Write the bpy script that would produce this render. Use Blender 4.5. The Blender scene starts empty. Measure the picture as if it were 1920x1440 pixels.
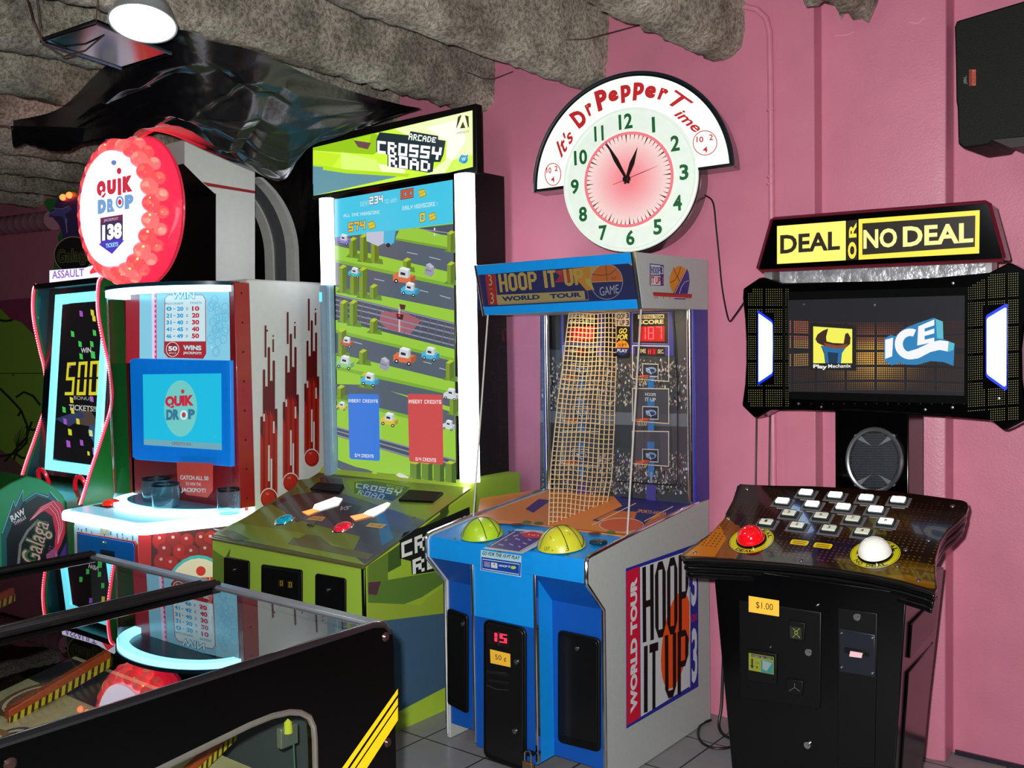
import bpy, bmesh, math, random
from mathutils import Vector, Matrix, noise
random.seed(7)
sc = bpy.context.scene
C = sc.collection
PI = math.pi

# ---------------------------------------------------------------- camera
FPX = 1811.57
YAW, TILT, ROLL = math.radians(38.66885), math.radians(-2.218988), math.radians(-0.92952)
EYE = Vector((0, 0, 1.5))
def _axes():
    f = Vector((-math.sin(YAW)*math.cos(TILT), math.cos(YAW)*math.cos(TILT), math.sin(TILT)))
    r = Vector((math.cos(YAW), math.sin(YAW), 0)); u = r.cross(f)
    return math.cos(ROLL)*r+math.sin(ROLL)*u, -math.sin(ROLL)*r+math.cos(ROLL)*u, f
CR, CU, CF = _axes()
cam = bpy.data.cameras.new('camera'); cam.sensor_width = 36; cam.lens = FPX/1920*36; cam.clip_start = .02
camo = bpy.data.objects.new('camera', cam); C.objects.link(camo)
m = Matrix((CR, CU, -CF)).transposed().to_4x4(); m.translation = EYE
camo.matrix_world = m
sc.camera = camo

# ---------------------------------------------------------------- world, exposure
sc.view_settings.view_transform = 'Standard'; sc.view_settings.look = 'None'
sc.view_settings.gamma = 1; sc.view_settings.use_curve_mapping = False
sc.view_settings.exposure = 0.0
w = bpy.data.worlds.new('dim_arcade'); sc.world = w; w.use_nodes = True
w.node_tree.nodes['Background'].inputs[0].default_value = (.75, .85, 1, 1)
w.node_tree.nodes['Background'].inputs[1].default_value = .022

def lamp(name, kind, loc, energy, color=(1, 1, 1), size=.1, aim=None):
    l = bpy.data.lights.new(name, kind); l.energy = energy; l.color = color
    if kind == 'AREA': l.size = size; l.shape = 'DISK'
    else: l.shadow_soft_size = size
    o = bpy.data.objects.new(name, l); C.objects.link(o); o.location = loc
    if aim is not None:
        o.rotation_euler = (Vector(aim)-Vector(loc)).to_track_quat('-Z', 'Y').to_euler()
    return o
# the compact camera's flash, up and left of its lens
fl = EYE + CR*-.045 + CU*.05 + CF*.01
lamp('camera_flash', 'AREA', fl, 114, (1, .98, .95), .03, fl+CF)
# a weak ceiling light of the aisle behind the camera
lamp('aisle_light', 'AREA', (-1.2, -.6, 2.5), 9, (.9, .95, 1), .6, (-1.6, 1.5, .8))

# ---------------------------------------------------------------- pixel -> place helpers
AX = 'XYZ'
def ray(x, y): return CF*FPX + CR*(x-960) - CU*(y-720)
def at(x, y, ax, val):
    d = ray(x, y); i = AX.index(ax); return EYE + d*((val-EYE[i])/d[i])
def atp(x, y, p0, n):
    d = ray(x, y); return EYE + d*((p0-EYE).dot(n)/d.dot(n))

# ---------------------------------------------------------------- materials
def lin(c):
    r = []
    for v in c[:3]:
        v = v/255
        r.append(v/12.92 if v <= .04045 else ((v+.055)/1.055)**2.4)
    return tuple(r)
def mat(name, col, rough=.5, metal=0, emit=0, ecol=None, coat=0, var=.06, bump=0, scale=30, spec=.5):
    m = bpy.data.materials.new(name); m.use_nodes = True; nt = m.node_tree; b = nt.nodes['Principled BSDF']
    c = lin(col)
    b.inputs['Roughness'].default_value = rough; b.inputs['Metallic'].default_value = metal
    b.inputs['Specular IOR Level'].default_value = spec
    if coat: b.inputs['Coat Weight'].default_value = coat; b.inputs['Coat Roughness'].default_value = .05
    tc = nt.nodes.new('ShaderNodeTexCoord'); no = nt.nodes.new('ShaderNodeTexNoise'); no.inputs['Scale'].default_value = scale
    no.inputs['Detail'].default_value = 4
    nt.links.new(tc.outputs['Object'], no.inputs['Vector'])
    cr = nt.nodes.new('ShaderNodeValToRGB')
    cr.color_ramp.elements[0].position = .3; cr.color_ramp.elements[1].position = .7
    cr.color_ramp.elements[0].color = tuple(v*(1-var) for v in c)+(1,)
    cr.color_ramp.elements[1].color = tuple(min(1, v*(1+var)) for v in c)+(1,)
    nt.links.new(no.outputs['Fac'], cr.inputs['Fac']); nt.links.new(cr.outputs['Color'], b.inputs['Base Color'])
    if emit:
        b.inputs['Emission Color'].default_value = lin(ecol or col)+(1,); b.inputs['Emission Strength'].default_value = emit
    if bump:
        bp = nt.nodes.new('ShaderNodeBump'); bp.inputs['Strength'].default_value = bump; bp.inputs['Distance'].default_value = .01
        nt.links.new(no.outputs['Fac'], bp.inputs['Height']); nt.links.new(bp.outputs['Normal'], b.inputs['Normal'])
    return m
def glass(name, tint=(255, 255, 255), ior=1.45, rough=.0, haze=0.0, boost=1.0, glow=0, gcol=(255, 255, 255), gstr=1):
    m = bpy.data.materials.new(name); m.use_nodes = True; nt = m.node_tree; nt.nodes.clear()
    out = nt.nodes.new('ShaderNodeOutputMaterial'); mx = nt.nodes.new('ShaderNodeMixShader')
    tr = nt.nodes.new('ShaderNodeBsdfTransparent'); gl = nt.nodes.new('ShaderNodeBsdfGlossy')
    tr.inputs[0].default_value = lin(tint)+(1,); gl.inputs['Roughness'].default_value = rough
    geo = nt.nodes.new('ShaderNodeNewGeometry'); dot = nt.nodes.new('ShaderNodeVectorMath'); dot.operation = 'DOT_PRODUCT'
    nt.links.new(geo.outputs['Normal'], dot.inputs[0]); nt.links.new(geo.outputs['Incoming'], dot.inputs[1])
    def mth(op, a, b=None):
        q = nt.nodes.new('ShaderNodeMath'); q.operation = op; q.use_clamp = (op == 'ADD')
        for i, v in enumerate((a, b)):
            if v is None: continue
            if isinstance(v, (int, float)): q.inputs[i].default_value = v
            else: nt.links.new(v, q.inputs[i])
        return q.outputs[0]
    f0 = ((ior-1)/(ior+1))**2                       # Schlick reflectance, the same from both sides of the sheet
    c = mth('ABSOLUTE', dot.outputs['Value']); p5 = mth('POWER', mth('SUBTRACT', 1.0, c), 5.0)
    fac = mth('ADD', mth('MULTIPLY', mth('MULTIPLY', p5, 1-f0), boost), f0*boost)
    nt.links.new(fac, mx.inputs[0])
    nt.links.new(tr.outputs[0], mx.inputs[1]); nt.links.new(gl.outputs[0], mx.inputs[2])
    last = mx
    if haze:
        df = nt.nodes.new('ShaderNodeBsdfDiffuse'); df.inputs[0].default_value = (.8, .85, .9, 1)
        m2 = nt.nodes.new('ShaderNodeMixShader'); m2.inputs[0].default_value = haze
        nt.links.new(mx.outputs[0], m2.inputs[1]); nt.links.new(df.outputs[0], m2.inputs[2]); last = m2
    if glow:
        em = nt.nodes.new('ShaderNodeEmission'); em.inputs[0].default_value = lin(gcol)+(1,); em.inputs[1].default_value = gstr
        m3 = nt.nodes.new('ShaderNodeMixShader'); m3.inputs[0].default_value = glow
        nt.links.new(last.outputs[0], m3.inputs[1]); nt.links.new(em.outputs[0], m3.inputs[2]); last = m3
    nt.links.new(last.outputs[0], out.inputs[0])
    return m
_am = {}
def art_mat(emit=0, rough=.45, coat=0):
    k = (emit, rough, coat)
    if k in _am: return _am[k]
    m = bpy.data.materials.new('printed_art' if not emit else 'lit_art'); m.use_nodes = True; nt = m.node_tree; b = nt.nodes['Principled BSDF']
    a = nt.nodes.new('ShaderNodeVertexColor'); a.layer_name = 'Col'
    b.inputs['Roughness'].default_value = rough
    if coat: b.inputs['Coat Weight'].default_value = coat
    if emit:
        b.inputs['Base Color'].default_value = (.02, .02, .02, 1)
        nt.links.new(a.outputs['Color'], b.inputs['Emission Color']); b.inputs['Emission Strength'].default_value = emit
        b.inputs['Roughness'].default_value = .25
    else:
        nt.links.new(a.outputs['Color'], b.inputs['Base Color'])
    _am[k] = m
    return m

# ---------------------------------------------------------------- mesh helpers
def org(o):
    v = Vector((0, 0, 0))
    while o is not None: v += o.location; o = o.parent
    return v
def link(name, me, parent=None, loc=None):
    o = bpy.data.objects.new(name, me); C.objects.link(o)
    if parent is not None: o.parent = parent
    if loc is not None: o.location = loc
    return o
class MB:
    def __init__(s): s.v = []; s.f = []; s.mi = []; s.k = 0
    def add(s, vs, fs):
        n = len(s.v); s.v += [Vector(p) for p in vs]
        for f in fs: s.f.append([i+n for i in f]); s.mi.append(s.k)
        return s
    def box(s, x0, x1, y0, y1, z0, z1):
        return s.add([(x, y, z) for x in (x0, x1) for y in (y0, y1) for z in (z0, z1)],
                     [(0, 1, 3, 2), (4, 6, 7, 5), (0, 4, 5, 1), (2, 3, 7, 6), (0, 2, 6, 4), (1, 5, 7, 3)])
    def prism(s, pts, vec):
        vec = Vector(vec); n = len(pts); p = [Vector(q) for q in pts]
        return s.add(p+[q+vec for q in p], [list(range(n)), list(range(2*n-1, n-1, -1))]+[(i, (i+1) % n, n+(i+1) % n, n+i) for i in range(n)])
    def loft(s, a, b):
        n = len(a)
        return s.add(list(a)+list(b), [list(range(n)), list(range(2*n-1, n-1, -1))]+[(i, (i+1) % n, n+(i+1) % n, n+i) for i in range(n)])
    def tube(s, pts, r, n=8, closed=False, cap=True):
        P = [Vector(p) for p in pts]; m = len(P); rings = []; up = None
        for i in range(m):
            a = P[(i-1) % m] if (closed or i > 0) else P[i]; b = P[(i+1) % m] if (closed or i < m-1) else P[i]
            t = (b-a).normalized()
            if up is None: up = t.orthogonal().normalized()
            up = (up - t*up.dot(t)).normalized(); w = t.cross(up)
            rr = r[i] if isinstance(r, (list, tuple)) else r
            rings.append([P[i]+(up*math.cos(2*PI*k/n)+w*math.sin(2*PI*k/n))*rr for k in range(n)])
        vs = [v for rg in rings for v in rg]; fs = []
        for i in range(m if closed else m-1):
            j = (i+1) % m
            for k in range(n): fs.append((i*n+k, i*n+(k+1) % n, j*n+(k+1) % n, j*n+k))
        if cap and not closed: fs.append(list(range(n))[::-1]); fs.append([(m-1)*n+k for k in range(n)])
        return s.add(vs, fs)
    def lathe(s, prof, c, ax='Z', n=24, a0=0, a1=2*PI, basis=None):
        c = Vector(c)
        if basis: U, V, W = [Vector(q) for q in basis]
        else:
            U, V, W = {'Z': ((1, 0, 0), (0, 1, 0), (0, 0, 1)), 'Y': ((1, 0, 0), (0, 0, 1), (0, -1, 0)), 'X': ((0, 1, 0), (0, 0, 1), (1, 0, 0))}[ax]
            U, V, W = Vector(U), Vector(V), Vector(W)
        full = abs(a1-a0-2*PI) < 1e-6; cnt = n if full else n+1; vs = []
        for r, h in prof:
            for k in range(cnt):
                a = a0+(a1-a0)*k/n; vs.append(c+U*math.cos(a)*r+V*math.sin(a)*r+W*h)
        fs = []
        for i in range(len(prof)-1):
            for k in range(n):
                k2 = (k+1) % cnt if full else k+1
                fs.append((i*cnt+k, i*cnt+k2, (i+1)*cnt+k2, (i+1)*cnt+k))
        return s.add(vs, fs)
    def sphere(s, c, r, n=10, m=6, basis=None, top=0, bot=PI):
        pr = [(max(1e-5, r*math.sin(top+(bot-top)*i/m)), r*math.cos(top+(bot-top)*i/m)) for i in range(m+1)]
        return s.lathe(pr, c, 'Z', n, basis=basis)
    def grid(s, fn, nu, nv):
        return s.add([fn(i/nu, j/nv) for i in range(nu+1) for j in range(nv+1)],
                     [(i*(nv+1)+j, (i+1)*(nv+1)+j, (i+1)*(nv+1)+j+1, i*(nv+1)+j+1) for i in range(nu) for j in range(nv)])
    def build(s, name, mats, parent=None, bevel=0, smooth=True, loc=None, thick=0, recalc=True, merge=False, seg=2):
        o0 = org(parent) if parent is not None else Vector(loc or (0, 0, 0))
        me = bpy.data.meshes.new(name); me.from_pydata([tuple(v-o0) for v in s.v], [], s.f)
        if not isinstance(mats, (list, tuple)): mats = [mats]
        for q in mats: me.materials.append(q)
        me.polygons.foreach_set('material_index', s.mi)
        if recalc or merge:
            bm = bmesh.new(); bm.from_mesh(me)
            if merge: bmesh.ops.remove_doubles(bm, verts=bm.verts, dist=1e-5)
            bmesh.ops.recalc_face_normals(bm, faces=bm.faces); bm.to_mesh(me); bm.free()
        if smooth:
            me.polygons.foreach_set('use_smooth', [True]*len(me.polygons)); me.set_sharp_from_angle(angle=math.radians(35))
        me.update()
        o = link(name, me, parent, None if parent is not None else o0)
        if bevel:
            b = o.modifiers.new('bevel', 'BEVEL'); b.width = bevel; b.segments = seg; b.limit_method = 'ANGLE'; b.angle_limit = math.radians(30)
            b.harden_normals = False
        if thick:
            t = o.modifiers.new('solid', 'SOLIDIFY'); t.thickness = thick; t.offset = 0
        return o
def tag(o, label, cat, group=None, kind=None):
    o['label'] = label; o['category'] = cat
    if group: o['group'] = group
    if kind: o['kind'] = kind
    return o
def struct(o): o['kind'] = 'structure'; return o
def thing(name, label, cat, loc, group=None):
    o = bpy.data.objects.new(name, None); C.objects.link(o); o.location = loc; o.empty_display_size = .1
    return tag(o, label, cat, group)
def dup_tree(o, parent=None):
    c = o.copy(); C.objects.link(c)
    if parent is not None: c.parent = parent
    for ch in list(o.children): dup_tree(ch, c)
    return c

# ---------------------------------------------------------------- lettering and flat artwork
_gc = {}
def glyphs(t, bold=0.0, shear=0.0):
    k = (t, bold, shear)
    if k not in _gc:
        c = bpy.data.curves.new('t', 'FONT'); c.body = t; c.offset = bold; c.shear = shear; c.resolution_u = 3
        o = bpy.data.objects.new('t', c); me = o.to_mesh()
        vs = [v.co.copy() for v in me.vertices]; fs = [tuple(p.vertices) for p in me.polygons]
        o.to_mesh_clear(); bpy.data.objects.remove(o); bpy.data.curves.remove(c)
        x0 = min(v.x for v in vs); x1 = max(v.x for v in vs); y0 = min(v.y for v in vs); y1 = max(v.y for v in vs)
        _gc[k] = ([((v.x-x0)/(x1-x0), (v.y-y0)/(y1-y0)) for v in vs], fs, (x1-x0)/(y1-y0))
    return _gc[k]
PIX = {'A': '.##.|#..#|####|#..#|#..#', 'R': '###.|#..#|###.|#.#.|#..#', 'C': '####|#...|#...|#...|####', 'O': '####|#..#|#..#|#..#|####',
 'S': '####|#...|####|...#|####', 'Y': '#..#|#..#|####|..#.|..#.', 'D': '###.|#..#|#..#|#..#|###.', 'E': '####|#...|###.|#...|####',
 'B': '###.|#..#|###.|#..#|###.', 'T': '###|.#.|.#.|.#.|.#.', 'W': '#...#|#...#|#.#.#|#.#.#|#####', 'I': '#|#|#|#|#', 'N': '#..#|##.#|#.##|#..#|#..#',
 'H': '#..#|#..#|####|#..#|#..#', 'G': '####|#...|#.##|#..#|####', 'L': '#...|#...|#...|#...|####', 'M': '#...#|##.##|#.#.#|#...#|#...#',
 '0': '####|#..#|#..#|#..#|####', '1': '#|#|#|#|#', '2': '####|...#|####|#...|####', '3': '####|...#|.###|...#|####', '4': '#..#|#..#|####|...#|...#',
 '5': '####|#...|####|...#|####', '7': '####|...#|..#.|..#.|..#.', ' ': '..|..|..|..|..', ':': '.|#|.|#|.', '/': '..#|..#|.#.|#..|#..', 'V': '#.#|#.#|#.#|#.#|.#.'}
SEG = {'0': 'abcdef', '1': 'bc', '2': 'abged', '3': 'abgcd', '4': 'fgbc', '5': 'afgcd', '7': 'abc', '8': 'abcdefg', 'H': 'fegbc', 'C': 'afed'}
class Art:
    """flat shapes with their own colours on a surface; P maps 2-D to the surface, N points off it"""
    def __init__(s, P, N, step=.00006, off=.0008):
        s.P = P; s.N = Vector(N).normalized(); s.v = []; s.f = []; s.c = []; s.h = off; s.step = step
    def _put(s, vs, fs, col):
        n = len(s.v); s.v += [v+s.N*s.h for v in vs]; l = lin(col)
        for f in fs: s.f.append([i+n for i in f]); s.c.append(l)
    def up(s): s.h += s.step
    def poly(s, pts, col, up=True):
        s._put([s.P(*p) for p in pts], [list(range(len(pts)))], col)
        if up: s.up()
    def rect(s, x0, y0, x1, y1, col, up=True): s.poly([(x0, y0), (x1, y0), (x1, y1), (x0, y1)], col, up)
    def ell(s, cx, cy, rx, ry, col, n=28, rot=0, a0=0, a1=2*PI, up=True):
        full = abs(a1-a0-2*PI) < 1e-6; m = n if full else n+1; pts = []
        for k in range(m):
            a = a0+(a1-a0)*k/n; x, y = math.cos(a)*rx, math.sin(a)*ry
            pts.append((cx+x*math.cos(rot)-y*math.sin(rot), cy+x*math.sin(rot)+y*math.cos(rot)))
        s.poly(pts, col, up)
    def ring(s, cx, cy, rx, ry, w, col, n=28, a0=0, a1=2*PI, up=True, wy=None):
        wy = wy or w
        vs = []
        for k in range(n+1):
            a = a0+(a1-a0)*k/n
            vs.append(s.P(cx+math.cos(a)*rx, cy+math.sin(a)*ry)); vs.append(s.P(cx+math.cos(a)*(rx-w), cy+math.sin(a)*(ry-wy)))
        s._put(vs, [(2*k, 2*k+2, 2*k+3, 2*k+1) for k in range(n)], col)
        if up: s.up()
    def line(s, pts, w, col, closed=False, up=True):
        q = [Vector(p) for p in pts]; n = len(q); L = []
        for i in range(n):
            a = q[(i-1) % n] if (closed or i > 0) else q[i]; b = q[(i+1) % n] if (closed or i < n-1) else q[i]
            t = (b-a); t = t.normalized() if t.length > 0 else Vector((1, 0)); m = Vector((-t.y, t.x))*w/2
            L += [s.P(*(q[i]+m)), s.P(*(q[i]-m))]
        s._put(L, [(2*i, 2*((i+1) % n), 2*((i+1) % n)+1, 2*i+1) for i in range(n if closed else n-1)], col)
        if up: s.up()
    def _q(s, quad):
        a, b, c, d = [s.P(*p) for p in quad]   # TL TR BR BL
        return lambda u, v: (d*(1-u)+c*u)*(1-v)+(a*(1-u)+b*u)*v
    def _quad(s, q):
        return [(q[0], q[1]), (q[2], q[1]), (q[2], q[3]), (q[0], q[3])] if len(q) == 4 and not hasattr(q[0], '__len__') else q
    def text(s, t, quad, col, bold=.0, shear=0, up=True):
        vs, fs, asp = glyphs(t, bold, shear); M = s._q(s._quad(quad))
        s._put([M(*v) for v in vs], fs, col)
        if up: s.up()
    def pix(s, t, quad, col, up=True, gap=1, grow=0):
        M = s._q(s._quad(quad)); wtot = sum(len(PIX[c].split('|')[0]) for c in t)+gap*(len(t)-1); x = 0; vs = []; fs = []
        for c in t:
            rows = PIX[c].split('|')
            for j, r in enumerate(rows):
                i = 0
                while i < len(r):
                    if r[i] == '#':
                        e = i
                        while e < len(r) and r[e] == '#': e += 1
                        k = len(vs)
                        for (a, b) in ((x+i-grow, j-grow), (x+e+grow, j-grow), (x+e+grow, j+1+grow), (x+i-grow, j+1+grow)):
                            vs.append(M(a/wtot, 1-b/5))
                        fs.append((k, k+1, k+2, k+3)); i = e
                    else: i += 1
            x += len(rows[0])+gap
        s._put(vs, fs, col)
        if up: s.up()
    def seg(s, t, quad, col, th=.16, up=True):
        M = s._q(s._quad(quad)); n = len(t); w = 1/n; vs = []; fs = []
        for i, ch in enumerate(t):
            if ch not in SEG: continue
            x0 = i*w+w*.12; x1 = (i+1)*w-w*.12; t2 = th*.5
            B = {'a': (x0, 1-t2, x1, 1), 'g': (x0, .5-t2/2, x1, .5+t2/2), 'd': (x0, 0, x1, t2), 'f': (x0, .53, x0+w*th, .97), 'e': (x0, .03, x0+w*th, .47),
                 'b': (x1-w*th, .53, x1, .97), 'c': (x1-w*th, .03, x1, .47)}
            for k in SEG[ch]:
                a, b, c, d = B[k]; q = len(vs); vs += [M(a, b), M(c, b), M(c, d), M(a, d)]; fs.append((q, q+1, q+2, q+3))
        s._put(vs, fs, col)
        if up: s.up()
    def block(s, t, quad, col, w=.34, h=.13, gap=.14, up=True):
        """narrow block capitals with clipped corners"""
        M = s._q(s._quad(quad)); cw = {'I': .42, ' ': .6}; tot = sum(cw.get(c, 1) for c in t)+gap*(len(t)-1); x0 = 0; vs = []; fs = []
        def add(pts):
            n = len(vs); vs.extend(M((x0+a)/tot, b) for a, b in pts); fs.append(list(range(n, n+len(pts))))
        k, m = .30, .16
        for c in t:
            W = cw.get(c, 1)
            if c == 'I': add([(0, 0), (W, 0), (W, 1), (0, 1)])
            if c == 'T': add([(w*.95, 0), (1-w*.95, 0), (1-w*.95, 1-h), (w*.95, 1-h)]); add([(0, 1-h), (1, 1-h), (1, 1), (0, 1)])
            if c == 'H': add([(0, 0), (w, 0), (w, 1), (0, 1)]); add([(1-w, 0), (1, 0), (1, 1), (1-w, 1)]); add([(w, .5-h/2), (1-w, .5-h/2), (1-w, .5+h/2), (w, .5+h/2)])
            if c in 'OU':
                add([(0, m), (w, h*1.2), (w, 1 if c == 'U' else 1-h*1.2), (0, 1 if c == 'U' else 1-m)]); add([(1-w, h*1.2), (1, m), (1, 1 if c == 'U' else 1-m), (1-w, 1 if c == 'U' else 1-h*1.2)])
                add([(0, m), (k, 0), (1-k, 0), (1, m), (1-w, h*1.2), (w, h*1.2)])
                if c == 'O': add([(w, 1-h*1.2), (1-w, 1-h*1.2), (1, 1-m), (1-k, 1), (k, 1), (0, 1-m)])
            if c == 'P':
                add([(0, 0), (w, 0), (w, 1), (0, 1)]); add([(w, 1-h), (1-w, 1-h), (1, 1-m), (1-k, 1), (w, 1)]); add([(1-w, .42+h), (1, .42+m), (1, 1-m), (1-w, 1-h)]); add([(w, .42), (1-k, .42), (1, .42+m), (1-w, .42+h), (w, .42+h)])
            x0 += W+gap
        s._put(vs, fs, col)
        if up: s.up()
    def arc(s, t, cx, cy, r, a_mid, h, col, bold=.0, wide=.62, flip=False, shear=0, up=True, sp=None):
        """each letter upright on a circle (local metres, y up)"""
        adv = []
        for ch in t:
            if ch == ' ': adv.append(.45*h*wide/.62); continue
            adv.append(h*wide*{'i': .45, 'I': .4, "'": .35, 'r': .7, 't': .7, 'm': 1.45, 'W': 1.4, 'M': 1.3, '1': .6}.get(ch, 1))
        tot = sum(adv); sgn = -1 if not flip else 1; a = a_mid - sgn*tot/2/r
        for ch, w_ in zip(t, adv):
            am = a+sgn*w_/2/r; a += sgn*w_/r
            if ch == ' ': continue
            vs, fs, asp = glyphs(ch, bold, shear); hh = h
            y0 = 0
            if ch in 'aceimnorstu' and ch not in 'it': hh = h*.74
            if ch in 'pgy': hh = h*.98; y0 = -h*.26
            if ch == "'": hh = h*.3; y0 = h*.7
            R = Vector((math.cos(am), math.sin(am))); T = Vector((math.sin(am), -math.cos(am)))
            if flip: R = -R; T = -T
            c0 = Vector((cx, cy))+(R*r if not flip else -R*r)
            ww = w_*.84
            s._put([s.P(*(c0+T*((v[0]-.5)*ww)+R*(y0+v[1]*hh))) for v in vs], fs, col)
        if up: s.up()
    def build(s, name, parent, emit=0, rough=.45, coat=0):
        o0 = org(parent)
        me = bpy.data.meshes.new(name); me.from_pydata([tuple(v-o0) for v in s.v], [], s.f); me.materials.append(art_mat(emit, rough, coat))
        ca = me.color_attributes.new('Col', 'FLOAT_COLOR', 'CORNER'); d = []
        for f, c in zip(s.f, s.c): d += [c[0], c[1], c[2], 1]*len(f)
        ca.data.foreach_set('color', d)
        # face all shapes along N
        bm = bmesh.new(); bm.from_mesh(me); bm.normal_update()
        fl_ = [f for f in bm.faces if f.normal.dot(s.N) < 0]
        bmesh.ops.reverse_faces(bm, faces=fl_); bm.to_mesh(me); bm.free(); me.update()
        return link(name, me, parent)
def artpx(ax, val, N, **k): return Art(lambda x, y: at(x, y, ax, val), N, **k)
def artpl(p0, n, **k):
    p0 = Vector(p0); n = Vector(n).normalized(); return Art(lambda x, y: atp(x, y, p0, n), n, **k)
def artloc(o, u, v, n, **k):
    o, u, v = Vector(o), Vector(u), Vector(v); return Art(lambda x, y: o+u*x+v*y, n, **k)
def rrect(x0, y0, x1, y1, r, n=4):
    p = []
    for cx, cy, a in ((x1-r, y1-r, 0), (x0+r, y1-r, PI/2), (x0+r, y0+r, PI), (x1-r, y0+r, 3*PI/2)):
        for k in range(n+1): p.append((cx+r*math.cos(a+PI/2*k/n), cy+r*math.sin(a+PI/2*k/n)))
    return p

# shared materials
BLACK = mat('black_laminate', (7, 7, 8), .4)
BLACKP = mat('black_plastic', (8, 8, 9), .5, spec=.25)
BLACKG = mat('black_gloss', (1, 1, 1), .14, spec=.3)
BLACKM = mat('black_painted_metal', (6, 6, 7), .42, spec=.3)
CHROME = mat('chrome', (225, 225, 230), .12, 1)
STEEL = mat('brushed_steel', (150, 152, 156), .35, 1)
RUBBER = mat('black_cable_rubber', (12, 10, 11), .5)
NY = Vector((0, -1, 0)); PX = Vector((1, 0, 0)); PZ = Vector((0, 0, 1))

# ================================================================ THE SETTING
def tile_mat():
    m = bpy.data.materials.new('grey_floor_tile'); m.use_nodes = True; nt = m.node_tree; b = nt.nodes['Principled BSDF']
    tc = nt.nodes.new('ShaderNodeTexCoord'); mp = nt.nodes.new('ShaderNodeMapping'); br = nt.nodes.new('ShaderNodeTexBrick')
    mp.inputs['Rotation'].default_value = (0, 0, .0); mp.inputs['Location'].default_value = (.13, .11, 0)
    br.offset = 0; br.inputs['Scale'].default_value = 1; br.inputs['Brick Width'].default_value = .305; br.inputs['Row Height'].default_value = .305
    br.inputs['Mortar Size'].default_value = .004; br.inputs['Color1'].default_value = lin((150, 150, 152))+(1,); br.inputs['Color2'].default_value = lin((138, 139, 142))+(1,)
    br.inputs['Mortar'].default_value = lin((52, 50, 52))+(1,)
    nt.links.new(tc.outputs['Object'], mp.inputs[0]); nt.links.new(mp.outputs[0], br.inputs[0])
    no = nt.nodes.new('ShaderNodeTexNoise'); no.inputs['Scale'].default_value = 9; no.inputs['Detail'].default_value = 8
    mx = nt.nodes.new('ShaderNodeMix'); mx.data_type = 'RGBA'; mx.blend_type = 'MULTIPLY'; mx.inputs[0].default_value = .35
    nt.links.new(tc.outputs['Object'], no.inputs[0]); nt.links.new(br.outputs[0], mx.inputs[6]); nt.links.new(no.outputs['Color'], mx.inputs[7])
    nt.links.new(mx.outputs[2], b.inputs['Base Color']); b.inputs['Roughness'].default_value = .5
    return m
b_ = MB().box(-9, 2.5, -3.0, 3.7, -.1, 0)
struct(b_.build('floor', tile_mat()))

def wall_mat():
    m = mat('pink_wall_paint', (205, 124, 148), .42, var=.05, scale=6, coat=0)
    nt = m.node_tree; b = nt.nodes['Principled BSDF']
    tc = nt.nodes.new('ShaderNodeTexCoord'); n1 = nt.nodes.new('ShaderNodeTexNoise'); n1.inputs['Scale'].default_value = 2.2; n1.inputs['Detail'].default_value = 8
    n2 = nt.nodes.new('ShaderNodeTexNoise'); n2.inputs['Scale'].default_value = 120
    ad = nt.nodes.new('ShaderNodeMath'); ad.operation = 'MULTIPLY_ADD'; ad.inputs[1].default_value = .12
    nt.links.new(tc.outputs['Object'], n1.inputs[0]); nt.links.new(tc.outputs['Object'], n2.inputs[0])
    nt.links.new(n2.outputs['Fac'], ad.inputs[0]); nt.links.new(n1.outputs['Fac'], ad.inputs[2])
    bp = nt.nodes.new('ShaderNodeBump'); bp.inputs['Strength'].default_value = .35; bp.inputs['Distance'].default_value = .02
    nt.links.new(ad.outputs[0], bp.inputs['Height']); nt.links.new(bp.outputs['Normal'], b.inputs['Normal'])
    return m
PINK = wall_mat()
x1 = at(1527, 300, 'Y', 3.5).x; y1 = at(1541, 300, 'X', x1).y
x2 = at(1750, 300, 'Y', y1).x; x3 = at(1774, 300, 'Y', y1+.012).x; y3 = at(1788, 300, 'X', x3).y
prof = [(-9, 3.5), (x1, 3.5), (x1, y1), (x2, y1), (x3, y1+.012), (x3, y3), (2.5, y3), (2.5, 3.8), (-9, 3.8)]
wb = struct(MB().prism([(x, y, 0) for x, y in prof], (0, 0, 3.3)).build('wall_back', PINK, bevel=.004))
# the thin ridges and the patch of bare plaster on the wall
g = artpx('Y', y1, NY)
g.line([(1454, 122), (1490, 119), (1512, 113), (1527, 112)], 1.6, (150, 84, 104)); g.line([(1475, 54), (1484, 47)], 1.6, (140, 80, 98))
g.line([(1565, 67), (1587, 66), (1602, 60)], 1.5, (228, 150, 168)); g.line([(1705, 42), (1722, 44), (1733, 33)], 1.5, (232, 160, 178))
g.poly([(1530, 342), (1540, 342), (1541, 400), (1531, 398)], (200, 180, 176))
g.build('paint_marks', wb)
struct(MB().box(-9.2, -9, -3, 3.8, 0, 3.3).build('wall_left', mat('dark_side_wall', (60, 40, 52), .7)))
struct(MB().box(x3+.01, 2.5, y3-.012, y3+.01, .0, .016).build('floor_shadow_strip', mat('painted_floor_shadow', (36, 26, 44), .4)))  # dark strip put in for the shadow where wall meets floor

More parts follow.
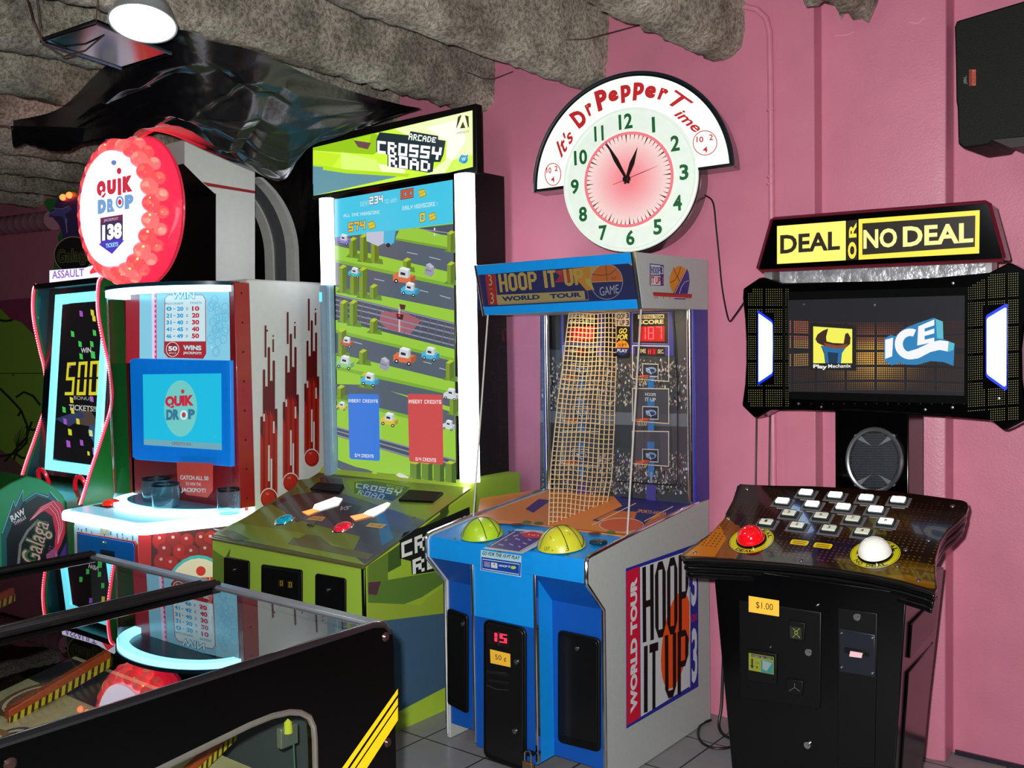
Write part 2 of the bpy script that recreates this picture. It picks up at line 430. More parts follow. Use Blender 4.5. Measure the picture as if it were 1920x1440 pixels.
def stone_mat():
    m = bpy.data.materials.new('sprayed_fireproofing'); m.use_nodes = True; nt = m.node_tree; b = nt.nodes['Principled BSDF']
    tc = nt.nodes.new('ShaderNodeTexCoord')
    def N(s, d=8, r=.6):
        n = nt.nodes.new('ShaderNodeTexNoise'); n.inputs['Scale'].default_value = s; n.inputs['Detail'].default_value = d; n.inputs['Roughness'].default_value = r
        nt.links.new(tc.outputs['Object'], n.inputs[0]); return n
    a, c, f = N(3.5), N(62, 6, .8), N(190, 3, .7)
    r1 = nt.nodes.new('ShaderNodeValToRGB'); e = r1.color_ramp.elements
    e[0].position = .38; e[0].color = lin((172, 166, 152))+(1,); e[1].position = .62; e[1].color = lin((250, 242, 224))+(1,)
    nt.links.new(a.outputs['Fac'], r1.inputs[0])
    r2 = nt.nodes.new('ShaderNodeValToRGB'); e = r2.color_ramp.elements
    e[0].position = .40; e[0].color = (.14, .13, .11, 1); e[1].position = .58; e[1].color = (1, 1, 1, 1)
    nt.links.new(c.outputs['Fac'], r2.inputs[0])
    mx = nt.nodes.new('ShaderNodeMix'); mx.data_type = 'RGBA'; mx.blend_type = 'MULTIPLY'; mx.inputs[0].default_value = .75
    nt.links.new(r1.outputs[0], mx.inputs[6]); nt.links.new(r2.outputs[0], mx.inputs[7]); nt.links.new(mx.outputs[2], b.inputs['Base Color'])
    ad = nt.nodes.new('ShaderNodeMath'); ad.operation = 'MULTIPLY_ADD'; ad.inputs[1].default_value = .45
    nt.links.new(f.outputs['Fac'], ad.inputs[0]); nt.links.new(c.outputs['Fac'], ad.inputs[2])
    bp = nt.nodes.new('ShaderNodeBump'); bp.inputs['Strength'].default_value = 1; bp.inputs['Distance'].default_value = .018
    nt.links.new(ad.outputs[0], bp.inputs['Height']); nt.links.new(bp.outputs['Normal'], b.inputs['Normal']); b.inputs['Roughness'].default_value = .95
    b.inputs['Specular IOR Level'].default_value = .1
    return m
STONE = stone_mat()
ceil = struct(MB().box(-9, 2.5, -3, 3.8, 3.12, 3.3).build('ceiling', STONE))
def beam(xr, y0, y1_, seed, ragged=0, wb_=.17, zb=2.60):
    # profile from the top left, round the soffit, to the top right, sprayed rough
    pf = [(-wb_-.10, 3.14), (-wb_-.05, 2.9), (-wb_, 2.70), (-wb_+.01, zb+.02), (-wb_+.05, zb), (-.06, zb), (-.015, zb+.03), (0, 2.70), (.01, 2.85), (.02, 3.14)]
    pts = []
    for (a, b), (c, d) in zip(pf[:-1], pf[1:]):
        n = max(2, int(math.hypot(c-a, d-b)/.022))
        for k in range(n): pts.append((a+(c-a)*k/n, b+(d-b)*k/n))
    pts.append(pf[-1]); ny = int((y1_-y0)/.03)
    def fn(u, v):
        i = min(len(pts)-1, int(round(u*(len(pts)-1)))); x, z = pts[i]; y = y0+(y1_-y0)*v
        q = Vector((x*7+seed*7, y*7, z*7)); d = noise.noise(q)*.010+noise.noise(q*4)*.009+noise.noise(q*11)*.006
        e = noise.noise(Vector((seed, y*14, 3)))*.014+noise.noise(Vector((seed, y*50, 9)))*.014
        dn = Vector((-1 if x < -wb_/2 else 1, 0, -.6)).normalized()
        zz = z+dn.z*d
        if z < zb+.06 and x < -wb_*.5: zz += e          # torn lower edge
        if ragged and v > .86: zz += (v-.86)*1.0*ragged*(.5+.8*noise.noise(Vector((x*30, y*9, 1))))
        return (xr+x+dn.x*d, y, zz)
    mb = MB().grid(fn, len(pts)-1, ny)
    return mb.build('beam', STONE, ceil, smooth=True)
bx = [at(928, 200, 'Y', 3.5).x, at(1140, 165, 'Y', 3.5).x, at(1396, 110, 'Y', 3.5).x, at(1664, 40, 'Y', 3.5).x]
sp = .622
for i, x in enumerate(bx+[bx[0]-sp*k for k in range(1, 8)]+[bx[3]+sp]):
    beam(x, -.9, 3.5, i+1, ragged=1 if i == 3 else 0)

# grey grout line of plaster cracks is left to the beams' torn edges; wires hang from two beams
WIRE = mat('rusty_tie_wire', (70, 44, 40), .6)
for label, pts in (('thin rusty wire across the beam ends above the lit sign', [(845, 128, 3.3), (878, 136, 3.3), (905, 147, 3.3), (925, 148, 3.35), (962, 134, 3.4)]),
                   ('thin rusty wire running over the second beam end from the pink wall', [(1060, 75, 3.2), (1100, 73, 3.25), (1150, 60, 3.35), (1200, 47, 3.45)])):
    tag(MB().tube([at(x, y, 'Y', Y) for x, y, Y in pts], .0022, 6).build('hanging_wire', WIRE, loc=at(pts[0][0], pts[0][1], 'Y', pts[0][2])), label, 'wire')

# painted conduit running down the wall
cp = [at(1396, 12, 'Y', 3.47), at(1420, 18, 'Y', 3.475), at(1436, 34, 'Y', 3.48), at(1443, 60, 'Y', 3.48)] + [at(1444+(y-60)*.008, y, 'Y', 3.48) for y in (160, 300, 420, 600, 800, 1000)]
cb = MB().tube(cp, .011, 10)
for y in (205, 330, 344): cb.tube([at(1444.5, y, 'Y', 3.48), at(1444.6, y+3, 'Y', 3.48)], .0145, 10)
tag(cb.build('conduit_pipe', mat('pink_painted_conduit', (208, 128, 150), .35), loc=(cp[-1].x, 3.48, cp[-1].z)), 'pink painted conduit pipe bending down the wall beside the clock', 'pipe')

# flexible duct on the far left of the back wall
dz = at(0, 421, 'Y', 3.4); dw = at(100, 413, 'Y', 3.4)
db = MB(); n = 60; P_ = [dz.lerp(dw, k/n) + Vector((-.3*(1-k/n), 0, 0)) for k in range(n+1)]
db.tube(P_, [.066+.005*(k % 6 == 0) for k in range(n+1)], 16)
tag(db.build('ribbed_duct', mat('dusty_pink_duct', (170, 118, 136), .4), loc=dw), 'dusty pink ribbed duct on the wall at the far left, above the mural', 'duct')
# painted mural board below it
mu = thing('mural_board', 'large green painted mural board with black brush lines at the far left', 'mural', (-6.6, 3.46, 0))
MB().box(-8.6, at(140, 700, 'Y', 3.46).x, 3.44, 3.485, .02, at(40, 560, 'Y', 3.44).z).build('board', mat('mural_ground', (150, 66, 98), .5), mu)
g = artpx('Y', 3.44, NY)
g.poly([(-90, 566), (0, 578), (20, 598), (40, 604), (62, 626), (80, 660), (90, 720), (100, 900), (100, 1000), (-90, 1000)], (140, 184, 62))
g.poly([(0, 842), (28, 862), (46, 880), (30, 900), (0, 905)], (120, 90, 84))
g.line([(-90, 700), (90, 700)], 1.4, (40, 40, 24)); g.ell(25, 703, 1.6, 1.6, (30, 30, 20))
for pts in ([(0, 728), (22, 750), (40, 770), (52, 800), (50, 830), (30, 850), (0, 856)], [(26, 862), (34, 838), (50, 820), (60, 790)], [(30, 745), (45, 735), (62, 742), (76, 760)],
            [(0, 600), (10, 602), (24, 600)], [(40, 770), (34, 780)], [(48, 800), (60, 806), (74, 806)], [(30, 850), (40, 858), (56, 860)], [(34, 838), (24, 850), (8, 866)]):
    g.line(pts, 4.5, (38, 48, 22))
for k in range(9): g.line([(32, 842), (26+k*4, 800+abs(k-4)*5)], 1.2, (38, 48, 22))
g.build('mural_painting', mu)

# ================================================================ CEILING THINGS
# pendant lamp
lc = at(268, 42, 'Y', 1.5); lt = thing('pendant_lamp', 'glowing white round pendant lamp hanging at the top left under the beams', 'lamp', lc)
ax_ = Vector((.22, -.22, -1)).normalized(); U = ax_.orthogonal().normalized(); V = ax_.cross(U)
R = .089
MB().lathe([(.02, -.13), (.03, -.11), (.04, -.085), (.065, -.06), (.078, -.03), (R, 0), (R+.003, .005), (R-.002, .005), (.076, -.028), (.06, -.055)], lc, basis=(U, V, ax_), n=40).build('lamp_shade', mat('enamel_shade', (140, 145, 146), .3, coat=.3), lt)
MB().lathe([(.0001, .014), (.05, .012), (.07, .004), (.083, -.006), (.06, -.03)], lc, basis=(U, V, ax_), n=40).build('diffuser', mat('lamp_glow', (255, 252, 240), .5, emit=9, ecol=(255, 252, 244)), lt)
MB().tube([lc-ax_*.12, lc-ax_*.16+Vector((0, 0, .1)), lc+Vector((-.02, .03, .75))], .005, 8).build('cord', RUBBER, lt)
lamp('pendant_lamp_light', 'SPOT', lc+ax_*.03, 16, (1, .98, .93), .12, lc+ax_)
bpy.data.lights['pendant_lamp_light'].spot_size = math.radians(165); bpy.data.lights['pendant_lamp_light'].spot_blend = .6

# glossy square panel hung flat below the beams
pc = [at(x, y, 'Z', 2.45) for x, y in ((78, 78), (180, 43), (320, 100), (228, 128))]
pt = thing('acrylic_sheet', 'glossy black square panel with a thin metal edge hung flat below the beams', 'ceiling panel', sum(pc, Vector())/4)
MB().prism(pc, (0, 0, .012)).build('panel', mat('smoked_acrylic', (8, 8, 10), .12, spec=.12), pt)
MB().tube([p-Vector((0, 0, 0)) for p in pc], .006, 6, closed=True).build('edge_trim', mat('edge_aluminium', (120, 118, 140), .25, 1), pt)
fw = MB()
for a, b in ((pc[0], (-.05, 0, .3)), (pc[1], (0, .03, .3)), (pc[3], (0, 0, .3))): MB().tube([a, a+Vector(b)], .0015, 5).build('hanging_wire', WIRE, pt)
fw = MB(); fw.tube([at(52, 0, 'Z', 2.6), at(62, 40, 'Z', 2.5), at(80, 80, 'Z', 2.44), at(120, 106, 'Z', 2.435), at(160, 95, 'Z', 2.44), at(195, 66, 'Z', 2.45)], .003, 6)
fw.build('hanging_cable', WIRE, pt)

# black plastic sheet slung under the beams
top = [(25, 226), (112, 203), (200, 122), (320, 58), (400, 78), (480, 97), (600, 150), (690, 180), (760, 198)]
bot = [(20, 236), (115, 238), (235, 245), (310, 250), (390, 284), (465, 316), (530, 338), (578, 276), (680, 236), (790, 203)]
TP = [at(x, y, 'Z', 2.585) for x, y in top]; BP = [at(x, y, 'Z', z) for (x, y), z in zip(bot, (2.5, 2.46, 2.43, 2.40, 2.32, 2.26, 2.24, 2.36, 2.47, 2.52))]
def cr(P, t):
    n = len(P)-1; i = min(n-1, int(t*n)); f = t*n-i; a = P[max(0, i-1)]; b = P[i]; c = P[i+1]; d = P[min(n, i+2)]
    return .5*((2*b)+(c-a)*f+(2*a-5*b+4*c-d)*f*f+(-a+3*b-3*c+d)*f*f*f)
rf = random.Random(21); FOLDS = []
for k in range(34):
    an = rf.uniform(0, PI); FOLDS.append((math.cos(an), math.sin(an), rf.uniform(-.6, 2.4), rf.uniform(.03, .11), rf.choice((-1, 1))*rf.uniform(.008, .024)))
def sheet(u, v):
    p = cr(TP, u)*(1-v)+cr(BP, u)*v
    e = math.sin(PI*min(1, max(0, v)))
    z = -.09*e+.03*noise.noise(Vector((u*4, v*2, 2)))*e+noise.noise(Vector((u*14, v*6, 5)))*.004*e
    for n_x, n_y, c_, w_, a_ in FOLDS:
        d = abs(u*n_x*2.4+v*n_y-c_); z += a_*max(0, 1-d/w_)*min(1, e*3)
    z *= max(0, min(1, (1-u)*3.2))
    return (p.x, p.y, p.z+z)
TARP = mat('black_plastic_sheeting', (10, 9, 12), .24, var=.2, scale=26, bump=.12, spec=.55)
tag(MB().grid(sheet, 240, 100).build('plastic_tarp', TARP, loc=cr(TP, .5), merge=True), 'wrinkled black plastic sheet slung under the beams behind the round sign', 'tarp')
# black curtain sheeting hanging on the wall behind the tall cabinets
def curtain(u, v):
    x = -5.35+u*2.42; z = 2.62-v*2.0
    return (x, 3.462+.018*noise.noise(Vector((x*5, 0, z*2)))+.012*noise.noise(Vector((x*14, 1, z*6))), z)
tag(MB().grid(curtain, 110, 70).build('plastic_curtain', TARP, loc=(-4.1, 3.46, .62)), 'black plastic sheeting hung down the wall behind the tall cabinets', 'curtain')

# wall speaker at the top right
s0 = at(1790, 42, 'Y', 3.22); s1 = at(1799, 277, 'Y', 3.22)
sp_ = thing('wall_speaker', 'black box loudspeaker mounted high on the pink wall at the right edge', 'speaker', (s0.x+.2, 3.3, s1.z))
def sq(x, y, Y=3.22): return at(x, y, 'Y', Y)
fr = [sq(1790, 46), sq(1794, 40), sq(1990, -19), sq(2000, -12), sq(2000, 262), sq(1992, 270)]
fr = [sq(1789, 50), sq(1793, 39), sq(1985, -18), sq(1992, -12), sq(1992, 250), sq(1860, 262), sq(1853, 271), sq(1806, 278), sq(1796, 270), sq(1794, 200), sq(1792, 190), sq(1791, 125)]
MB().prism(fr, (.02, .22, 0)).build('cabinet', mat('speaker_plastic', (9, 11, 11), .6, spec=.25, bump=.25, scale=300), sp_, bevel=.006)
MB().prism([sq(1860, 262), sq(1895, 277), sq(1992, 262), sq(1992, 250)], (.02, .2, 0)).build('base_foot', mat('speaker_foot', (30, 16, 22), .5), sp_)
g = artpx('Y', 3.22, NY)
g.rect(1817, 130, 1830, 161, (120, 34, 22)); g.rect(1823, 131, 1829.5, 160, (200, 84, 60))
g.text('JBL', [(1807, 158), (1807, 142), (1814, 142), (1814, 158)], (110, 112, 112), .02)
g.text('SERIES', [(1824, 158), (1824, 134), (1828.5, 134), (1828.5, 158)], (90, 24, 16), .02)
g.build('badge', sp_)
MB().box(s0.x+.12, s0.x+.22, 3.42, y3+.02, (s0.z+s1.z)/2-.04, (s0.z+s1.z)/2+.04).build('wall_bracket', BLACKM, sp_)

# ================================================================ CLOCK
YC = 3.30
cc = at(1174, 338, 'Y', YC); r0 = (cc-at(1174, 474, 'Y', YC)).length
ct = thing('neon_clock', 'round lit wall clock with green numerals, pink glowing centre and a white half-round slogan sign', 'clock', (cc.x, 3.36, cc.z))
CROT = Matrix.Rotation(math.radians(11), 3, 'Z') @ Matrix.Rotation(math.radians(-1.8), 3, 'Y'); CPV = Vector((cc.x, 3.36, cc.z))
def clockpx(x, y):   # the point of the dial plane, in the clock's own unturned frame
    p = atp(x, y, CPV+CROT@(cc+NY*.0095-CPV), CROT@NY); return CROT.transposed()@(p-CPV)+CPV
ct.rotation_euler = CROT.to_euler()
GRN = mat('clock_case', (10, 16, 14), .2, coat=.5)
MB().lathe([(.01, .0), (r0*.97, .0), (r0*1.0, -.012), (r0*1.0, -.115), (.01, -.115)], cc, 'Y', 72).build('case', GRN, ct)
MB().lathe([(.01, .001), (r0*.93, .001), (r0*.955, .006), (r0*.985, .004), (r0*.99, -.006)], cc, 'Y', 72).build('face', mat('lit_face', (200, 210, 202), .35, emit=.5, ecol=(222, 238, 224)), ct)
rf = (at(1180, 137, 'Y', YC)-cc).length
fan = [cc+Vector((math.cos(a)*rf, 0, math.sin(a)*rf)) for a in [PI*k/64 for k in range(65)]]
fan2 = fan+[cc+Vector((-r0*.9, 0, 0)), cc+Vector((r0*.9, 0, 0))]
fan_in = [cc+Vector((math.cos(PI*k/48)*r0*.93, 0, math.sin(PI*k/48)*r0*.93)) for k in range(48, -1, -1)]
MB().prism([p+Vector((0, .0, 0)) for p in fan+fan_in], (0, .105, 0)).build('slogan_sign_case', GRN, ct, bevel=.004)
fi = [cc+Vector((math.cos(PI*k/64)*(rf-.014), -.002, max(.012, math.sin(PI*k/64)*(rf-.014)))) for k in range(65)]
fj = [cc+Vector((math.cos(PI*k/48)*r0*.985, -.002, max(.012, math.sin(PI*k/48)*r0*.985))) for k in range(48, -1, -1)]
MB().prism(fi+fj, (0, .004, 0)).build('slogan_face', mat('lit_slogan_face', (190, 200, 192), .35, emit=.7, ecol=(244, 248, 242)), ct)
MB().tube([p+Vector((0, -.001, 0)) for p in fan], .006, 8).build('case_rim', mat('dark_rim', (22, 34, 44), .25, coat=.4), ct)
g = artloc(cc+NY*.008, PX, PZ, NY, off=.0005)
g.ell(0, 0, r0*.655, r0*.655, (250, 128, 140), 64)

for k in range(15):  # neon glow painted as stepped discs, pink at the centre, paler outward
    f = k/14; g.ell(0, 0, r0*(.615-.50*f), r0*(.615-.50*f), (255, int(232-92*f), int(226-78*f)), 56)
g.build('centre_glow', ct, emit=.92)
g = artloc(cc+NY*.0095, PX, PZ, NY, off=.0005)
for k in range(60):
    a = 2*PI*k/60; L = .12 if k % 5 == 0 else .08
    p = Vector((math.sin(a), math.cos(a))); t = Vector((p.y, -p.x))*r0*(.010 if k % 5 else .012)
    g.poly([tuple(p*r0*.615+t), tuple(p*r0*.615-t), tuple(p*r0*(.615-L))], (110, 30, 34) if k % 5 == 0 else (200, 90, 90), up=False)
g.up()
for k in range(1, 13):
    a = 2*PI*k/12; cx, cy = math.sin(a)*r0*.80, math.cos(a)*r0*.80; s_ = str(k); h = r0*.105; wv = (.062 if len(s_) == 1 else .10)*r0
    if s_ == '1': wv = .022*r0
    if s_ == '11': wv = .07*r0
    g.text(s_, [(cx-wv, cy+h), (cx+wv, cy+h), (cx+wv, cy-h), (cx-wv, cy-h)], (14, 104, 50), .03, up=False)
g.up()
RED = (214, 34, 44)
g.build('dial_numerals', ct)
g = artloc(cc+NY*.0095, PX, PZ, NY, off=.0006)
g = Art(clockpx, NY, off=.0006)
for ch, q in (('D', [(1066, 215), (1087, 203), (1104, 228), (1086, 242)]), ('r', [(1094, 199), (1107, 191), (1114, 211), (1105, 219)]), ('P', [(1110, 174), (1133, 165), (1146, 199), (1122, 210)]),
              ('e', [(1138, 174), (1155, 166), (1162, 186), (1144, 193)]), ('p', [(1160, 162), (1181, 157), (1186, 189), (1165, 194)]), ('p', [(1185, 155), (1208, 154), (1208, 187), (1186, 189)]),
              ('e', [(1211, 159), (1232, 162), (1227, 186), (1208, 182)]), ('r', [(1238, 163), (1255, 169), (1247, 189), (1232, 186)])): g.text(ch, q, RED, .055, .12 if ch not in 'D' else .0)
g.text('T', [(1266, 167), (1301, 192), (1282, 214), (1252, 195)], RED, .01, .3); g.text('ime', [(1277, 202), (1318, 237), (1305, 251), (1263, 216)], RED, .02, .3)
g.text("It's", [(1038, 272), (1064, 240), (1078, 258), (1053, 297)], RED, .02, .3)
for cx_, cy_, rx_, ry_ in ((1037, 327, 15.5, 21.5), (1322, 268, 23, 23.5)): g.ring(cx_, cy_, rx_, ry_, 1.5, RED, 36)
for t_, q in (('10', (1025, 314, 1034, 325)), ('2', (1040, 311, 1046, 321)), ('4', (1033.5, 331, 1040, 342)), ('10', (1306, 256, 1319, 267)), ('2', (1330, 252, 1337, 263)), ('4', (1318, 275, 1327, 286))): g.text(t_, q, RED, .02)
g.build('slogan_lettering', ct)
HB = mat('clock_hand', (28, 14, 10), .3)
def hand(a, L, w_, back=.02, y=-.02):
    d = Vector((math.sin(a), 0, math.cos(a))); t = Vector((d.z, 0, -d.x)); c0 = cc+NY*.026
    return MB().prism([c0-d*back+t*w_*.4, c0+d*L*.5+t*w_, c0+d*L, c0+d*L*.5-t*w_, c0-d*back-t*w_*.4], (0, .003, 0))
def ang(x, y): p = clockpx(x, y)-cc; return math.atan2(p.x, p.z), math.hypot(p.x, p.z)
a, L = ang(1198, 277); hand(a, L, .010).build('hour_hand', HB, ct)
a, L = ang(1138, 266); hand(a, L, .009).build('minute_hand', HB, ct)
a, L = ang(1236, 312); hand(a, L, .0013, back=.06).build('second_hand', mat('red_hand', (150, 40, 44), .4), ct)
MB().lathe([(.0001, .034), (.012, .033), (.016, .028), (.016, .02)], cc, 'Y', 20).build('centre_boss', HB, ct)
# clear dome over the lower right rim
MB().lathe([(r0*.985, -.006), (r0*1.0, -.02), (r0*1.0, -.03)], cc, 'Y', 72).build('glass_rim', mat('pale_rim', (206, 226, 208), .15, coat=.6), ct)
pw = [(1322, 366, 3.40), (1337, 380, 3.44), (1343, 430, 3.47), (1349, 490, 3.48), (1354, 540, 3.47), (1362, 584, 3.45), (1368, 602, 3.42), (1376, 594, 3.38), (1395, 567, 3.32)]
cp_ = [at(x, y, 'Y', Y) for x, y, Y in pw]; cs = [cr(cp_, k/40) for k in range(41)]
tag(MB().tube(cs, .0032, 8).build('power_cord', RUBBER, loc=cp_[-1]), 'thin dark power cord drooping from the clock down to the black game screen', 'cord')
for x, dx, lb in ((1419, -1, 'thin black cord hanging below the wide game screen, left of the two'), (1444, -1, 'thin black cord hanging below the wide game screen, right of the two')):
    pp = [at(x, 760, 'Y', 3.42), at(x-1, 830, 'Y', 3.43), at(x-2, 905, 'Y', 3.42), at(x-1, 1000, 'Y', 3.42), Vector((at(x-1, 1000, 'Y', 3.42).x, 3.43, .35)), Vector((at(x-1, 1000, 'Y', 3.42).x, 3.43, .01))]
    tag(MB().tube([cr(pp, k/24) for k in range(25)], .0035, 8).build('power_cord', RUBBER, loc=pp[-1]), lb, 'cord')

# ================================================================ BASKETBALL CABINET
XL, XR, YB = -2.50, -1.768, 3.44
hp = thing('arcade_cabinet', 'blue and grey basketball arcade cabinet with a net inside clear panels, below the clock', 'arcade machine', ((XL+XR)/2, 3.0, 0))
BLUE = mat('sky_blue_laminate', (14, 142, 226), .38, var=.03); BLUED = mat('blue_laminate', (8, 78, 168), .4, var=.03)
GREY = mat('grey_laminate', (176, 180, 178), .5, var=.04, scale=60); NAVY = mat('navy_laminate', (36, 46, 140), .35)
side = [(3.44, .004), (3.44, .885), (3.364, .881), (2.84, .832), (2.62, .806), (2.598, .800), (2.591, .785), (2.591, .721), (2.69, .611), (2.69, .004)]
for x, nm in ((XL, 'side_panel'), (XR-.018, 'side_panel')):
    MB().prism([(x, y, z) for y, z in side], (.018, 0, 0)).build(nm, GREY, hp, bevel=.0015)
inner = [(3.43, .06), (3.43, .86), (3.35, .874), (2.84, .826), (2.62, .800), (2.600, .793), (2.595, .78), (2.595, .722), (2.695, .611), (2.695, .06)]
MB().prism([(XL+.018, y, z) for y, z in inner], (XR-XL-.036, 0, 0)).build('cabinet_body', BLUED, hp)
MB().prism([(XL+.0185, y, z) for y, z in [(2.86, .8285), (2.84, .828), (2.62, .802), (2.600, .797), (2.592, .782), (2.592, .720), (2.597, .720), (2.61, .78), (2.86, .82)]], (XR-XL-.037, 0, 0)).build('counter', BLUE, hp)
cxl, cxr = at(886, 1075, 'Y', 2.593).x, at(1003, 1095, 'Y', 2.593).x
MB().box(cxl+.004, cxr-.004, 2.594, 2.70, .06, .719).build('centre_panel', BLUE, hp)
MB().box(cxl+.0045, cxr-.0045, 2.5925, 2.6, .06, at(940, 1165, 'Y', 2.593).z).build('lower_centre_panel', BLUED, hp)
for x in (cxl, cxr): MB().box(x-.006, x+.006, 2.588, 2.606, .07, .722).build('chrome_strip', CHROME, hp, bevel=.003)
# chrome edging round both side panels
for x in (XL+.006, XR-.006):
    e = [(x, y-.001, z+.001) for y, z in [(3.36, .883), (3.1, .858), (2.84, .834), (2.62, .808), (2.60, .803), (2.590, .790), (2.589, .735), (2.589, .720), (2.64, .665), (2.688, .612), (2.688, .4), (2.688, .02)]]
    MB().tube(e, .0075, 8).build('chrome_edging', CHROME, hp)
# the black coin door, its display, tag and locks
def panel(poly, y, name, par, m, t=.012, bevel=.004): return MB().prism([at(px, py, 'Y', y) for px, py in poly], (0, t, 0)).build(name, m, par, bevel=bevel)
def rr(x0, y0, x1, y1, sl0=0, sl1=0, r=8):
    # a rounded rectangle whose top and bottom edges run with the perspective (sl0, sl1 px fall from left to right)
    out = []
    for x, y in rrect(0, 0, 1, 1, 0) if r == 0 else [((px)/(x1-x0), (py)/(y1-y0)) for px, py in rrect(0, 0, x1-x0, y1-y0, r)]:
        out.append((x0+(x1-x0)*x, (y0+sl0*x)*(1-y)+(y1+sl1*x)*y))
    return out
cd = panel(rr(906, 1160, 985, 1420, 18, 28, 12), 2.582, 'coin_door', hp, BLACKM, .012)
panel(rr(911, 1166, 980, 1412, 16, 26, 9), 2.578, 'door_frame', cd, mat('door_plate', (16, 16, 18), .3), .006, .002)
g = artpx('Y', 2.577, NY)
g.poly(rr(914, 1180, 956, 1206, 8, 9, 0), (26, 12, 16)); g.line([(935, 1184), (935.5, 1211)], 1, (70, 70, 80))
g.build('display_window', cd)
g = artpx('Y', 2.5765, NY)
g.seg('15', [(917, 1184), (953, 1190), (953, 1207), (917, 1201)], (255, 40, 76), .3); g.build('led_digits', cd, emit=1.6)
def price(y, quad, txt, par):
    g = artpx('Y', y, NY); g.poly(quad, (246, 190, 62))
    a, b, c, d = [Vector(q) for q in quad]
    M = lambda u, v: tuple((a*(1-u)+b*u)*(1-v)+(d*(1-u)+c*u)*v)
    g.text(txt, [M(.24, .28), M(.80, .28), M(.80, .74), M(.24, .74)], (70, 46, 20), .0); return g.build('price_tag', par)
price(2.576, [(919, 1217), (957, 1226), (957.5, 1251), (920, 1243)], '50 ¢', cd)
g = artpx('Y', 2.5765, NY); g.line([(914, 1258), (950, 1262)], 1, (60, 60, 62)); g.line([(912, 1284), (930, 1292), (954, 1294)], 1, (60, 60, 62))
for y in (1260, 1275): g.line([(916, y), (955, y+6)], 5, (22, 22, 24))
g.build('coin_slots', cd)
def lock(x, y, Y, par, r=.009):
    c = at(x, y, 'Y', Y); MB().lathe([(.0001, .006), (r*.5, .006), (r*.6, .003), (r, .003), (r, -.006)], c, 'Y', 16).build('lock', CHROME, par)
for q in ((968, 1241), (965, 1371)): lock(q[0], q[1], 2.577, cd)
for poly, q in ((rr(838, 1140, 876, 1320, 14, 20, 6), (868, 1170)), (rr(1045, 1181, 1124, 1392, 17, 20, 9), (1082, 1216))):
    sd = panel(poly, 2.682, 'service_door', hp, BLACKM, .012); lock(q[0], q[1], 2.681, sd, .008)
    x0, y0 = min(p[0] for p in poly), min(p[1] for p in poly); x1, y1_ = max(p[0] for p in poly), max(p[1] for p in poly)
    panel(rr(x0+5, y0+9, x1-5, y1_-32, 12, 16, 5), 2.680, 'door_inset', sd, mat('door_inset', (9, 9, 10), .3), .003, .001)
# padlock on the coin door
pl = at(990, 1428, 'Y', 2.55); pk = thing('padlock', 'small brass padlock hanging at the foot of the blue cabinet coin door', 'padlock', pl)
MB().box(pl.x-.021, pl.x+.021, 2.543, 2.560, pl.z-.04, pl.z-.001).build('lock_body', mat('old_brass', (128, 106, 76), .4, .7), pk, bevel=.003)
MB().tube([pl+Vector((-.013, 0, 0)), pl+Vector((-.013, 0, .02))]+[pl+Vector((-.013*math.cos(PI*k/10), 0, .024+.013*math.sin(PI*k/10))) for k in range(11)]+[pl+Vector((.013, 0, .02)), pl+Vector((.013, 0, 0))], .0035, 8).build('shackle', CHROME, pk)
MB().box(pl.x-.03, pl.x+.012, 2.552, 2.582, pl.z+.018, pl.z+.026).build('hasp', BLACKM, hp)
# sticker over the counter front
g = artpx('Y', 2.592, NY)
g.poly([(902, 1031), (978, 1042), (977, 1082), (901, 1069)], (170, 208, 226)); g.poly([(903, 1044), (977, 1055), (976, 1080), (902, 1068)], (16, 66, 156))
g.text('GO FOR THE 10 PT PLAY', [(905, 1033), (976, 1043), (975, 1050), (904, 1040)], (40, 84, 40), .03, .2)
g.line([(905, 1048), (974, 1058), (973.5, 1077), (904.5, 1066)], 1.2, (220, 228, 236), closed=True)
g.poly([(908, 1052), (919, 1054), (919, 1064), (908, 1062)], (120, 130, 190)); g.text('HOOP IT', [(909, 1053), (918, 1055), (918, 1058), (909, 1056)], (200, 60, 80), .03)
g.poly([(921, 1054), (933, 1056), (933, 1066), (921, 1064)], (196, 204, 208)); g.ell(927, 1058, 1.3, 1.3, (60, 80, 60))
g.text('HOOP IT UP', [(936, 1058), (966, 1062), (966, 1066), (936, 1062)], (214, 220, 226), .03); g.ell(963, 1064, 5, 3, (190, 200, 80))
g.build('front_sticker', hp)
# counter top plane
CP0 = Vector((-2, 2.62, .8075)); CN = Vector((0, -(.832-.806), .22)).normalized()
g = artpl(CP0+Vector((0, 0, .0)), CN)
g.poly([(956, 1005), (905, 1029), (979, 1039), (1026, 1014), (1018, 996), (967, 992)], (178, 196, 214))
g.poly([(962, 995), (1016, 1000), (1024, 1008), (976, 1035), (912, 1026)], (62, 40, 124))
g.ell(1000, 1003, 22, 6, (196, 34, 48)); g.line([(974, 1000), (1000, 996), (1022, 1002)], 1.2, (200, 200, 220)); g.text('3 on 3', [(990, 1001), (1010, 1003), (1010, 1006), (990, 1004)], (232, 190, 190), .02)
g.line([(966, 997), (920, 1024)], 1.2, (210, 210, 226)); g.line([(1018, 1010), (975, 1034)], 1.2, (210, 210, 226))
for a, b in (((946, 1014), (952, 1012)), ((966, 1010), (975, 1013)), ((955, 1020), (962, 1023)), ((980, 1018), (988, 1021)), ((972, 1024), (976, 1027)), ((962, 1006), (972, 1004)), ((934, 1021), (944, 1023)), ((990, 1012), (996, 1014))): g.line([a, b], 2.4, (150, 150, 190))
for x, y in ((853, 1011), (955, 998), (910, 1018), (999, 1031), (1064, 1041), (936, 1035)): g.ell(x, y, 3, 1.4, (20, 30, 44))
g.build('counter_graphic', hp)
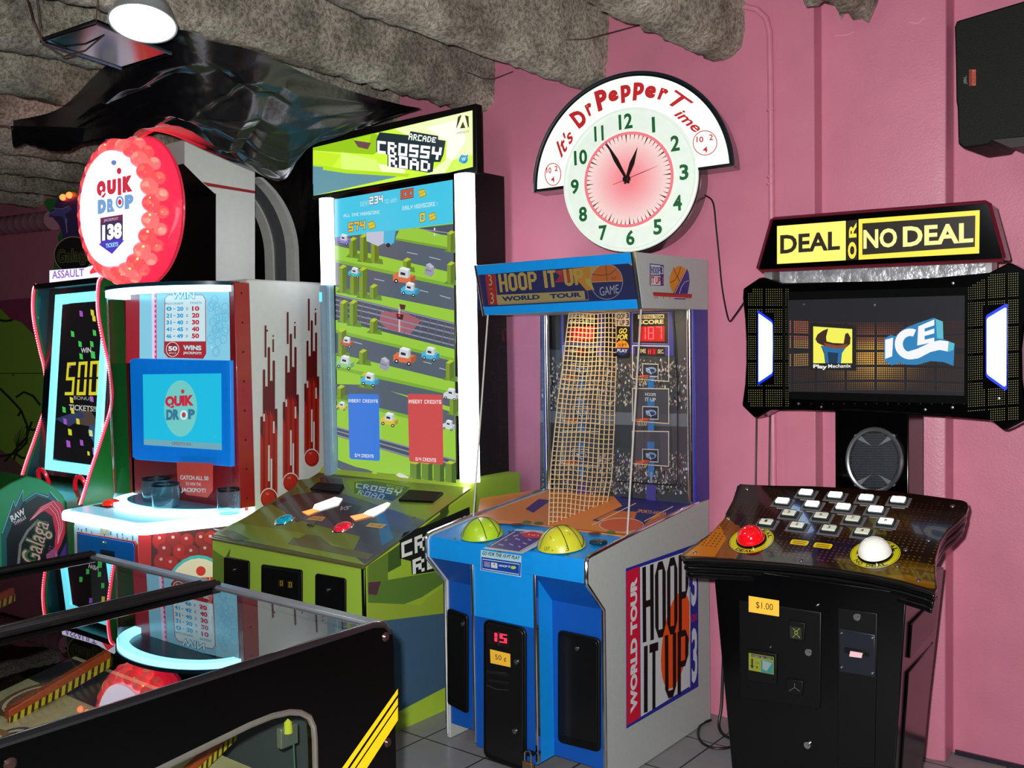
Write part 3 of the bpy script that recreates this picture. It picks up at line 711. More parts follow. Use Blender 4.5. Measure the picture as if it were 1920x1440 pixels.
# ball-shaped pads
BALL = mat('yellow_rubber', (206, 206, 48), .35, coat=.2); BALLB = mat('green_rubber', (170, 206, 40), .35, coat=.2)
for (x, y, mm, R, tx) in ((904, 999, BALLB, .080, 0), (1053, 1019, BALL, .086, 1)):
    c = atp(x, y+4, CP0, CN); c0 = c-CN*R*.20
    pad = MB().sphere(c0, R, 44, 18, bot=PI*.44, basis=((1, 0, 0), CN.cross(Vector((1, 0, 0))), CN)).build('ball_pad', mm, hp)
    seams = MB()
    for (n_, off) in ((Vector((.55, .75, .2)), .0), (Vector((.9, -.4, .1)), .0), (Vector((.35, .9, .25)), .034), (Vector((.15, -.55, .85)), .03)):
        n_ = n_.normalized(); a = n_.orthogonal().normalized(); b = n_.cross(a); rr_ = math.sqrt(R*R-off*off)+.0002; run = []
        for k in range(73):
            p = c0+n_*off+(a*math.cos(2*PI*k/72)+b*math.sin(2*PI*k/72))*rr_
            if (p-c).dot(CN) > .002: run.append(p)
            elif len(run) > 2: seams.tube(run, .0016, 5); run = []
            else: run = []
        if len(run) > 2: seams.tube(run, .0016, 5)
    seams.build('ball_seams', mat('seam_black', (24, 26, 18), .5), pad)
    if tx:
        def onball(x_, y_):
            d = ray(x_, y_).normalized(); oc = EYE-c0; bq_ = oc.dot(d); disc = max(0, bq_*bq_-(oc.dot(oc)-(R+.0016)**2)); return EYE+d*(-bq_-math.sqrt(disc))
        g = Art(onball, -CF, off=.0004)
        g.text('GRIP', [(1020, 1026), (1031, 1024), (1031, 1031), (1020, 1033)], (120, 124, 60), .01); g.text('-RITE', [(1034, 1026), (1065, 1023), (1065, 1033), (1034, 1035)], (34, 40, 24), .02)
        g.text('SPALDING', [(1030, 1005), (1066, 997), (1070, 1003), (1032, 1011)], (150, 140, 30), .03)
        g.build('ball_lettering', pad)
bq = atp(1122, 1019, CP0, CN); MB().box(bq.x-.026, bq.x+.026, bq.y-.02, bq.y+.02, bq.z-.004, bq.z+.012).build('start_button', mat('dark_teal_button', (8, 44, 60), .25, coat=.3), hp, bevel=.005)
# inside floor (court print)
FP0 = Vector((-2, 2.86, .8335)); FN = Vector((0, -(.876-.834), .5)).normalized()
MB().prism([(XL+.02, y, z) for y, z in [(2.86, .815), (2.86, .832), (3.36, .874), (3.36, .85)]], (XR-XL-.04, 0, 0)).build('court_floor', mat('court_orange', (214, 124, 60), .35), hp)
g = artpl(FP0, FN)
g.poly([(1010, 985), (1180, 1003), (1196, 990), (1224, 975), (1260, 958), (1300, 940), (1160, 927), (1010, 918), (900, 935), (893, 980)], (222, 132, 66))
g.poly([(1175, 958), (1200, 962), (1255, 967), (1300, 944), (1240, 934), (1160, 926), (1150, 930)], (42, 44, 128))
g.poly([(1110, 976), (1192, 937), (1260, 942), (1200, 990), (1150, 985)], (34, 38, 120)); g.poly([(1118, 974), (1150, 958), (1195, 960), (1185, 985), (1150, 984)], (206, 110, 60))
g.ring(1165, 985, 42, 14, 1.6, (216, 190, 170)); g.ell(1165, 985, 39, 12, (210, 92, 66)); g.line([(1110, 985), (1192, 944)], 1.4, (236, 214, 196)); g.line([(1208, 978), (1262, 950)], 1.4, (236, 214, 196))
g.poly([(985, 955), (1010, 936), (1034, 938), (1000, 962)], (38, 40, 120))
g.text('SPORTS ARENA', [(1196, 955), (1250, 961), (1248, 967), (1194, 961)], (222, 150, 96), .02, .3)
for x, y in ((988, 980), (1010, 982), (1145, 999)): g.ell(x, y, 9, 3.5, (84, 118, 40))
g.ell(970, 984, 12, 2.4, (90, 44, 24)); g.ell(1115, 1001, 12, 2.4, (90, 44, 24))
g.build('court_print', hp)
# back panel with crowd print, score boards
MB().box(XL+.01, XR-.02, 3.355, 3.43, .86, 1.66).build('back_panel', mat('playfield_dark', (50, 56, 62), .4), hp)
YP = 3.354; g = artpx('Y', YP, NY); rnd = random.Random(3)
g.poly([(1013, 590), (1300, 586), (1300, 946), (1013, 925)], (56, 62, 70))
g.poly([(1013, 590), (1262, 586), (1262, 662), (1013, 655)], (14, 14, 20))
for k in range(3400):
    x = rnd.uniform(1017, 1290); y = rnd.choice([rnd.uniform(680, 760), rnd.uniform(850, 925), rnd.uniform(670, 925)])
    if 765 < y < 850 and rnd.random() < .6: continue
    s_ = rnd.uniform(1.2, 3.4); v = rnd.choice((90, 120, 150, 180, 205, 40, 60)); c = (v, v-rnd.randint(0, 14), v-rnd.randint(-8, 20))
    if rnd.random() < .07: c = rnd.choice(((120, 40, 50), (60, 60, 120), (120, 100, 60)))
    g.poly([(x-s_/2, y), (x, y-s_*.9), (x+s_/2, y), (x+s_*.3, y+s_), (x-s_*.4, y+s_)], c, up=False)
g.up()
g.poly([(1013, 770), (1295, 776), (1295, 800), (1013, 792)], (98, 104, 118)); g.poly([(1013, 792), (1295, 800), (1295, 846), (1013, 834)], (52, 58, 66))
g.poly([(1150, 650), (1180, 650), (1180, 672), (1150, 672)], (20, 20, 24))
for X0 in (1055, 1186):   # two scoreboards, left one behind the net
    g.poly([(X0-3, 585), (X0+78, 584), (X0+78, 668), (X0-3, 664)], (58, 60, 150))
    g.poly([(X0+1, 587), (X0+68, 586), (X0+68, 645), (X0+1, 643)], (18, 14, 16)); g.line([(X0+1, 587), (X0+68, 586), (X0+68, 645), (X0+1, 643)], 1, (150, 150, 200), closed=True)
    g.poly([(X0+11, 590), (X0+60, 589), (X0+60, 597), (X0+11, 598)], (226, 206, 150)); g.text('VISITING TEAM' if X0 > 1100 else 'HOME TEAM', [(X0+13, 591.5), (X0+58, 590.5), (X0+58, 596), (X0+13, 597)], (60, 44, 20), .02)
    g.text('SCORE', [(X0+13, 600), (X0+59, 599), (X0+59, 607), (X0+13, 608.5)], (240, 224, 168), .04)
    g.poly([(X0+12, 612), (X0+61, 611), (X0+61, 640), (X0+12, 640)], (190, 12, 30))
    g.poly([(X0+6, 650), (X0+62, 651), (X0+62, 668), (X0+6, 666)], (28, 26, 34))
    g.text('TIME', [(X0+10, 654), (X0+26, 654), (X0+26, 662), (X0+10, 662)], (190, 176, 140), .03); g.text('SEC.', [(X0+48, 655), (X0+60, 655), (X0+60, 663), (X0+48, 663)], (190, 176, 140), .03)
    g.poly([(X0+30, 653), (X0+46, 653), (X0+46, 665), (X0+30, 665)], (120, 10, 24))
    xm = X0+36
    g.poly([(xm-6, 700), (xm+5, 700), (xm+5, 895), (xm-6, 893)], (40, 116, 190)); g.poly([(xm-2, 885), (xm+2, 885), (xm+2, 905), (xm-2, 905)], (130, 150, 180)); g.poly([(xm-9, 905), (xm+9, 907), (xm+8, 950), (xm-10, 948)], (74, 66, 146))
    for y in (648, 728, 808):
        h = 65 if y > 650 else 66
        g.poly([(X0+1, y), (X0+69, y+1), (X0+69, y+h+1), (X0+1, y+h-4)], (66, 70, 82)) if y > 650 else None
        g.line([(X0+1, y), (X0+69, y+1), (X0+69, y+h+1), (X0+1, y+h-4)], 2.4, (206, 196, 180), closed=True)
        g.poly([(xm-7, y+20), (xm+6, y+20), (xm+6, y+62), (xm-7, y+60)], (48, 110, 176)) if y > 650 else None
        g.poly([(X0+20, y+34), (X0+49, y+35), (X0+49, y+58), (X0+20, y+57)], (40, 46, 64)); g.line([(X0+20, y+34), (X0+49, y+35), (X0+49, y+58), (X0+20, y+57)], 2, (200, 196, 190), closed=True)
        g.ell(X0+36, y+46, 10, 6, (120, 150, 190)); g.ell(X0+37, y+47, 6, 3.5, (40, 54, 84)); g.line([(X0+26, y+42), (X0+33, y+46), (X0+36, y+54)], 1.6, (170, 196, 224))
    g.text('HOOPS', [(X0+25, 736), (X0+45, 737), (X0+45, 743), (X0+25, 742)], (180, 190, 200), .03); g.text('IT UP', [(X0+25, 745), (X0+45, 746), (X0+45, 753), (X0+25, 752)], (180, 190, 200), .03)
g.poly([(1154, 586), (1182, 586), (1182, 612), (1154, 611)], (206, 180, 150)); g.text('HOOP', [(1155, 588), (1173, 588), (1173, 598), (1155, 598)], (30, 26, 40), .03); g.text('IT UP', [(1155, 600), (1173, 600), (1173, 610), (1155, 610)], (30, 26, 40), .03)
g.text('3', [(1175, 587), (1181, 587), (1181, 597), (1175, 597)], (30, 26, 60), .03); g.text('3', [(1175, 600), (1181, 600), (1181, 610), (1175, 610)], (30, 26, 60), .03)
g.poly([(1153, 612), (1183, 613), (1183, 669), (1153, 668)], (16, 14, 18)); g.text('GO', [(1162, 616), (1177, 615), (1177, 625), (1162, 626)], (240, 214, 90), .03, .25); g.text('FOR', [(1158, 628), (1178, 626), (1178, 636), (1158, 638)], (240, 214, 90), .03, .25)
g.ell(1168, 652, 13, 14, (238, 142, 34), a0=PI, a1=2*PI); g.ell(1168, 652, 13, 14, (30, 44, 110), a0=0, a1=PI); g.line([(1168, 638), (1168, 652)], .8, (60, 30, 10)); g.text('PLAY', [(1159, 654), (1178, 655), (1178, 661), (1159, 660)], (210, 214, 220), .02); g.text('10 PT', [(1160, 644), (1177, 644), (1177, 650), (1160, 650)], (60, 30, 10), .02)
g.line([(1060, 586), (1266, 584)], 1, (20, 20, 24)); g.line([(1262, 586), (1272, 720), (1272, 900), (1268, 910), (1240, 908), (1160, 902)], 2.6, (16, 16, 18))
g.poly([(1166, 931), (1215, 936), (1215, 948), (1166, 942)], (10, 10, 12)); g.text('WORLD HOOP IT UP', [(1169, 934), (1212, 938), (1212, 945), (1169, 940)], (190, 190, 196), .02)
hh_ = g.h; g.build('playfield_print', hp)
g = artpx('Y', YP, NY, off=hh_+.0005)
g.seg('187', [(1200, 613), (1245, 612), (1245, 636), (1200, 637)], (255, 90, 96), .17); g.seg('180', [(1069, 613), (1114, 612), (1114, 636), (1069, 637)], (255, 60, 70), .24)
g.seg('H1', [(1216, 655), (1230, 655), (1230, 664), (1216, 664)], (255, 60, 70), .2); g.seg('41', [(1086, 655), (1100, 655), (1100, 664), (1086, 664)], (255, 60, 70), .2)
g.build('score_digits', hp, emit=1.5)
# small rims on the playfield
RIM = mat('orange_rim', (206, 74, 44), .4)
for X0 in (1071, 1204):
    for y in (706, 787, 866):
        c = at(X0, y, 'Y', 3.315); R = .026
        ho = MB().tube([c+Vector((math.cos(a)*R, math.sin(a)*R, 0)) for a in [2*PI*k/20 for k in range(20)]], .0028, 6, closed=True).box(c.x-.014, c.x+.014, c.y+R-.002, 3.356, c.z-.005, c.z+.004).build('hoop_rim', RIM, hp)
        nb = MB()
        for k in range(10):
            a = 2*PI*k/10; b = a+.3; nb.tube([c+Vector((math.cos(a)*R, math.sin(a)*R, 0)), c+Vector((math.cos(b)*R*.7, math.sin(b)*R*.7, -.012)), c+Vector((math.cos(a)*R*.55, math.sin(a)*R*.55, -.024))], .0009, 4)
        nb.build('hoop_net', mat('net_string', (210, 180, 130), .7), ho)
# divider net
nc = [at(1066, 590, 'X', -2.13), at(1156, 588, 'X', -2.13), at(1127, 992, 'X', -2.13), at(1029, 985, 'X', -2.13)]
def lerp_tab(t, v):
    for (a, x), (b, y) in zip(t[:-1], t[1:]):
        if v <= b: return x+(y-x)*(v-a)/(b-a)
    return t[-1][1]
NL, NR = [(0, 1067), (.2, 1056), (.42, 1043), (.72, 1034), (1, 1029)], [(0, 1155), (.25, 1157), (.5, 1154), (.75, 1146), (1, 1128)]
def netp(u, v):
    x = lerp_tab(NL, v)*(1-u)+lerp_tab(NR, v)*u; y = 588+v*(398+10*u); p = at(x, y, 'X', -2.13)
    return p+Vector((.007*math.sin(v*5+u*3)*math.sin(PI*v), .0, .002*math.sin(u*9+v*6)))
nt = MB(); NU, NV = 13, 45
for j in range(NV+1): nt.tube([netp(i/NU+(.01*(j % 3 == 0) if i == NU else 0), j/NV) for i in range(NU+1)], .0022, 4)
for i in range(NU+1): nt.tube([netp(i/NU, j/NV) for j in range(NV+1)], .0019, 4)
nt.build('divider_net', mat('cream_netting', (250, 214, 160), .7), hp)
# chrome posts and blue rear uprights
for x in (XL+.02, XR-.02):
    MB().box(x-.02 if x < -2 else x, x if x < -2 else x+.02, 3.335, 3.445, .885, 1.64).build('rear_upright', NAVY, hp, bevel=.002)
    MB().lathe([(.013, .885), (.013, 1.63)], (x+(.005 if x < -2 else -.002), 3.335, 0), n=16).build('chrome_post', CHROME, hp)
# header
hf0, hf1 = Vector((0, 2.905, 1.822)), Vector((0, 2.952, 1.628)); HN = Vector((0, -(1.822-1.628), -(2.952-2.905))).normalized()
MB().prism([(XL-.005, y, z) for y, z in [(2.905, 1.822), (3.445, 1.826), (3.445, 1.632), (2.952, 1.628)]], (XR-XL+.006, 0, 0)).build('header_box', GREY, hp)
def hpt(x, t, o=0): p = hf0.lerp(hf1, t)+HN*o; return Vector((x, p.y, p.z))
for t0, t1 in ((0, .19), (.83, 1.0)):
    MB().loft([hpt(XL+.012, t0, .0), hpt(XR-.012, t0, 0), hpt(XR-.012, t1, 0), hpt(XL+.012, t1, 0)], [hpt(XL+.012, t0, .008), hpt(XR-.012, t0, .008), hpt(XR-.012, t1, .008), hpt(XL+.012, t1, .008)]).build('header_rail', BLUE, hp, bevel=.002)
for x in (XL+.002, XR-.010): MB().tube([hpt(x+.003, -.01, .004), hpt(x+.003, 1.01, .004)], .008, 8).build('header_edge', CHROME, hp)
g = artpl(hf0+HN*.003, HN, off=.0005)
g.poly([(892, 510), (1188, 490), (1196, 568), (896, 582)], (10, 26, 120))
g.poly([(1010, 520), (1188, 496), (1192, 530), (1100, 560)], (14, 24, 110))
g.poly([(909.5, 514), (927, 511.5), (934, 571), (916, 572)], (206, 32, 36)); g.text('3', [(915, 515), (921, 514.5), (924, 535), (917, 536)], (232, 204, 150), .0); g.text('on', [(917, 541), (923, 540), (923.5, 543), (917.5, 544)], (220, 150, 120), .01); g.text('3', [(919, 549), (925, 548.5), (927, 569), (920, 570)], (232, 204, 150), .0)
g.line([(928, 511), (1096, 500), (1104, 562), (934, 571)], 1.6, (206, 190, 130), closed=True)
g.poly([(1040, 508), (1093, 500), (1122, 494), (1110, 540), (1096, 532), (1062, 528)], (214, 80, 40)); g.poly([(1066, 506), (1122, 496), (1128, 540), (1100, 545)], (244, 168, 40)); g.poly([(1058, 506), (1066, 505), (1060, 528), (1040, 530)], (196, 40, 74))
g.poly([(1066, 500), (1128, 493), (1145, 497), (1120, 500), (1100, 498)], (236, 200, 90)); g.poly([(1106, 500), (1124, 498), (1125, 522), (1108, 523)], (232, 190, 96))
YL = (232, 196, 96)
for wd, (a, b) in (('HOOP', (934, 1005)), ('IT', (1018, 1041)), ('UP', (1056, 1092))):
    ya, yb = 514-(a-934)*.074, 514-(b-934)*.074; h = 34-(a-934)*.02
    g.block(wd, [(a, ya), (b, yb), (b+4, yb+h-1), (a+4, ya+h)], YL, w=.32, h=.16)
g.poly([(931, 553), (1096, 545), (1098, 561), (933, 570)], (214, 194, 120)); g.text('WORLD', [(941, 556), (1012, 552), (1013, 561), (942, 565)], (34, 40, 120), .05); g.text('TOUR', [(1031, 551), (1090, 547.5), (1091, 556.5), (1032, 560)], (34, 40, 120), .05)
g.ell(1138, 528, 30, 33, (24, 34, 120), a0=0, a1=PI, n=24); g.ell(1138, 528, 30, 33, (244, 126, 32), a0=PI, a1=2*PI, n=24); g.ring(1138, 528, 30.5, 33.5, 1, (206, 210, 230), n=40)
g.line([(1136, 495), (1139, 528), (1141, 559)], 1, (70, 30, 20)); g.line([(1110, 514), (1128, 516), (1144, 514), (1157, 503)], 1.1, (70, 30, 20)); g.line([(1108, 529), (1168, 526)], 1.4, (248, 190, 110))
g.text('GAME', [(1123, 539), (1160, 533), (1162, 549), (1127, 555)], (206, 214, 236), .0, .2); g.text('FIT', [(1148, 520), (1157, 519), (1157, 524), (1148, 525)], (120, 50, 16), .0)
g.poly([(1098, 523), (1107, 522), (1115, 545), (1099, 531)], (232, 206, 90)); g.poly([(1176, 492), (1187, 490), (1188, 500)], (240, 200, 160))
g.build('header_graphic', hp, emit=.28, rough=.15)
# graphics on the right side
g = artpx('X', XR+.001, PX)
g.poly([(1218, 494), (1244, 497), (1244, 536), (1218, 535)], (40, 44, 120)); g.poly([(1219.5, 496), (1238, 498), (1238, 515), (1219.5, 515)], (200, 208, 214)); g.poly([(1219.5, 517), (1238, 517.5), (1238, 534.5), (1219.5, 534)], (216, 206, 206))
g.block('HOOP', [(1220, 499), (1238, 501), (1238, 514), (1220, 513)], (30, 34, 110)); g.text('IT UP', [(1220, 518), (1238, 519), (1238, 533), (1220, 532)], (170, 40, 54), .04); g.text('3', [(1239.5, 499), (1243, 500), (1243, 515), (1239.5, 514)], (220, 220, 224)); g.text('3', [(1239.5, 519), (1243, 519), (1243, 533), (1239.5, 533)], (200, 60, 74))
g.ell(1273.5, 527, 18.5, 28, (212, 134, 20)); g.poly([(1287, 502), (1291, 512), (1292.5, 528), (1289, 551), (1262, 550)], (44, 40, 130))
for pts, c in (([(1262, 502), (1270, 520), (1280, 540), (1284, 551)], (40, 30, 20)), ([(1276, 500), (1271, 516), (1264, 526), (1256, 530)], (40, 30, 20)), ([(1291, 526), (1283, 529), (1277, 538), (1273, 551)], (180, 180, 200)), ([(1287, 503), (1264, 551)], (220, 190, 120))): g.line(pts, 1.1, c)
g.poly([(1223, 549), (1297, 553), (1296, 559), (1225, 555)], (192, 40, 34)); g.line([(1224, 548.5), (1297, 552.5)], 1.2, (60, 20, 30)); g.poly([(1263, 559), (1285, 560), (1284, 562), (1264, 561)], (44, 40, 130))
for x in (1227, 1231, 1243, 1255, 1284, 1288, 1293): g.line([(x, 555), (x+.3, 560)], 1, (150, 30, 40))
# lower decal
def S(x, y): return at(x, y, 'X', XR)
q0 = (1173, 1067)
g.poly([(1172.5, 1066), (1308, 1018), (1308.5, 1287), (1173.5, 1366)], (30, 44, 150)); g.poly([(1199, 1063), (1291, 1032), (1291.5, 1287), (1200.5, 1344)], (206, 208, 212))
g.poly([(1173.5, 1071), (1198, 1062), (1199.5, 1345), (1174.5, 1360)], (206, 22, 54))
g.text('WORLD TOUR', [(1181, 1338), (1181, 1086), (1193.5, 1081), (1194, 1330)], (214, 216, 222), .055)
g.poly([(1293, 1031), (1307, 1026), (1308, 1284), (1294, 1292)], (34, 40, 140)); g.text('3', [(1295.5, 1282), (1305.5, 1276), (1305, 1174), (1295, 1179)][::1], (206, 210, 226), .03) if 0 else None
g.text('3', [(1295.5, 1180), (1306, 1174), (1306.5, 1276), (1296, 1283)], (206, 210, 230), .03); g.text('3', [(1294.5, 1040), (1305, 1036), (1305.5, 1134), (1295, 1138)], (206, 210, 230), .03); g.text('ON', [(1295, 1153), (1305, 1149), (1305, 1163), (1295, 1167)], (190, 30, 90), .03)
g.ell(1266, 1200, 25, 92, (238, 84, 24), rot=.14)
g.poly([(1291.5, 1100), (1293, 1100), (1293, 1290), (1291.5, 1288)], (206, 208, 212))
K = (14, 10, 12)
g.block('HOOP', [(1203, 1064), (1290, 1035), (1290, 1180), (1204, 1205)], K, w=.32, h=.09, gap=.12); g.block('IT', [(1206, 1212), (1233, 1203), (1233, 1326), (1206, 1337)], K, w=.34, h=.13, gap=.2); g.block('UP', [(1245, 1192), (1290, 1178), (1289, 1296), (1246, 1312)], (30, 8, 10), w=.31, h=.10, gap=.12)
g.build('side_decal', hp)
# clear panels
ACR = glass('clear_acrylic', (236, 242, 246), 1.35, boost=.8)
af = [(XL+.012, 2.985, 1.628), (XR-.012, 2.945, 1.628), (XR-.012, 2.848, .834), (XL+.012, 2.862, .836)]
af = [(XL+.012, 2.962, 1.628), (XR-.012, 2.962, 1.628), (XR-.012, 2.852, .834), (XL+.012, 2.852, .834)]
MB().add(af, [(0, 1, 2, 3)]).build('front_window', ACR, hp, recalc=False)
for x in (XL+.012, XR-.012):
    MB().add([(x, 2.962, 1.628), (x, 3.335, 1.63), (x, 3.335, .880), (x, 2.852, .834)], [(0, 1, 2, 3)]).build('side_window', ACR, hp, recalc=False)
    MB().tube([(x, 2.962, 1.628), (x, 2.852, .834)], .0035, 6).build('window_edge', mat('clear_edge', (190, 186, 182), .2, coat=.5), hp)
lamp('header_downlight', 'AREA', (-1.98, 3.12, 1.622), 1.5, (1, .72, .34), .12, (-2.0, 3.2, .9))

# ================================================================ TALL GREEN VIDEO CABINET
KX0, KX1 = -3.666, -2.699
kp = thing('arcade_cabinet', 'tall lime green video arcade cabinet with a portrait screen, left of the blue cabinet', 'arcade machine', ((KX0+KX1)/2, 3.0, 0))
LIME = mat('lime_laminate', (168, 200, 62), .4, var=.03); DGRN = mat('green_edge', (70, 92, 30), .4)
prof = [(2.50, .08), (2.50, 0), (3.42, 0), (3.42, .93), (3.09, .93), (3.06, .897), (2.462, .676), (2.462, .08)]
MB().prism([(KX0, y, z) for y, z in prof], (KX1-KX0, 0, 0)).build('lower_body', LIME, kp)
MB().box(KX0+.01, KX1-.001, 2.505, 3.4, .0, .078).build('toe_kick', mat('toe_kick', (50, 46, 40), .6), kp)
MB().prism([(KX0-.002, y, z) for y, z in [(2.455, .672), (2.455, .684), (3.075, .906), (3.075, .894)]], (KX1-KX0+.004, 0, 0)).build('deck_edge', mat('deck_edge', (92, 92, 50), .35), kp, bevel=.002)
MB().box(-3.63, at(915, 600, 'Y', 3.3).x, 3.105, 3.43, .90, 2.27).build('upper_body', BLACKP, kp)
zt0, zt1 = at(893, 198, 'Y', 3.10).z, at(893, 320, 'Y', 3.10).z; hx0, hx1 = at(584, 300, 'Y', 3.10).x, at(894, 300, 'Y', 3.10).x
MB().box(hx0, hx1, 3.10, 3.14, zt1-.01, zt0+.01).build('marquee_box', BLACKP, kp, bevel=.004)
# marquee
g = artpx('Y', 3.0995, NY); LG = (206, 250, 60); WG = (240, 255, 190)
mq = [(587, 277), (886, 207), (887, 313), (588, 367)]
g.poly(mq, LG)
g.poly([(587, 277), (700, 250), (740, 262), (700, 290), (587, 282)], (150, 200, 20)); g.poly([(587, 283), (640, 290), (620, 318), (587, 312)], (196, 236, 40)); g.poly([(680, 300), (760, 318), (760, 330), (650, 322)], (246, 255, 200)); g.poly([(640, 285), (706, 300), (720, 330), (640, 318)], (220, 250, 120))
g.poly([(587, 310), (650, 323), (762, 326), (735, 334), (588, 367)], (96, 146, 160)); g.poly([(588, 308), (650, 318), (770, 326), (764, 332), (650, 325), (588, 316)], (176, 226, 20))
g.poly([(740, 242), (886, 207), (887, 313), (840, 324), (800, 328), (836, 300), (838, 264), (760, 252)], WG); g.poly([(800, 240), (860, 224), (875, 262), (850, 300), (838, 296), (838, 264)], (252, 255, 236)); g.poly([(850, 300), (887, 290), (887, 313), (834, 325)], (210, 246, 90))
g.poly([(663, 261), (696, 253), (692, 270), (664, 268)], (168, 222, 20)); g.poly([(663, 263), (696, 268), (690, 280), (672, 276)], (108, 72, 74))
g.poly([(587, 312), (606, 313), (606, 340), (587, 345)], (96, 146, 160))
g.poly([(712, 248), (768, 254), (770, 246), (822, 255), (822, 262), (836, 264), (832, 290), (826, 304), (814, 304), (812, 322), (805, 324), (727, 312), (727, 290), (706, 285), (706, 262)], (24, 44, 52))
g.pix('ARCADE', [(768, 250), (819, 258), (817, 268), (766, 262)], (244, 252, 240), grow=.05)
g.pix('CROSSY', [(708, 264), (829, 277), (826, 300), (708, 287)], (255, 255, 255), grow=.06); g.pix('ROAD', [(729, 289), (807, 303), (806, 322), (729, 312)], (255, 255, 255), grow=.06)
g.poly([(859, 220), (864, 216), (867, 216), (857, 240), (856, 240)], (60, 60, 16)); g.poly([(871, 216), (879, 218), (880, 238), (877, 240)], (60, 60, 16)); g.poly([(868.5, 228), (873, 240), (863, 241)], (60, 60, 16)); g.poly([(866, 216), (872, 215), (878, 239), (874, 240), (868.5, 222), (861, 241), (858, 241)], (250, 255, 210))
g.text('ADRENALINE', [(857, 248), (880, 244), (880, 248), (857, 252)], (120, 130, 60), .0)
g.ell(870, 299, 8, 8, (40, 130, 190), n=10); g.poly([(862, 296), (866, 290), (872, 292), (879, 290), (876, 300), (868, 306), (861, 303)], (60, 160, 220)); g.text('W', [(866, 296), (874, 294), (874, 301), (866, 303)], (230, 246, 255), .02)
g.build('marquee_panel', kp, emit=1.05)
# screen
bz = [(621, 366), (851, 322), (857, 914), (629, 896)]
MB().prism([at(x, y, 'Y', 3.09) for x, y in bz], (0, .02, 0)).build('screen_bezel', BLACKG, kp, bevel=.002)
g = artpx('Y', 3.0885, NY)
SX0, SX1 = 627.5, 852.0
def Yx(a, b, x): return a+(b-a)*(x-SX0)/(SX1-SX0)
def xs(y0, x, right): return x
G1, G2, RD, RD2, RL = (156, 208, 62), (128, 180, 54), (86, 98, 112), (72, 84, 98), (140, 144, 168)
def band(a0, b0, a1, b1, col): g.poly([(Lx(a0), a0), (Rx(b0), b0), (Rx(b1), b1), (Lx(a1), a1)], col)
def Lx(y): return 627+(y-374)*.0145
def Rx(y): return 849+(y-337)*.0115
band(374, 337, 893, 911, G1)
band(374, 337, 445, 418, (66, 206, 240))
g.poly([(Lx(445), 445), (760, 431), (Rx(468), 468), (Rx(512), 512), (Lx(460), 460)], RD)
g.poly([(757, 431), (Rx(420), 420), (Rx(443), 443), (800, 436)], RD2)
for d in (0, 9): g.line([(775+d, 428+d*.4), (Rx(430), 438+d)], 2.2, RL)
g.poly([(750, 430), (784, 428), (Rx(446), 446), (Rx(468), 468), (742, 446)], G1); g.poly([(742, 446), (Rx(465), 465), (Rx(470), 470), (742, 450)], (120, 170, 50))
band(460, 512, 492, 540, G1); band(486, 533, 492, 540, G2)
band(492, 540, 537, 582, RD); band(537, 582, 551, 605, G1)
band(551, 605, 600, 655, RD2)
for a, b in ((553, 607), (562, 616), (571, 626), (582, 637), (592, 648)): g.line([(Lx(a), a), (Rx(b), b)], 2.6, RL)
for k in range(16):
    x = 640+k*14; y = 556+k*3.4; g.line([(x, y), (x-8, y+40)], 1.6, (120, 90, 100))
g.poly([(715, 585), (760, 586), (790, 600), (770, 626), (730, 618), (712, 604)], (168, 98, 108))
for a, b in ((571, 626), (582, 637)): g.line([(Lx(a)+60, a+14), (Rx(b)-60, b-14)], 2.4, RL)
band(600, 655, 624, 678, G1); band(618, 672, 624, 678, G2)
band(624, 678, 662, 716, RD); band(662, 716, 693, 742, G1); band(686, 736, 693, 742, G2)
g.poly([(700, 708), (Rx(742), 742), (Rx(765), 765), (690, 722)], RD); g.poly([(Lx(720), 720), (700, 722), (Rx(775), 775), (Rx(800), 800), (Lx(745), 745)], RD)
band(768, 824, 800, 862, G1); band(800, 862, 818, 884, RD2)
for a, b in ((801, 863), (808, 872), (816, 882)): g.line([(Lx(a), a), (Rx(b), b)], 2.6, RL)
band(745, 800, 752, 806, G2)
g.poly([(Lx(868), 868), (690, 880), (740, 902), (700, 896), (Lx(874), 874)], RD); g.poly([(Lx(862), 862), (Lx(892), 892), (740, 904), (690, 884)], RD)
g.poly([(Lx(878), 878), (660, 886), (690, 897), (Lx(893), 893)], (150, 214, 90))
for x0, y0, x1_, y1_ in ((764, 473, 784, 477), (806, 482, 827, 487), (703, 523, 722, 527), (788, 544, 804, 548), (826, 554, 846, 560), (660, 640, 680, 645), (795, 678, 810, 682), (825, 690, 840, 694)): g.line([(x0, y0), (x1_, y1_)], 1.5, (176, 186, 200))
def tree(x, y, h, w_=15):
    g.poly([(x-6, y+2), (x+w_+8, y+6), (x+w_+6, y-4), (x+2, y-6)], (96, 142, 46), up=False); g.up()
    g.poly([(x, y), (x, y-h), (x+w_*.45, y-h+2), (x+w_*.45, y+4)], (132, 160, 40), up=False)
    g.poly([(x+w_*.45, y+4), (x+w_*.45, y-h+2), (x+w_, y-h-3), (x+w_, y-3)], (96, 122, 26), up=False)
    g.poly([(x, y-h), (x+w_*.5, y-h-6), (x+w_, y-h-3), (x+w_*.45, y-h+2)], (186, 206, 40), up=False); g.up()
for t_ in ((656, 480, 30), (676, 488, 44), (697, 490, 36), (757, 505, 16), (637, 546, 44), (658, 550, 34), (675, 556, 50), (695, 558, 20), (840, 470, 32), (840, 530, 34), (639, 602, 34), (657, 608, 40), (695, 622, 20),
           (636, 665, 44), (675, 680, 20), (838, 710, 30), (678, 724, 20), (634, 745, 18), (845, 775, 34), (695, 900, 10)): tree(*t_)
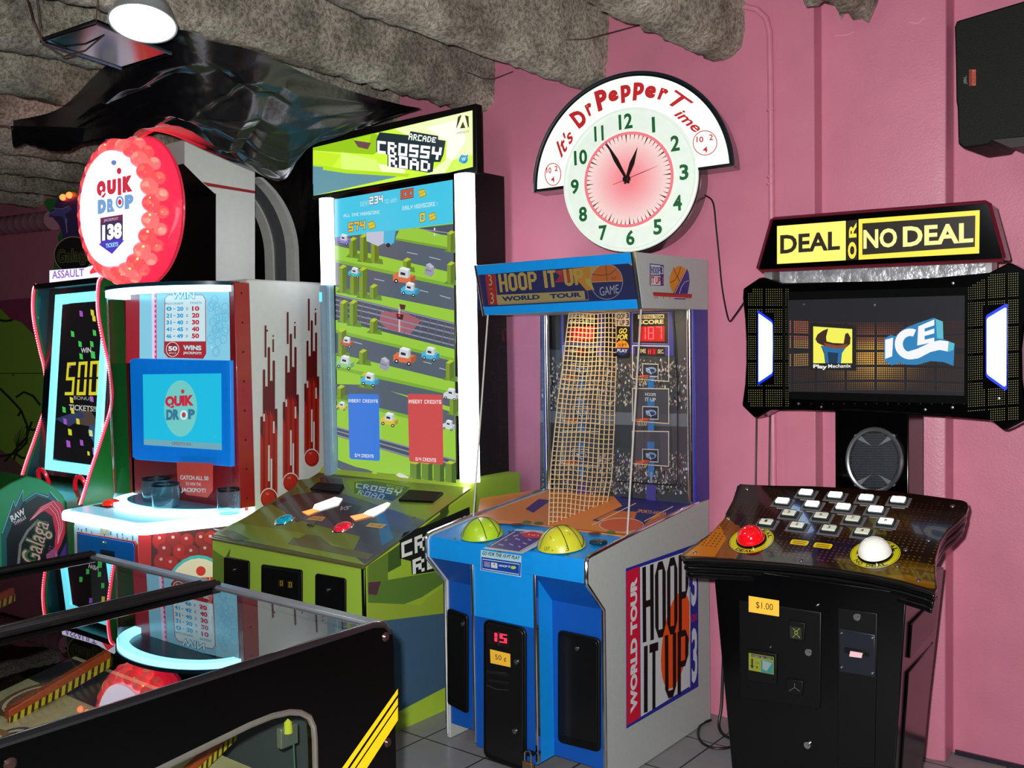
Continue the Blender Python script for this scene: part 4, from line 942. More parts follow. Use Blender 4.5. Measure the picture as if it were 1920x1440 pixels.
for x, y in ((798, 508), (714, 684)):
    g.poly([(x, y), (x+3, y-12), (x+18, y-8), (x+18, y+6), (x+12, y+12), (x, y+6)], (156, 158, 176)); g.poly([(x+3, y-12), (x+10, y-15), (x+18, y-8), (x+12, y-4)], (190, 192, 206)); g.line([(x+2, y-2), (x+13, y+1)], 1.4, (96, 100, 120))
def car(x, y, col, s=1.0, dark=None, taxi=False):
    d = tuple(int(v*.78) for v in col)
    g.poly([(x, y), (x+8*s, y-6*s), (x+40*s, y), (x+40*s, y+10*s), (x+33*s, y+16*s), (x, y+11*s)], col, up=False); g.up()
    g.poly([(x+33*s, y+5*s), (x+42*s, y), (x+42*s, y+11*s), (x+33*s, y+16*s)], d, up=False)
    g.poly([(x+10*s, y+3*s), (x+12*s, y-12*s), (x+28*s, y-8*s), (x+28*s, y+6*s)], (214, 220, 224), up=False); g.poly([(x+12*s, y-12*s), (x+18*s, y-16*s), (x+32*s, y-12*s), (x+28*s, y-8*s)], (244, 246, 246), up=False); g.poly([(x+28*s, y-8*s), (x+32*s, y-12*s), (x+32*s, y+2*s), (x+28*s, y+6*s)], (190, 196, 204), up=False); g.up()
    g.poly([(x+14*s, y-6*s), (x+23*s, y-4*s), (x+23*s, y+1*s), (x+14*s, y-1*s)], (36, 40, 50), up=False)
    for wx, wy in ((x+6*s, y+11*s), (x+29*s, y+16*s)): g.ell(wx, wy, 4*s, 4*s, (24, 26, 34), 12, up=False)
    g.up()
    for wx, wy in ((x+6*s, y+11*s), (x+29*s, y+16*s)): g.ell(wx, wy, 1.8*s, 1.8*s, (236, 238, 240), 8, up=False)
    g.up()
car(739, 516, (226, 116, 72)); car(754, 541, (72, 184, 226), .8); car(655, 510, (70, 190, 200), .6); car(640, 640, (196, 100, 70), .6); car(740, 666, (226, 116, 72)); car(793, 662, (72, 184, 226), .8)
car(633, 678, (150, 210, 140), .8); car(679, 710, (72, 184, 226), .8); car(834, 738, (214, 220, 224), .7); car(716, 785, (226, 200, 60), .8); car(832, 796, (210, 220, 222), .6); car(635, 448, (150, 140, 220), .6); car(634, 760, (222, 206, 80), .5)
g.poly([(690, 436), (724, 434), (723, 456), (712, 462), (690, 452)], (196, 204, 222)); g.poly([(723, 434), (745, 431), (742, 455), (734, 461), (722, 456)], (70, 188, 226)); g.ell(731, 460, 4, 4, (24, 26, 34)); g.poly([(745, 890), (752, 886), (770, 894), (764, 901)], (230, 220, 220))
for k in range(4):
    x = 772+k*22; g.poly([(x, 893+k*3), (x, 868), (x+12, 870), (x+12, 900+k*2)], (110, 140, 50), up=False); g.poly([(x+12, 900+k*2), (x+12, 870), (x+20, 866), (x+20, 905)], (70, 100, 30), up=False); g.poly([(x, 868), (x+8, 863), (x+20, 866), (x+12, 870)], (190, 206, 50), up=False)
g.up()
for y in (430, 440): g.ell(818, y, 1.5, 3, (230, 226, 226), 8)
g.line([(752, 576), (752, 622)], 3, (214, 190, 190)); g.poly([(746, 588), (760, 590), (758, 600), (748, 598)], (70, 30, 30)); g.poly([(752, 570), (764, 572), (762, 581), (754, 580)], (90, 40, 40)); g.ell(752, 592, 2, 2, (255, 70, 70))
# score text
SK = (206, 240, 246)
g.pix('BEAT', [(679, 379), (695, 376), (695, 385), (679, 388)], (160, 226, 240)); g.pix('234', [(696, 370), (721, 366), (721, 380), (696, 384)], (60, 80, 90), grow=.35); g.pix('234', [(696, 370), (721, 366), (721, 380), (696, 384)], (246, 250, 250), grow=.06)
g.pix('TO WIN', [(724, 375), (747, 371), (747, 379), (724, 383)], (160, 226, 240)); g.pix('100', [(755, 358), (778, 354), (778, 370), (755, 374)], (70, 20, 16), grow=.4); g.pix('100', [(755, 358), (778, 354), (778, 370), (755, 374)], (236, 90, 50), grow=.1)
def ticket(x, y): g.poly([(x, y-6), (x+12, y-10), (x+17, y+3), (x+4, y+8)], (150, 150, 40)); g.poly([(x+1, y-5), (x+12, y-8), (x+15, y+2), (x+4, y+6)], (226, 206, 60)); g.line([(x+3, y+1), (x+13, y-4)], .8, (150, 140, 40))
ticket(787, 364); ticket(692, 424); ticket(806, 408)
g.pix('ALL TIME HIGHSCORE', [(648, 402), (715, 395), (715, 401), (648, 408)], SK); g.pix('DAILY HIGHSCORE :', [(758, 387), (824, 378), (824, 386), (758, 395)], SK)
g.pix('574', [(657, 419), (688, 414), (688, 430), (657, 435)], (80, 50, 10), grow=.35); g.pix('574', [(657, 419), (688, 414), (688, 430), (657, 435)], (250, 196, 50), grow=.08); g.pix('0', [(791, 401), (800, 399), (800, 415), (791, 417)], (80, 60, 10), grow=.35); g.pix('0', [(791, 401), (800, 399), (800, 415), (791, 417)], (240, 214, 60), grow=.08)
for q, c in (((656, 738, 714, 739, 716, 864, 659, 860), (58, 126, 226)), ((768, 738, 833, 740, 835, 871, 771, 865), (212, 78, 78))):
    a = [(q[0], q[1]), (q[2], q[3]), (q[4], q[5]), (q[6], q[7])]
    pts = []
    for i in range(4):
        p = Vector(a[i]); n0 = Vector(a[i-1]); n1 = Vector(a[(i+1) % 4]); pts += [tuple(p+(n0-p).normalized()*4), tuple(p+(n0-p).normalized()*1+(n1-p).normalized()*1), tuple(p+(n1-p).normalized()*4)]
    g.poly(pts, c)
g.pix('INSERT CREDITS', [(657, 748), (712, 749), (712, 755), (657, 754)], (236, 240, 246)); g.pix('0/4 CREDITS', [(669, 850), (704, 852), (704, 858), (669, 856)], (236, 240, 246))
g.pix('INSERT CREDITS', [(770, 749), (831, 750), (831, 757), (770, 756)], (250, 236, 236)); g.pix('0/4 CREDITS', [(783, 857), (821, 859), (821, 866), (783, 863)], (250, 236, 236))
g.build('screen_picture', kp, emit=.9, rough=.08)
# light tubes either side
TL = mat('lit_tube', (250, 250, 255), .3, emit=5, ecol=(246, 246, 255)); DT = mat('clear_blue_plastic', (120, 150, 170), .12, coat=.7, emit=.10, ecol=(120, 160, 190))
def tubepx(x0, x1_, yt, yb, name, m, Y=3.07):
    a = at((x0+x1_)/2, yt, 'Y', Y); b = at((x0+x1_)/2, yb, 'Y', Y); r = (at(x1_, (yt+yb)/2, 'Y', Y)-at(x0, (yt+yb)/2, 'Y', Y)).length/2
    pts = [(a.x-r, Y+.03), (a.x-r, Y), (a.x-r*.7, Y-.018), (a.x, Y-.024), (a.x+r*.7, Y-.018), (a.x+r, Y), (a.x+r, Y+.03)]
    return MB().prism([(x, y, b.z) for x, y in pts], (0, 0, a.z-b.z)).build(name, m, kp)
tubepx(601, 619, 372, 535, 'light_tube', TL); tubepx(601, 619, 548, 566, 'tube_coupler', mat('cyan_lit_plastic', (80, 200, 240), .3, emit=1.2, ecol=(90, 205, 245))); tubepx(602, 620, 535, 893, 'tube_cover', DT)
tubepx(853, 881, 326, 903, 'light_tube', TL)
# control deck print
DP0 = Vector((-3, 2.455, .6845)); DN = Vector((0, -(.906-.684), .62)).normalized()
g = artpl(DP0, DN)
g.poly([(399, 1002), (605, 894), (886, 913), (684, 1060)], (112, 128, 44))
g.poly([(399, 1002), (440, 980), (560, 998), (684, 1040), (684, 1060)], (126, 150, 46)); g.poly([(508, 945), (605, 894), (660, 900), (640, 925), (560, 975)], (62, 46, 44)); g.poly([(520, 948), (540, 938), (572, 975), (556, 980)], (70, 86, 84))
g.poly([(640, 895), (886, 913), (800, 975), (700, 945), (650, 925)], (118, 138, 44)); g.poly([(560, 975), (640, 925), (700, 945), (800, 978), (740, 1020), (650, 1000)], (72, 78, 92)); g.poly([(690, 975), (760, 985), (740, 1020), (684, 1058), (660, 1040)], (66, 74, 86)); g.poly([(704, 962), (722, 964), (738, 1010), (716, 1024)], (40, 106, 160)); g.poly([(600, 960), (640, 940), (680, 950), (640, 1000)], (48, 50, 60))
g.poly([(560, 900), (600, 896), (600, 920), (545, 930)], (86, 104, 40)); g.poly([(560, 1010), (575, 1002), (600, 1006), (620, 1022), (606, 1030)], (92, 96, 50)); g.poly([(400, 992), (440, 996), (470, 1012), (440, 1014)], (96, 100, 52)); g.poly([(550, 1008), (700, 1040), (690, 1050), (540, 1020)], (96, 100, 62))
g.poly([(664, 904), (700, 902), (768, 914), (758, 926), (736, 940), (664, 925)], (42, 62, 46)); g.pix('CROSSY', [(668, 906), (755, 919), (748, 930), (667, 915)], (186, 204, 210)); g.pix('ROAD', [(674, 919), (724, 928), (716, 938), (669, 928)], (160, 186, 206)); g.pix('ARCADE', [(726, 908), (758, 914), (755, 919), (724, 913)], (140, 160, 110))
for x, y in ((575, 914), (764, 930), (520, 985), (777, 971)): g.ell(x, y, 2, 1, (40, 44, 20))
g.text('VS', [(640, 950), (660, 949), (655, 957), (636, 958)], (150, 156, 170), .04, .3)
for q, t_ in (([(588, 968), (611, 970), (604, 978), (573, 975)], '$1.00'), ([(694, 981), (726, 984), (716, 992), (685, 988)], '$1.00')):
    g.poly(q, (206, 160, 84)); g.text(t_, [(q[0][0]+3, q[0][1]+2.5), (q[1][0]-6, q[1][1]+2.5), (q[2][0]-4, q[2][1]-2), (q[3][0]+9, q[3][1]-2)], (110, 80, 30))
g.build('deck_print', kp, rough=.22, coat=.2)
g = artpl(DP0+DN*.0035, DN)
g.poly([(590, 946), (628, 932), (642, 935), (634, 947), (600, 957), (586, 955)], (250, 248, 244)); g.poly([(566, 960), (586, 954), (600, 957), (578, 966)], (250, 130, 60)); g.build('lit_window', kp, emit=2.5)
g = artpl(DP0+DN*.0035, DN)
g.poly([(688, 958), (726, 942), (732, 944), (720, 957), (700, 968), (680, 964)], (250, 250, 236)); g.poly([(656, 968), (680, 963), (696, 968), (666, 976)], (250, 130, 70))
g.build('lit_window', kp, emit=2.5)
for q in ([(582, 920), (597, 908), (645, 912), (636, 926)], [(748, 941), (768, 922), (832, 927), (812, 944)]):
    MB().prism([atp(x, y, DP0, DN) for x, y in q], DN*.012).build('ticket_sensor_plate', BLACKP, kp, bevel=.002)
MB().prism([atp(x, y, DP0, DN) for x, y in [(576, 986), (582, 980), (594, 981), (588, 988)]], DN*.010).build('small_sensor', STEEL, kp, bevel=.001)
def button(x, y, R, col, par, p0, n, name='push_button', ecol=None, em=0, h=.018):
    c = atp(x, y, p0, n); U = Vector((1, 0, 0)); V = n.cross(U)
    MB().lathe([(.0001, .004), (R*1.25, .004), (R*1.32, 0)], c, n=32, basis=(U, V, n)).build('button_ring', CHROME, par)
    return MB().lathe([(.0001, h), (R*.5, h*.95), (R*.85, h*.72), (R, h*.4), (R, .003)], c, n=32, basis=(U, V, n)).build(name, mat(name+'_plastic', col, .15, coat=.6, emit=em, ecol=ecol), par)
button(534, 975, .036, (0, 150, 178), kp, DP0, DN, em=.3, ecol=(0, 160, 190)); button(643, 989, .036, (220, 20, 50), kp, DP0, DN, em=.4, ecol=(230, 30, 60))
g = artpl(DP0+DN*.0185, DN, off=.0004); g.text('HIT', [(528, 968), (544, 967), (540, 973), (524, 974)], (10, 90, 110)); g.text('HIT', [(636, 982), (654, 981), (649, 987), (631, 988)], (140, 10, 30)); g.build('button_lettering', kp)
# front face
g = artpx('Y', 2.4615, NY)
g.poly([(399, 1006), (684, 1064), (684, 1200), (399, 1200)], (160, 196, 66)); g.poly([(399, 1030), (420, 1044), (424, 1110), (399, 1110)], (104, 136, 44)); g.poly([(433, 1027), (430, 1045), (424, 1043)], (84, 110, 34)); g.poly([(399, 1006), (684, 1064), (684, 1068), (399, 1009)], (92, 92, 50))
g.build('front_print', kp)
for poly, lk in ((rr(419, 1043, 466, 1150, 9, 12, 4), (439, 1068)), (rr(489, 1058, 565, 1170, 11, 14, 4), None), (rr(590, 1075, 647, 1200, 10, 13, 5), (615, 1106))):
    d_ = panel(poly, 2.452, 'coin_door', kp, BLACKM, .01)
    if lk: lock(lk[0], lk[1], 2.450, d_, .007)
    else:
        g = artpx('Y', 2.4505, NY); g.line([(491, 1062), (561, 1073), (561, 1140)], 1, (40, 40, 42)); g.rect(522, 1087, 533, 1100, (40, 34, 14)); g.rect(539, 1089, 550, 1103, (40, 34, 14)); g.seg('0', [(525, 1089), (531, 1089), (531, 1098), (525, 1098)], (220, 170, 60)); g.seg('0', [(541, 1091), (548, 1092), (548, 1101), (541, 1101)], (220, 170, 60)); g.build('credit_display', d_)
MB().box(KX1-.012, KX1+.001, 2.459, 2.47, .05, .676).build('corner_moulding', BLACKP, kp)
# right side print
g = artpx('X', KX1+.0012, PX)
g.poly([(687, 1064), (888, 918), (905, 1250), (751, 1332), (690, 1360)], (152, 184, 52)); g.poly([(687, 1064), (730, 1033), (727, 1080), (732, 1120), (690, 1140)], (120, 152, 50)); g.poly([(728, 1036), (840, 953), (842, 960), (828, 985), (824, 1000), (790, 1005), (752, 1020), (752, 1060), (724, 1075)], (64, 90, 36))
g.poly([(690, 1060), (728, 1036), (726, 1100), (690, 1120)], (96, 124, 44)); g.poly([(713, 1090), (752, 1083), (830, 1070), (830, 1094), (790, 1120), (740, 1140), (690, 1140), (690, 1110)], (86, 120, 48)); g.poly([(690, 1092), (714, 1090), (706, 1116), (690, 1114)], (84, 50, 60)); g.poly([(690, 1130), (790, 1134), (800, 1122), (830, 1100), (830, 1150), (750, 1166), (690, 1164)], (146, 170, 54))
g.poly([(700, 1166), (830, 1150), (860, 1140), (870, 1270), (751, 1332), (700, 1350)], (62, 92, 118)); g.poly([(825, 954), (843, 943), (829, 990), (824, 1000)], (56, 76, 30))
g.poly([(749, 1012), (757, 999), (800, 985), (880, 950), (885, 1060), (772, 1078), (770, 1052), (749, 1047)], (20, 24, 22))
g.pix('CROSSY', [(752, 1018), (885, 962), (886, 1000), (753, 1046)], (226, 230, 226), grow=.04); g.pix('ROAD', [(773, 1050), (870, 1012), (871, 1046), (774, 1077)], (226, 230, 226), grow=.04)
g.build('side_print', kp)

# ================================================================ ROUND-SIGN BALL DROP CABINET
QX, QL, QR = -4.22, -4.69, -3.75
qp = thing('arcade_cabinet', 'white and red ball drop arcade cabinet with a round red glowing sign on top', 'arcade machine', (QX, 2.75, 0))
WHITE = mat('white_laminate', (206, 208, 206), .4, var=.03); QRED = mat('red_painted_metal', (150, 12, 14), .35, coat=.3); QBLU = mat('blue_door_metal', (12, 112, 204), .4)
CYL = mat('cyan_white_led', (220, 250, 255), .4, emit=5.5, ecol=(150, 232, 255)); LEDW = mat('white_led', (240, 252, 255), .4, emit=5, ecol=(214, 244, 255))
zt = at(440, 521, 'X', QR).z
MB().box(QL+.01, QR, 2.74, 3.22, .0, zt).build('cabinet_body', WHITE, qp, bevel=.012)
for x in (QL, QR-.045):
    p_ = MB().box(x, x+.055, 2.66, 2.745, .775, zt-.02).build('corner_post', QRED, qp, bevel=.004)
    for k in range(8): MB().lathe([(.0001, .003), (.004, .002), (.005, 0)], (x+.055, 2.70, .82+k*.135), 'X', 8).build('post_screw', BLACKM, p_)
# pedestal: front panel between two gumball-print flanks
FX0, FX1, FY = -4.51, -3.952, 2.27
ped = [(FX0, FY), (FX1, FY), (QR-.01, 2.70), (QR-.01, 2.8), (QL+.01, 2.8), (QL+.01, 2.70)]
MB().prism([(x, y, 0) for x, y in ped], (0, 0, .70)).build('pedestal', WHITE, qp, bevel=.002)
zl0 = .722
led = [(-4.60, 2.26), (-4.56, 2.235), (-3.92, 2.235), (-3.87, 2.26), (QR+.015, 2.66), (QR+.015, 2.76), (QL-.015, 2.76), (QL-.015, 2.66)]
MB().prism([(x, y, zl0-.02) for x, y in led], (0, 0, .045)).build('ledge_light', LEDW, qp, bevel=.012, seg=3)
ins = [(-4.57, 2.29), (-4.54, 2.262), (-3.94, 2.262), (-3.90, 2.29), (QR-.01, 2.67), (QL+.01, 2.67)]
MB().prism([(x, y, zl0+.024) for x, y in ins], (0, 0, .006)).build('ledge_top', mat('pale_blue_acrylic', (150, 214, 236), .25, emit=.5, ecol=(150, 225, 250)), qp)
zL = zl0+.03
bp_ = at(208, 948, 'Z', zL)
MB().box(bp_.x-.075, bp_.x+.075, bp_.y-.055, bp_.y+.045, zL, zL+.003).build('button_plate', QRED, qp)
button(209, 947, .042, (210, 30, 20), qp, Vector((0, 0, zL+.003)), Vector((0, 0, 1)), em=.7, ecol=(240, 50, 30), h=.03)
# front panel print
g = artpx('Y', FY-.001, NY)
g.poly([(139, 985), (257, 998), (259, 1130), (142, 1110)], (196, 226, 236))
for x, a, b in ((147, 990, 1000), (153, 992, 1010), (172, 996, 1016), (196, 1000, 1010), (220, 1000, 1023), (239, 1008, 1026), (249, 1004, 1028), (162, 990, 1004), (208, 996, 1012), (230, 1000, 1010)): g.line([(x, a), (x+.5, (a+b)/2-1)], 2.2, (30, 140, 190)); g.line([(x+.5, (a+b)/2+2), (x+1, b)], 1.8, (30, 150, 200))
g.poly([(188, 985), (206, 988), (206, 1003), (188, 1000)], (190, 190, 160)); g.text('$1.00', [(190, 990), (204, 992), (204, 999), (190, 997)], (130, 150, 140))
g.build('front_print', qp)
dr = panel([(144, 997), (250, 1015), (254, 1021), (256, 1130), (146, 1110)], FY-.012, 'service_door', qp, QRED, .012, .002)
dq = panel([(146, 1000), (248, 1018), (251, 1024), (253, 1128), (148, 1108)], FY-.015, 'door_panel', dr, QBLU, .004, .001)
lock(195, 1018, FY-.016, dr, .012)
g = artpx('Y', FY-.0155, NY); g.poly([(188, 1030), (215, 1034), (216, 1060), (188, 1056)], (14, 40, 70)); g.poly([(190, 1036), (213, 1040), (213, 1056), (190, 1052)], (40, 12, 20)); g.seg('00', [(193, 1042), (209, 1044), (209, 1054), (193, 1052)], (170, 30, 30)); g.build('credit_display', dr)
# flank print of red gumballs with a round badge
fa, fb = Vector((FX1, FY, 0)), Vector((QR-.01, 2.70, 0)); FNn = Vector((fb-fa).cross(PZ)).normalized()
FNn = FNn if FNn.x > 0 else -FNn
g = artpl(fa+FNn*.001, FNn)
g.poly([(259, 1002), (460, 972), (460, 1180), (259, 1150)], (70, 16, 18)); rnd = random.Random(5)
for j in range(8):
    for i in range(8):
        x = 300+i*25+(j % 2)*12+rnd.uniform(-4, 4); y = 1012+j*22+rnd.uniform(-3, 3); r = rnd.uniform(13, 17)
        if x+r > 440: continue
        k = rnd.choice((0, 15, 30)); g.ell(x, y, r, r*1.1, (112+k, 22, 24)); g.ell(x-1, y-1, r*.86, r*.96, (140+k, 26, 26)); g.ell(x-2, y-5, 3.2, 3, (206, 150, 150), 10)
g.poly([(259, 1000), (283, 998), (283, 1150), (259, 1150)], (176, 22, 28))
g.ell(372, 1128, 68, 88, (60, 190, 190)); g.ell(372, 1128, 63, 82, (242, 228, 196)); g.ell(376, 1070, 9, 9, (220, 44, 30)); g.text('QUIK', [(330, 1083), (420, 1080), (422, 1120), (330, 1124)], (214, 44, 34), .06); g.text('DROP', [(330, 1128), (420, 1126), (422, 1166), (330, 1168)], (60, 150, 190), .06)
g.build('flank_print', qp)
# side print: falling gumballs
g = artpx('X', QR+.0012, PX); dr1, dr2, dr3 = (96, 16, 18), (140, 24, 20), (176, 40, 22)
def streak(xc, yt, yb, w_):
    n = 7; u = w_/n
    tops = [yt+(0.62, .2, .35, 0, .3, .12, .55)[i]*(yb-yt)*.75 for i in range(n)]
    for i in range(n):
        x0 = xc-w_/2+i*u; y0 = tops[i]
        g.poly([(x0, y0+2), (x0+u*.5, y0), (x0+u, y0+2), (x0+u, yb), (x0, yb)], dr1, up=False)
    g.up()
    for i in range(n):
        x0 = xc-w_/2+i*u; y0 = max(tops[i]+30, yt+(yb-yt)*.42)
        g.poly([(x0, y0), (x0+u, y0+14), (x0+u, yb), (x0, yb)], dr2 if i % 2 else dr3, up=False)
    g.up()
    for i, (a, b) in {1: (.45, .5), 3: (.66, .9), 5: (.5, .58), 4: (.75, .96)}.items(): g.line([(xc-w_/2+(i+.5)*u, yt+(yb-yt)*a), (xc-w_/2+(i+.5)*u, yt+(yb-yt)*b)], u*.7, (206, 206, 202))
    g.line([(xc-w_*.2, yt-40), (xc-w_*.2, yt+20)], 3.4, dr1); g.line([(xc+w_*.25, yt-14), (xc+w_*.25, yt+10)], 3, dr1); g.ell(xc+w_*.25, yt-20, 1.6, 1.8, dr1, 8)
    g.ell(xc, yb+4, w_*.52, w_*.60, (210, 206, 204)); g.ell(xc, yb+5, w_*.48, w_*.56, (160, 28, 24)); g.ell(xc-1, yb+3, w_*.38, w_*.46, (184, 40, 30)); g.ell(xc-3, yb-4, w_*.12, w_*.08, (206, 90, 80))
streak(504, 650, 930, 32); streak(545, 625, 900, 30); streak(584, 600, 854, 28)
g.ell(500, 620, 1.8, 2, dr1); g.build('side_print', qp)
# curved clear window and its light rings
EC, EA, EB = Vector((QX, 2.70, 0)), .455, .30
def el(t, a=EA, b=EB): return EC.x-a*math.cos(t), EC.y-b*math.sin(t)
zb_, zc_ = zL, zt-.045
QACR = glass('curved_acrylic', (232, 246, 250), 1.4, boost=.9)
MB().grid(lambda u, v: (*el(PI*u), zb_+(zc_-zb_)*v), 48, 1).build('curved_window', QACR, qp, recalc=False)
def ringband(z0, z1, a, b, a2, b2, name, m):
    mb = MB(); N_ = 48
    o = [Vector((*el(PI*k/N_, a, b), z0)) for k in range(N_+1)]; i_ = [Vector((*el(PI*k/N_, a2, b2), z0)) for k in range(N_, -1, -1)]
    return mb.prism(o+i_, (0, 0, z1-z0)).build(name, m, qp)
ringband(zc_-.016, zc_+.012, EA+.005, EB+.005, EA-.05, EB-.05, 'top_light_ring', CYL)
MB().prism([Vector((*el(PI*k/48, EA+.012, EB+.012), zc_+.012)) for k in range(49)], (0, 0, .018)).build('top_cap', mat('teal_cap', (20, 60, 76), .3), qp)
ringband(zL+.001, zL+.02, EA+.003, EB+.003, EA-.06, EB-.06, 'bottom_light_ring', CYL)
# inside: back board, pay table, monitor, jars
YI = 2.655
MB().box(QL+.03, QR-.04, 2.66, 2.74, zL, zt-.03).build('inner_board', mat('inner_red', (150, 30, 36), .4), qp)
g = artpx('Y', YI+.004, NY)
g.poly([(236, 541), (430, 541), (432, 678), (236, 681)], (170, 30, 44)); g.poly([(262, 541), (430, 541), (432, 678), (262, 681)], (150, 214, 236))
for k in range(26): g.ring(rnd.uniform(395, 425), rnd.uniform(560, 675), 7, 9, 1.6, (120, 196, 228), 12)
g.poly([(285, 544), (290, 544), (291, 676), (286, 676)], (250, 220, 255)); g.poly([(290, 544), (294, 544), (295, 676), (291, 676)], (230, 60, 120))
for k in range(14): g.poly([(290, 546+k*9.5), (294, 550+k*9.5), (290, 555+k*9.5)], (250, 190, 220), up=False)
g.up()
pl_ = [(310, 560), (316, 553), (380, 553), (386, 561), (387, 663), (382, 672), (316, 670), (309, 661)]
g.poly(pl_, (226, 240, 244)); g.line(pl_, 1.4, (190, 40, 54), closed=True); g.poly([(309, 640), (387, 640), (387, 663), (382, 672), (316, 670), (309, 661)], (186, 34, 46))
g.text('WIN', [(322, 546), (366, 545), (367, 561), (322, 562)], (30, 150, 190), .08); g.text('WIN', [(323, 547), (365, 546), (366, 560), (323, 561)], (236, 250, 252), .02)
g.text('BALLS CAUGHT', [(310, 567), (345, 567), (345, 571), (310, 571)], (30, 120, 160), .01); g.text('TICKETS', [(357, 566), (379, 566), (379, 570), (357, 570)], (30, 120, 160), .01)
for k, (a, b, c) in enumerate((('0', '20', '10'), ('21', '30', '20'), ('31', '40', '30'), ('41', '45', '40'), ('46', '49', '50'))):
    y = 575+k*12.8; g.text(a, [(313, y), (323, y), (323, y+8), (313, y+8)], (40, 160, 214), .04); g.text('-', [(326, y+3.5), (330, y+3.5), (330, y+4.7), (326, y+4.7)], (40, 120, 170), .0); g.text(b, [(333, y), (345, y), (345, y+8), (333, y+8)], (40, 160, 214), .04)
    g.text('=', [(350, y+2), (354, y+2), (354, y+6), (350, y+6)], (40, 90, 130)); g.text(c, [(361, y-1), (375, y-1), (375, y+8), (361, y+8)], (214, 30, 60), .05)
g.ring(325, 655, 12.5, 14, 1.2, (240, 220, 214), 24); g.ell(325, 655, 10.5, 12, (160, 30, 40)); g.text('50', [(317, 649), (334, 649), (334, 658), (317, 658)], (240, 244, 244), .04); g.text('BALLS', [(319, 660), (332, 660), (332, 663.5), (319, 663.5)], (240, 220, 220))
g.text('WINS', [(345, 647), (379, 648), (379, 657), (345, 656)], (206, 236, 240), .04); g.text('JACKPOT!', [(345, 659), (379, 660), (379, 666), (345, 665)], (206, 236, 240), .03)
g.build('pay_table', qp, emit=.95)
mb_ = panel([(243, 676), (250, 672), (431, 676), (434, 875), (256, 862), (248, 857)], YI-.02, 'monitor_bezel', qp, mat('azure_bezel', (10, 120, 214), .35, emit=.35, ecol=(10, 130, 230)), .02, .003)
g = artpx('Y', YI-.0215, NY)
g.poly([(268, 702), (415, 700), (416, 844), (270, 834)], (30, 190, 224)); g.poly([(270, 823), (416, 832), (416, 844), (270, 834)], (120, 170, 184)); g.text('CREDITS 0/4', [(322, 828), (358, 830), (358, 836), (322, 834)], (140, 50, 70))
g.ell(339, 766, 31, 53, (120, 204, 196)); g.ell(343, 734, 3.2, 4, (206, 50, 60))
g.text('QUIK', [(310, 743), (364, 740), (364, 764), (310, 766)], (206, 40, 66), .07); g.text('DR', [(312, 768), (337, 767), (337, 787), (312, 788)], (60, 120, 150), .07); g.ring(345, 778, 7, 9, 2.6, (230, 240, 240)); g.ell(345, 778, 3.4, 4.5, (206, 50, 60)); g.text('P', [(353, 767), (366, 767), (366, 786), (353, 786)], (60, 120, 150), .07)
g.build('monitor_picture', mb_, emit=1.05, rough=.1)
g = artpx('Y', 2.60, NY)
bs = [at(x, y, 'Y', 2.61) for x, y in [(331, 866), (398, 869), (398, 920), (388, 933), (350, 928), (333, 905)]]
sgn = MB().prism(bs, (0, .004, 0)).build('jackpot_card', mat('card_red', (214, 60, 48), .4, emit=.25, ecol=(220, 70, 60)), qp)
g = artpx('Y', 2.609, NY)
g.text('CATCH ALL 50', [(338, 891), (391, 893), (391, 901), (338, 899)], (240, 246, 246), .03); g.text('TO WIN THE', [(348, 904), (377, 905), (377, 911), (348, 910)], (240, 246, 246), .01); g.text('JACKPOT!', [(340, 914), (386, 916), (386, 926), (340, 924)], (240, 246, 246), .03); g.build('card_lettering', sgn, emit=.5)
# jars on the carousel
JG = glass('jar_glass', (200, 232, 240), 1.5, boost=1.3, haze=.05); JR = mat('jar_rim', (22, 34, 40), .3, .3)
def jar(c, R=.062, h=.105, label=''):
    t = thing('collector_jar', label, 'jar', c, 'clear jars inside the curved window')
    MB().lathe([(.0001, .001), (R*.94, .001), (R, .012), (R, h-.02), (R*.93, h-.008), (R*.95, h)], c, n=36).build('jar_wall', JG, t, recalc=False)
    MB().lathe([(R*.93, h-.002), (R*1.03, h-.002), (R*1.03, h+.008), (R*.93, h+.008), (R*.93, h-.002)], c, n=36).build('jar_rim', JR, t)
    return t
j1 = at(312, 935, 'Z', zL+.002)
jar(Vector((at(311, 930, 'Y', 2.50).x, 2.50, zL+.022)), label='clear jar with dark rim in front, nearest of the jars in the curved window')
jar(Vector((at(292, 925, 'Y', 2.585).x+.0, 2.59, zL+.022)), .066, label='clear jar half hidden behind the front jar, left in the curved window')
jar(Vector((at(428, 925, 'Y', 2.56).x-.0, 2.56, zL+.022)), .05, label='clear jar at the right end of the curved window beside the red post')
MB().prism([Vector((*el(PI*k/48, EA-.065, EB-.065), zL+.0205)) for k in range(49)], (0, 0, .0012)).build('carousel_deck', mat('carousel_blue', (120, 206, 232), .2, coat=.3), qp)
# mast behind the round sign
zm = at(405, 300, 'X', -3.99).z
mp_ = [at(x, y, 'X', -3.99) for x, y in ((405, 530), (405, 365), (378, 341), (346, 309), (346, 262), (478, 262), (478, 530))]
mp_ = [Vector((-3.99, p.y, max(zt-.003, p.z))) for p in mp_]
MB().prism(mp_, (-.47, 0, 0)).build('sign_mast', WHITE, qp)
fm_ = [at(x, y, 'X', -3.989) for x, y in ((405, 530), (405, 365), (378, 341), (346, 309))]
for i in range(3):
    p, q = fm_[i].copy(), fm_[i+1].copy(); p.z = max(p.z, zt); ext = (q-p).normalized()*.006; q = q+ext
    MB().loft([p, p+Vector((-.472, 0, 0)), p+Vector((-.472, -.004, 0)), p+Vector((0, -.004, 0))], [q, q+Vector((-.472, 0, 0)), q+Vector((-.472, -.004, 0)), q+Vector((0, -.004, 0))]).build('mast_front', BLACKM, qp)
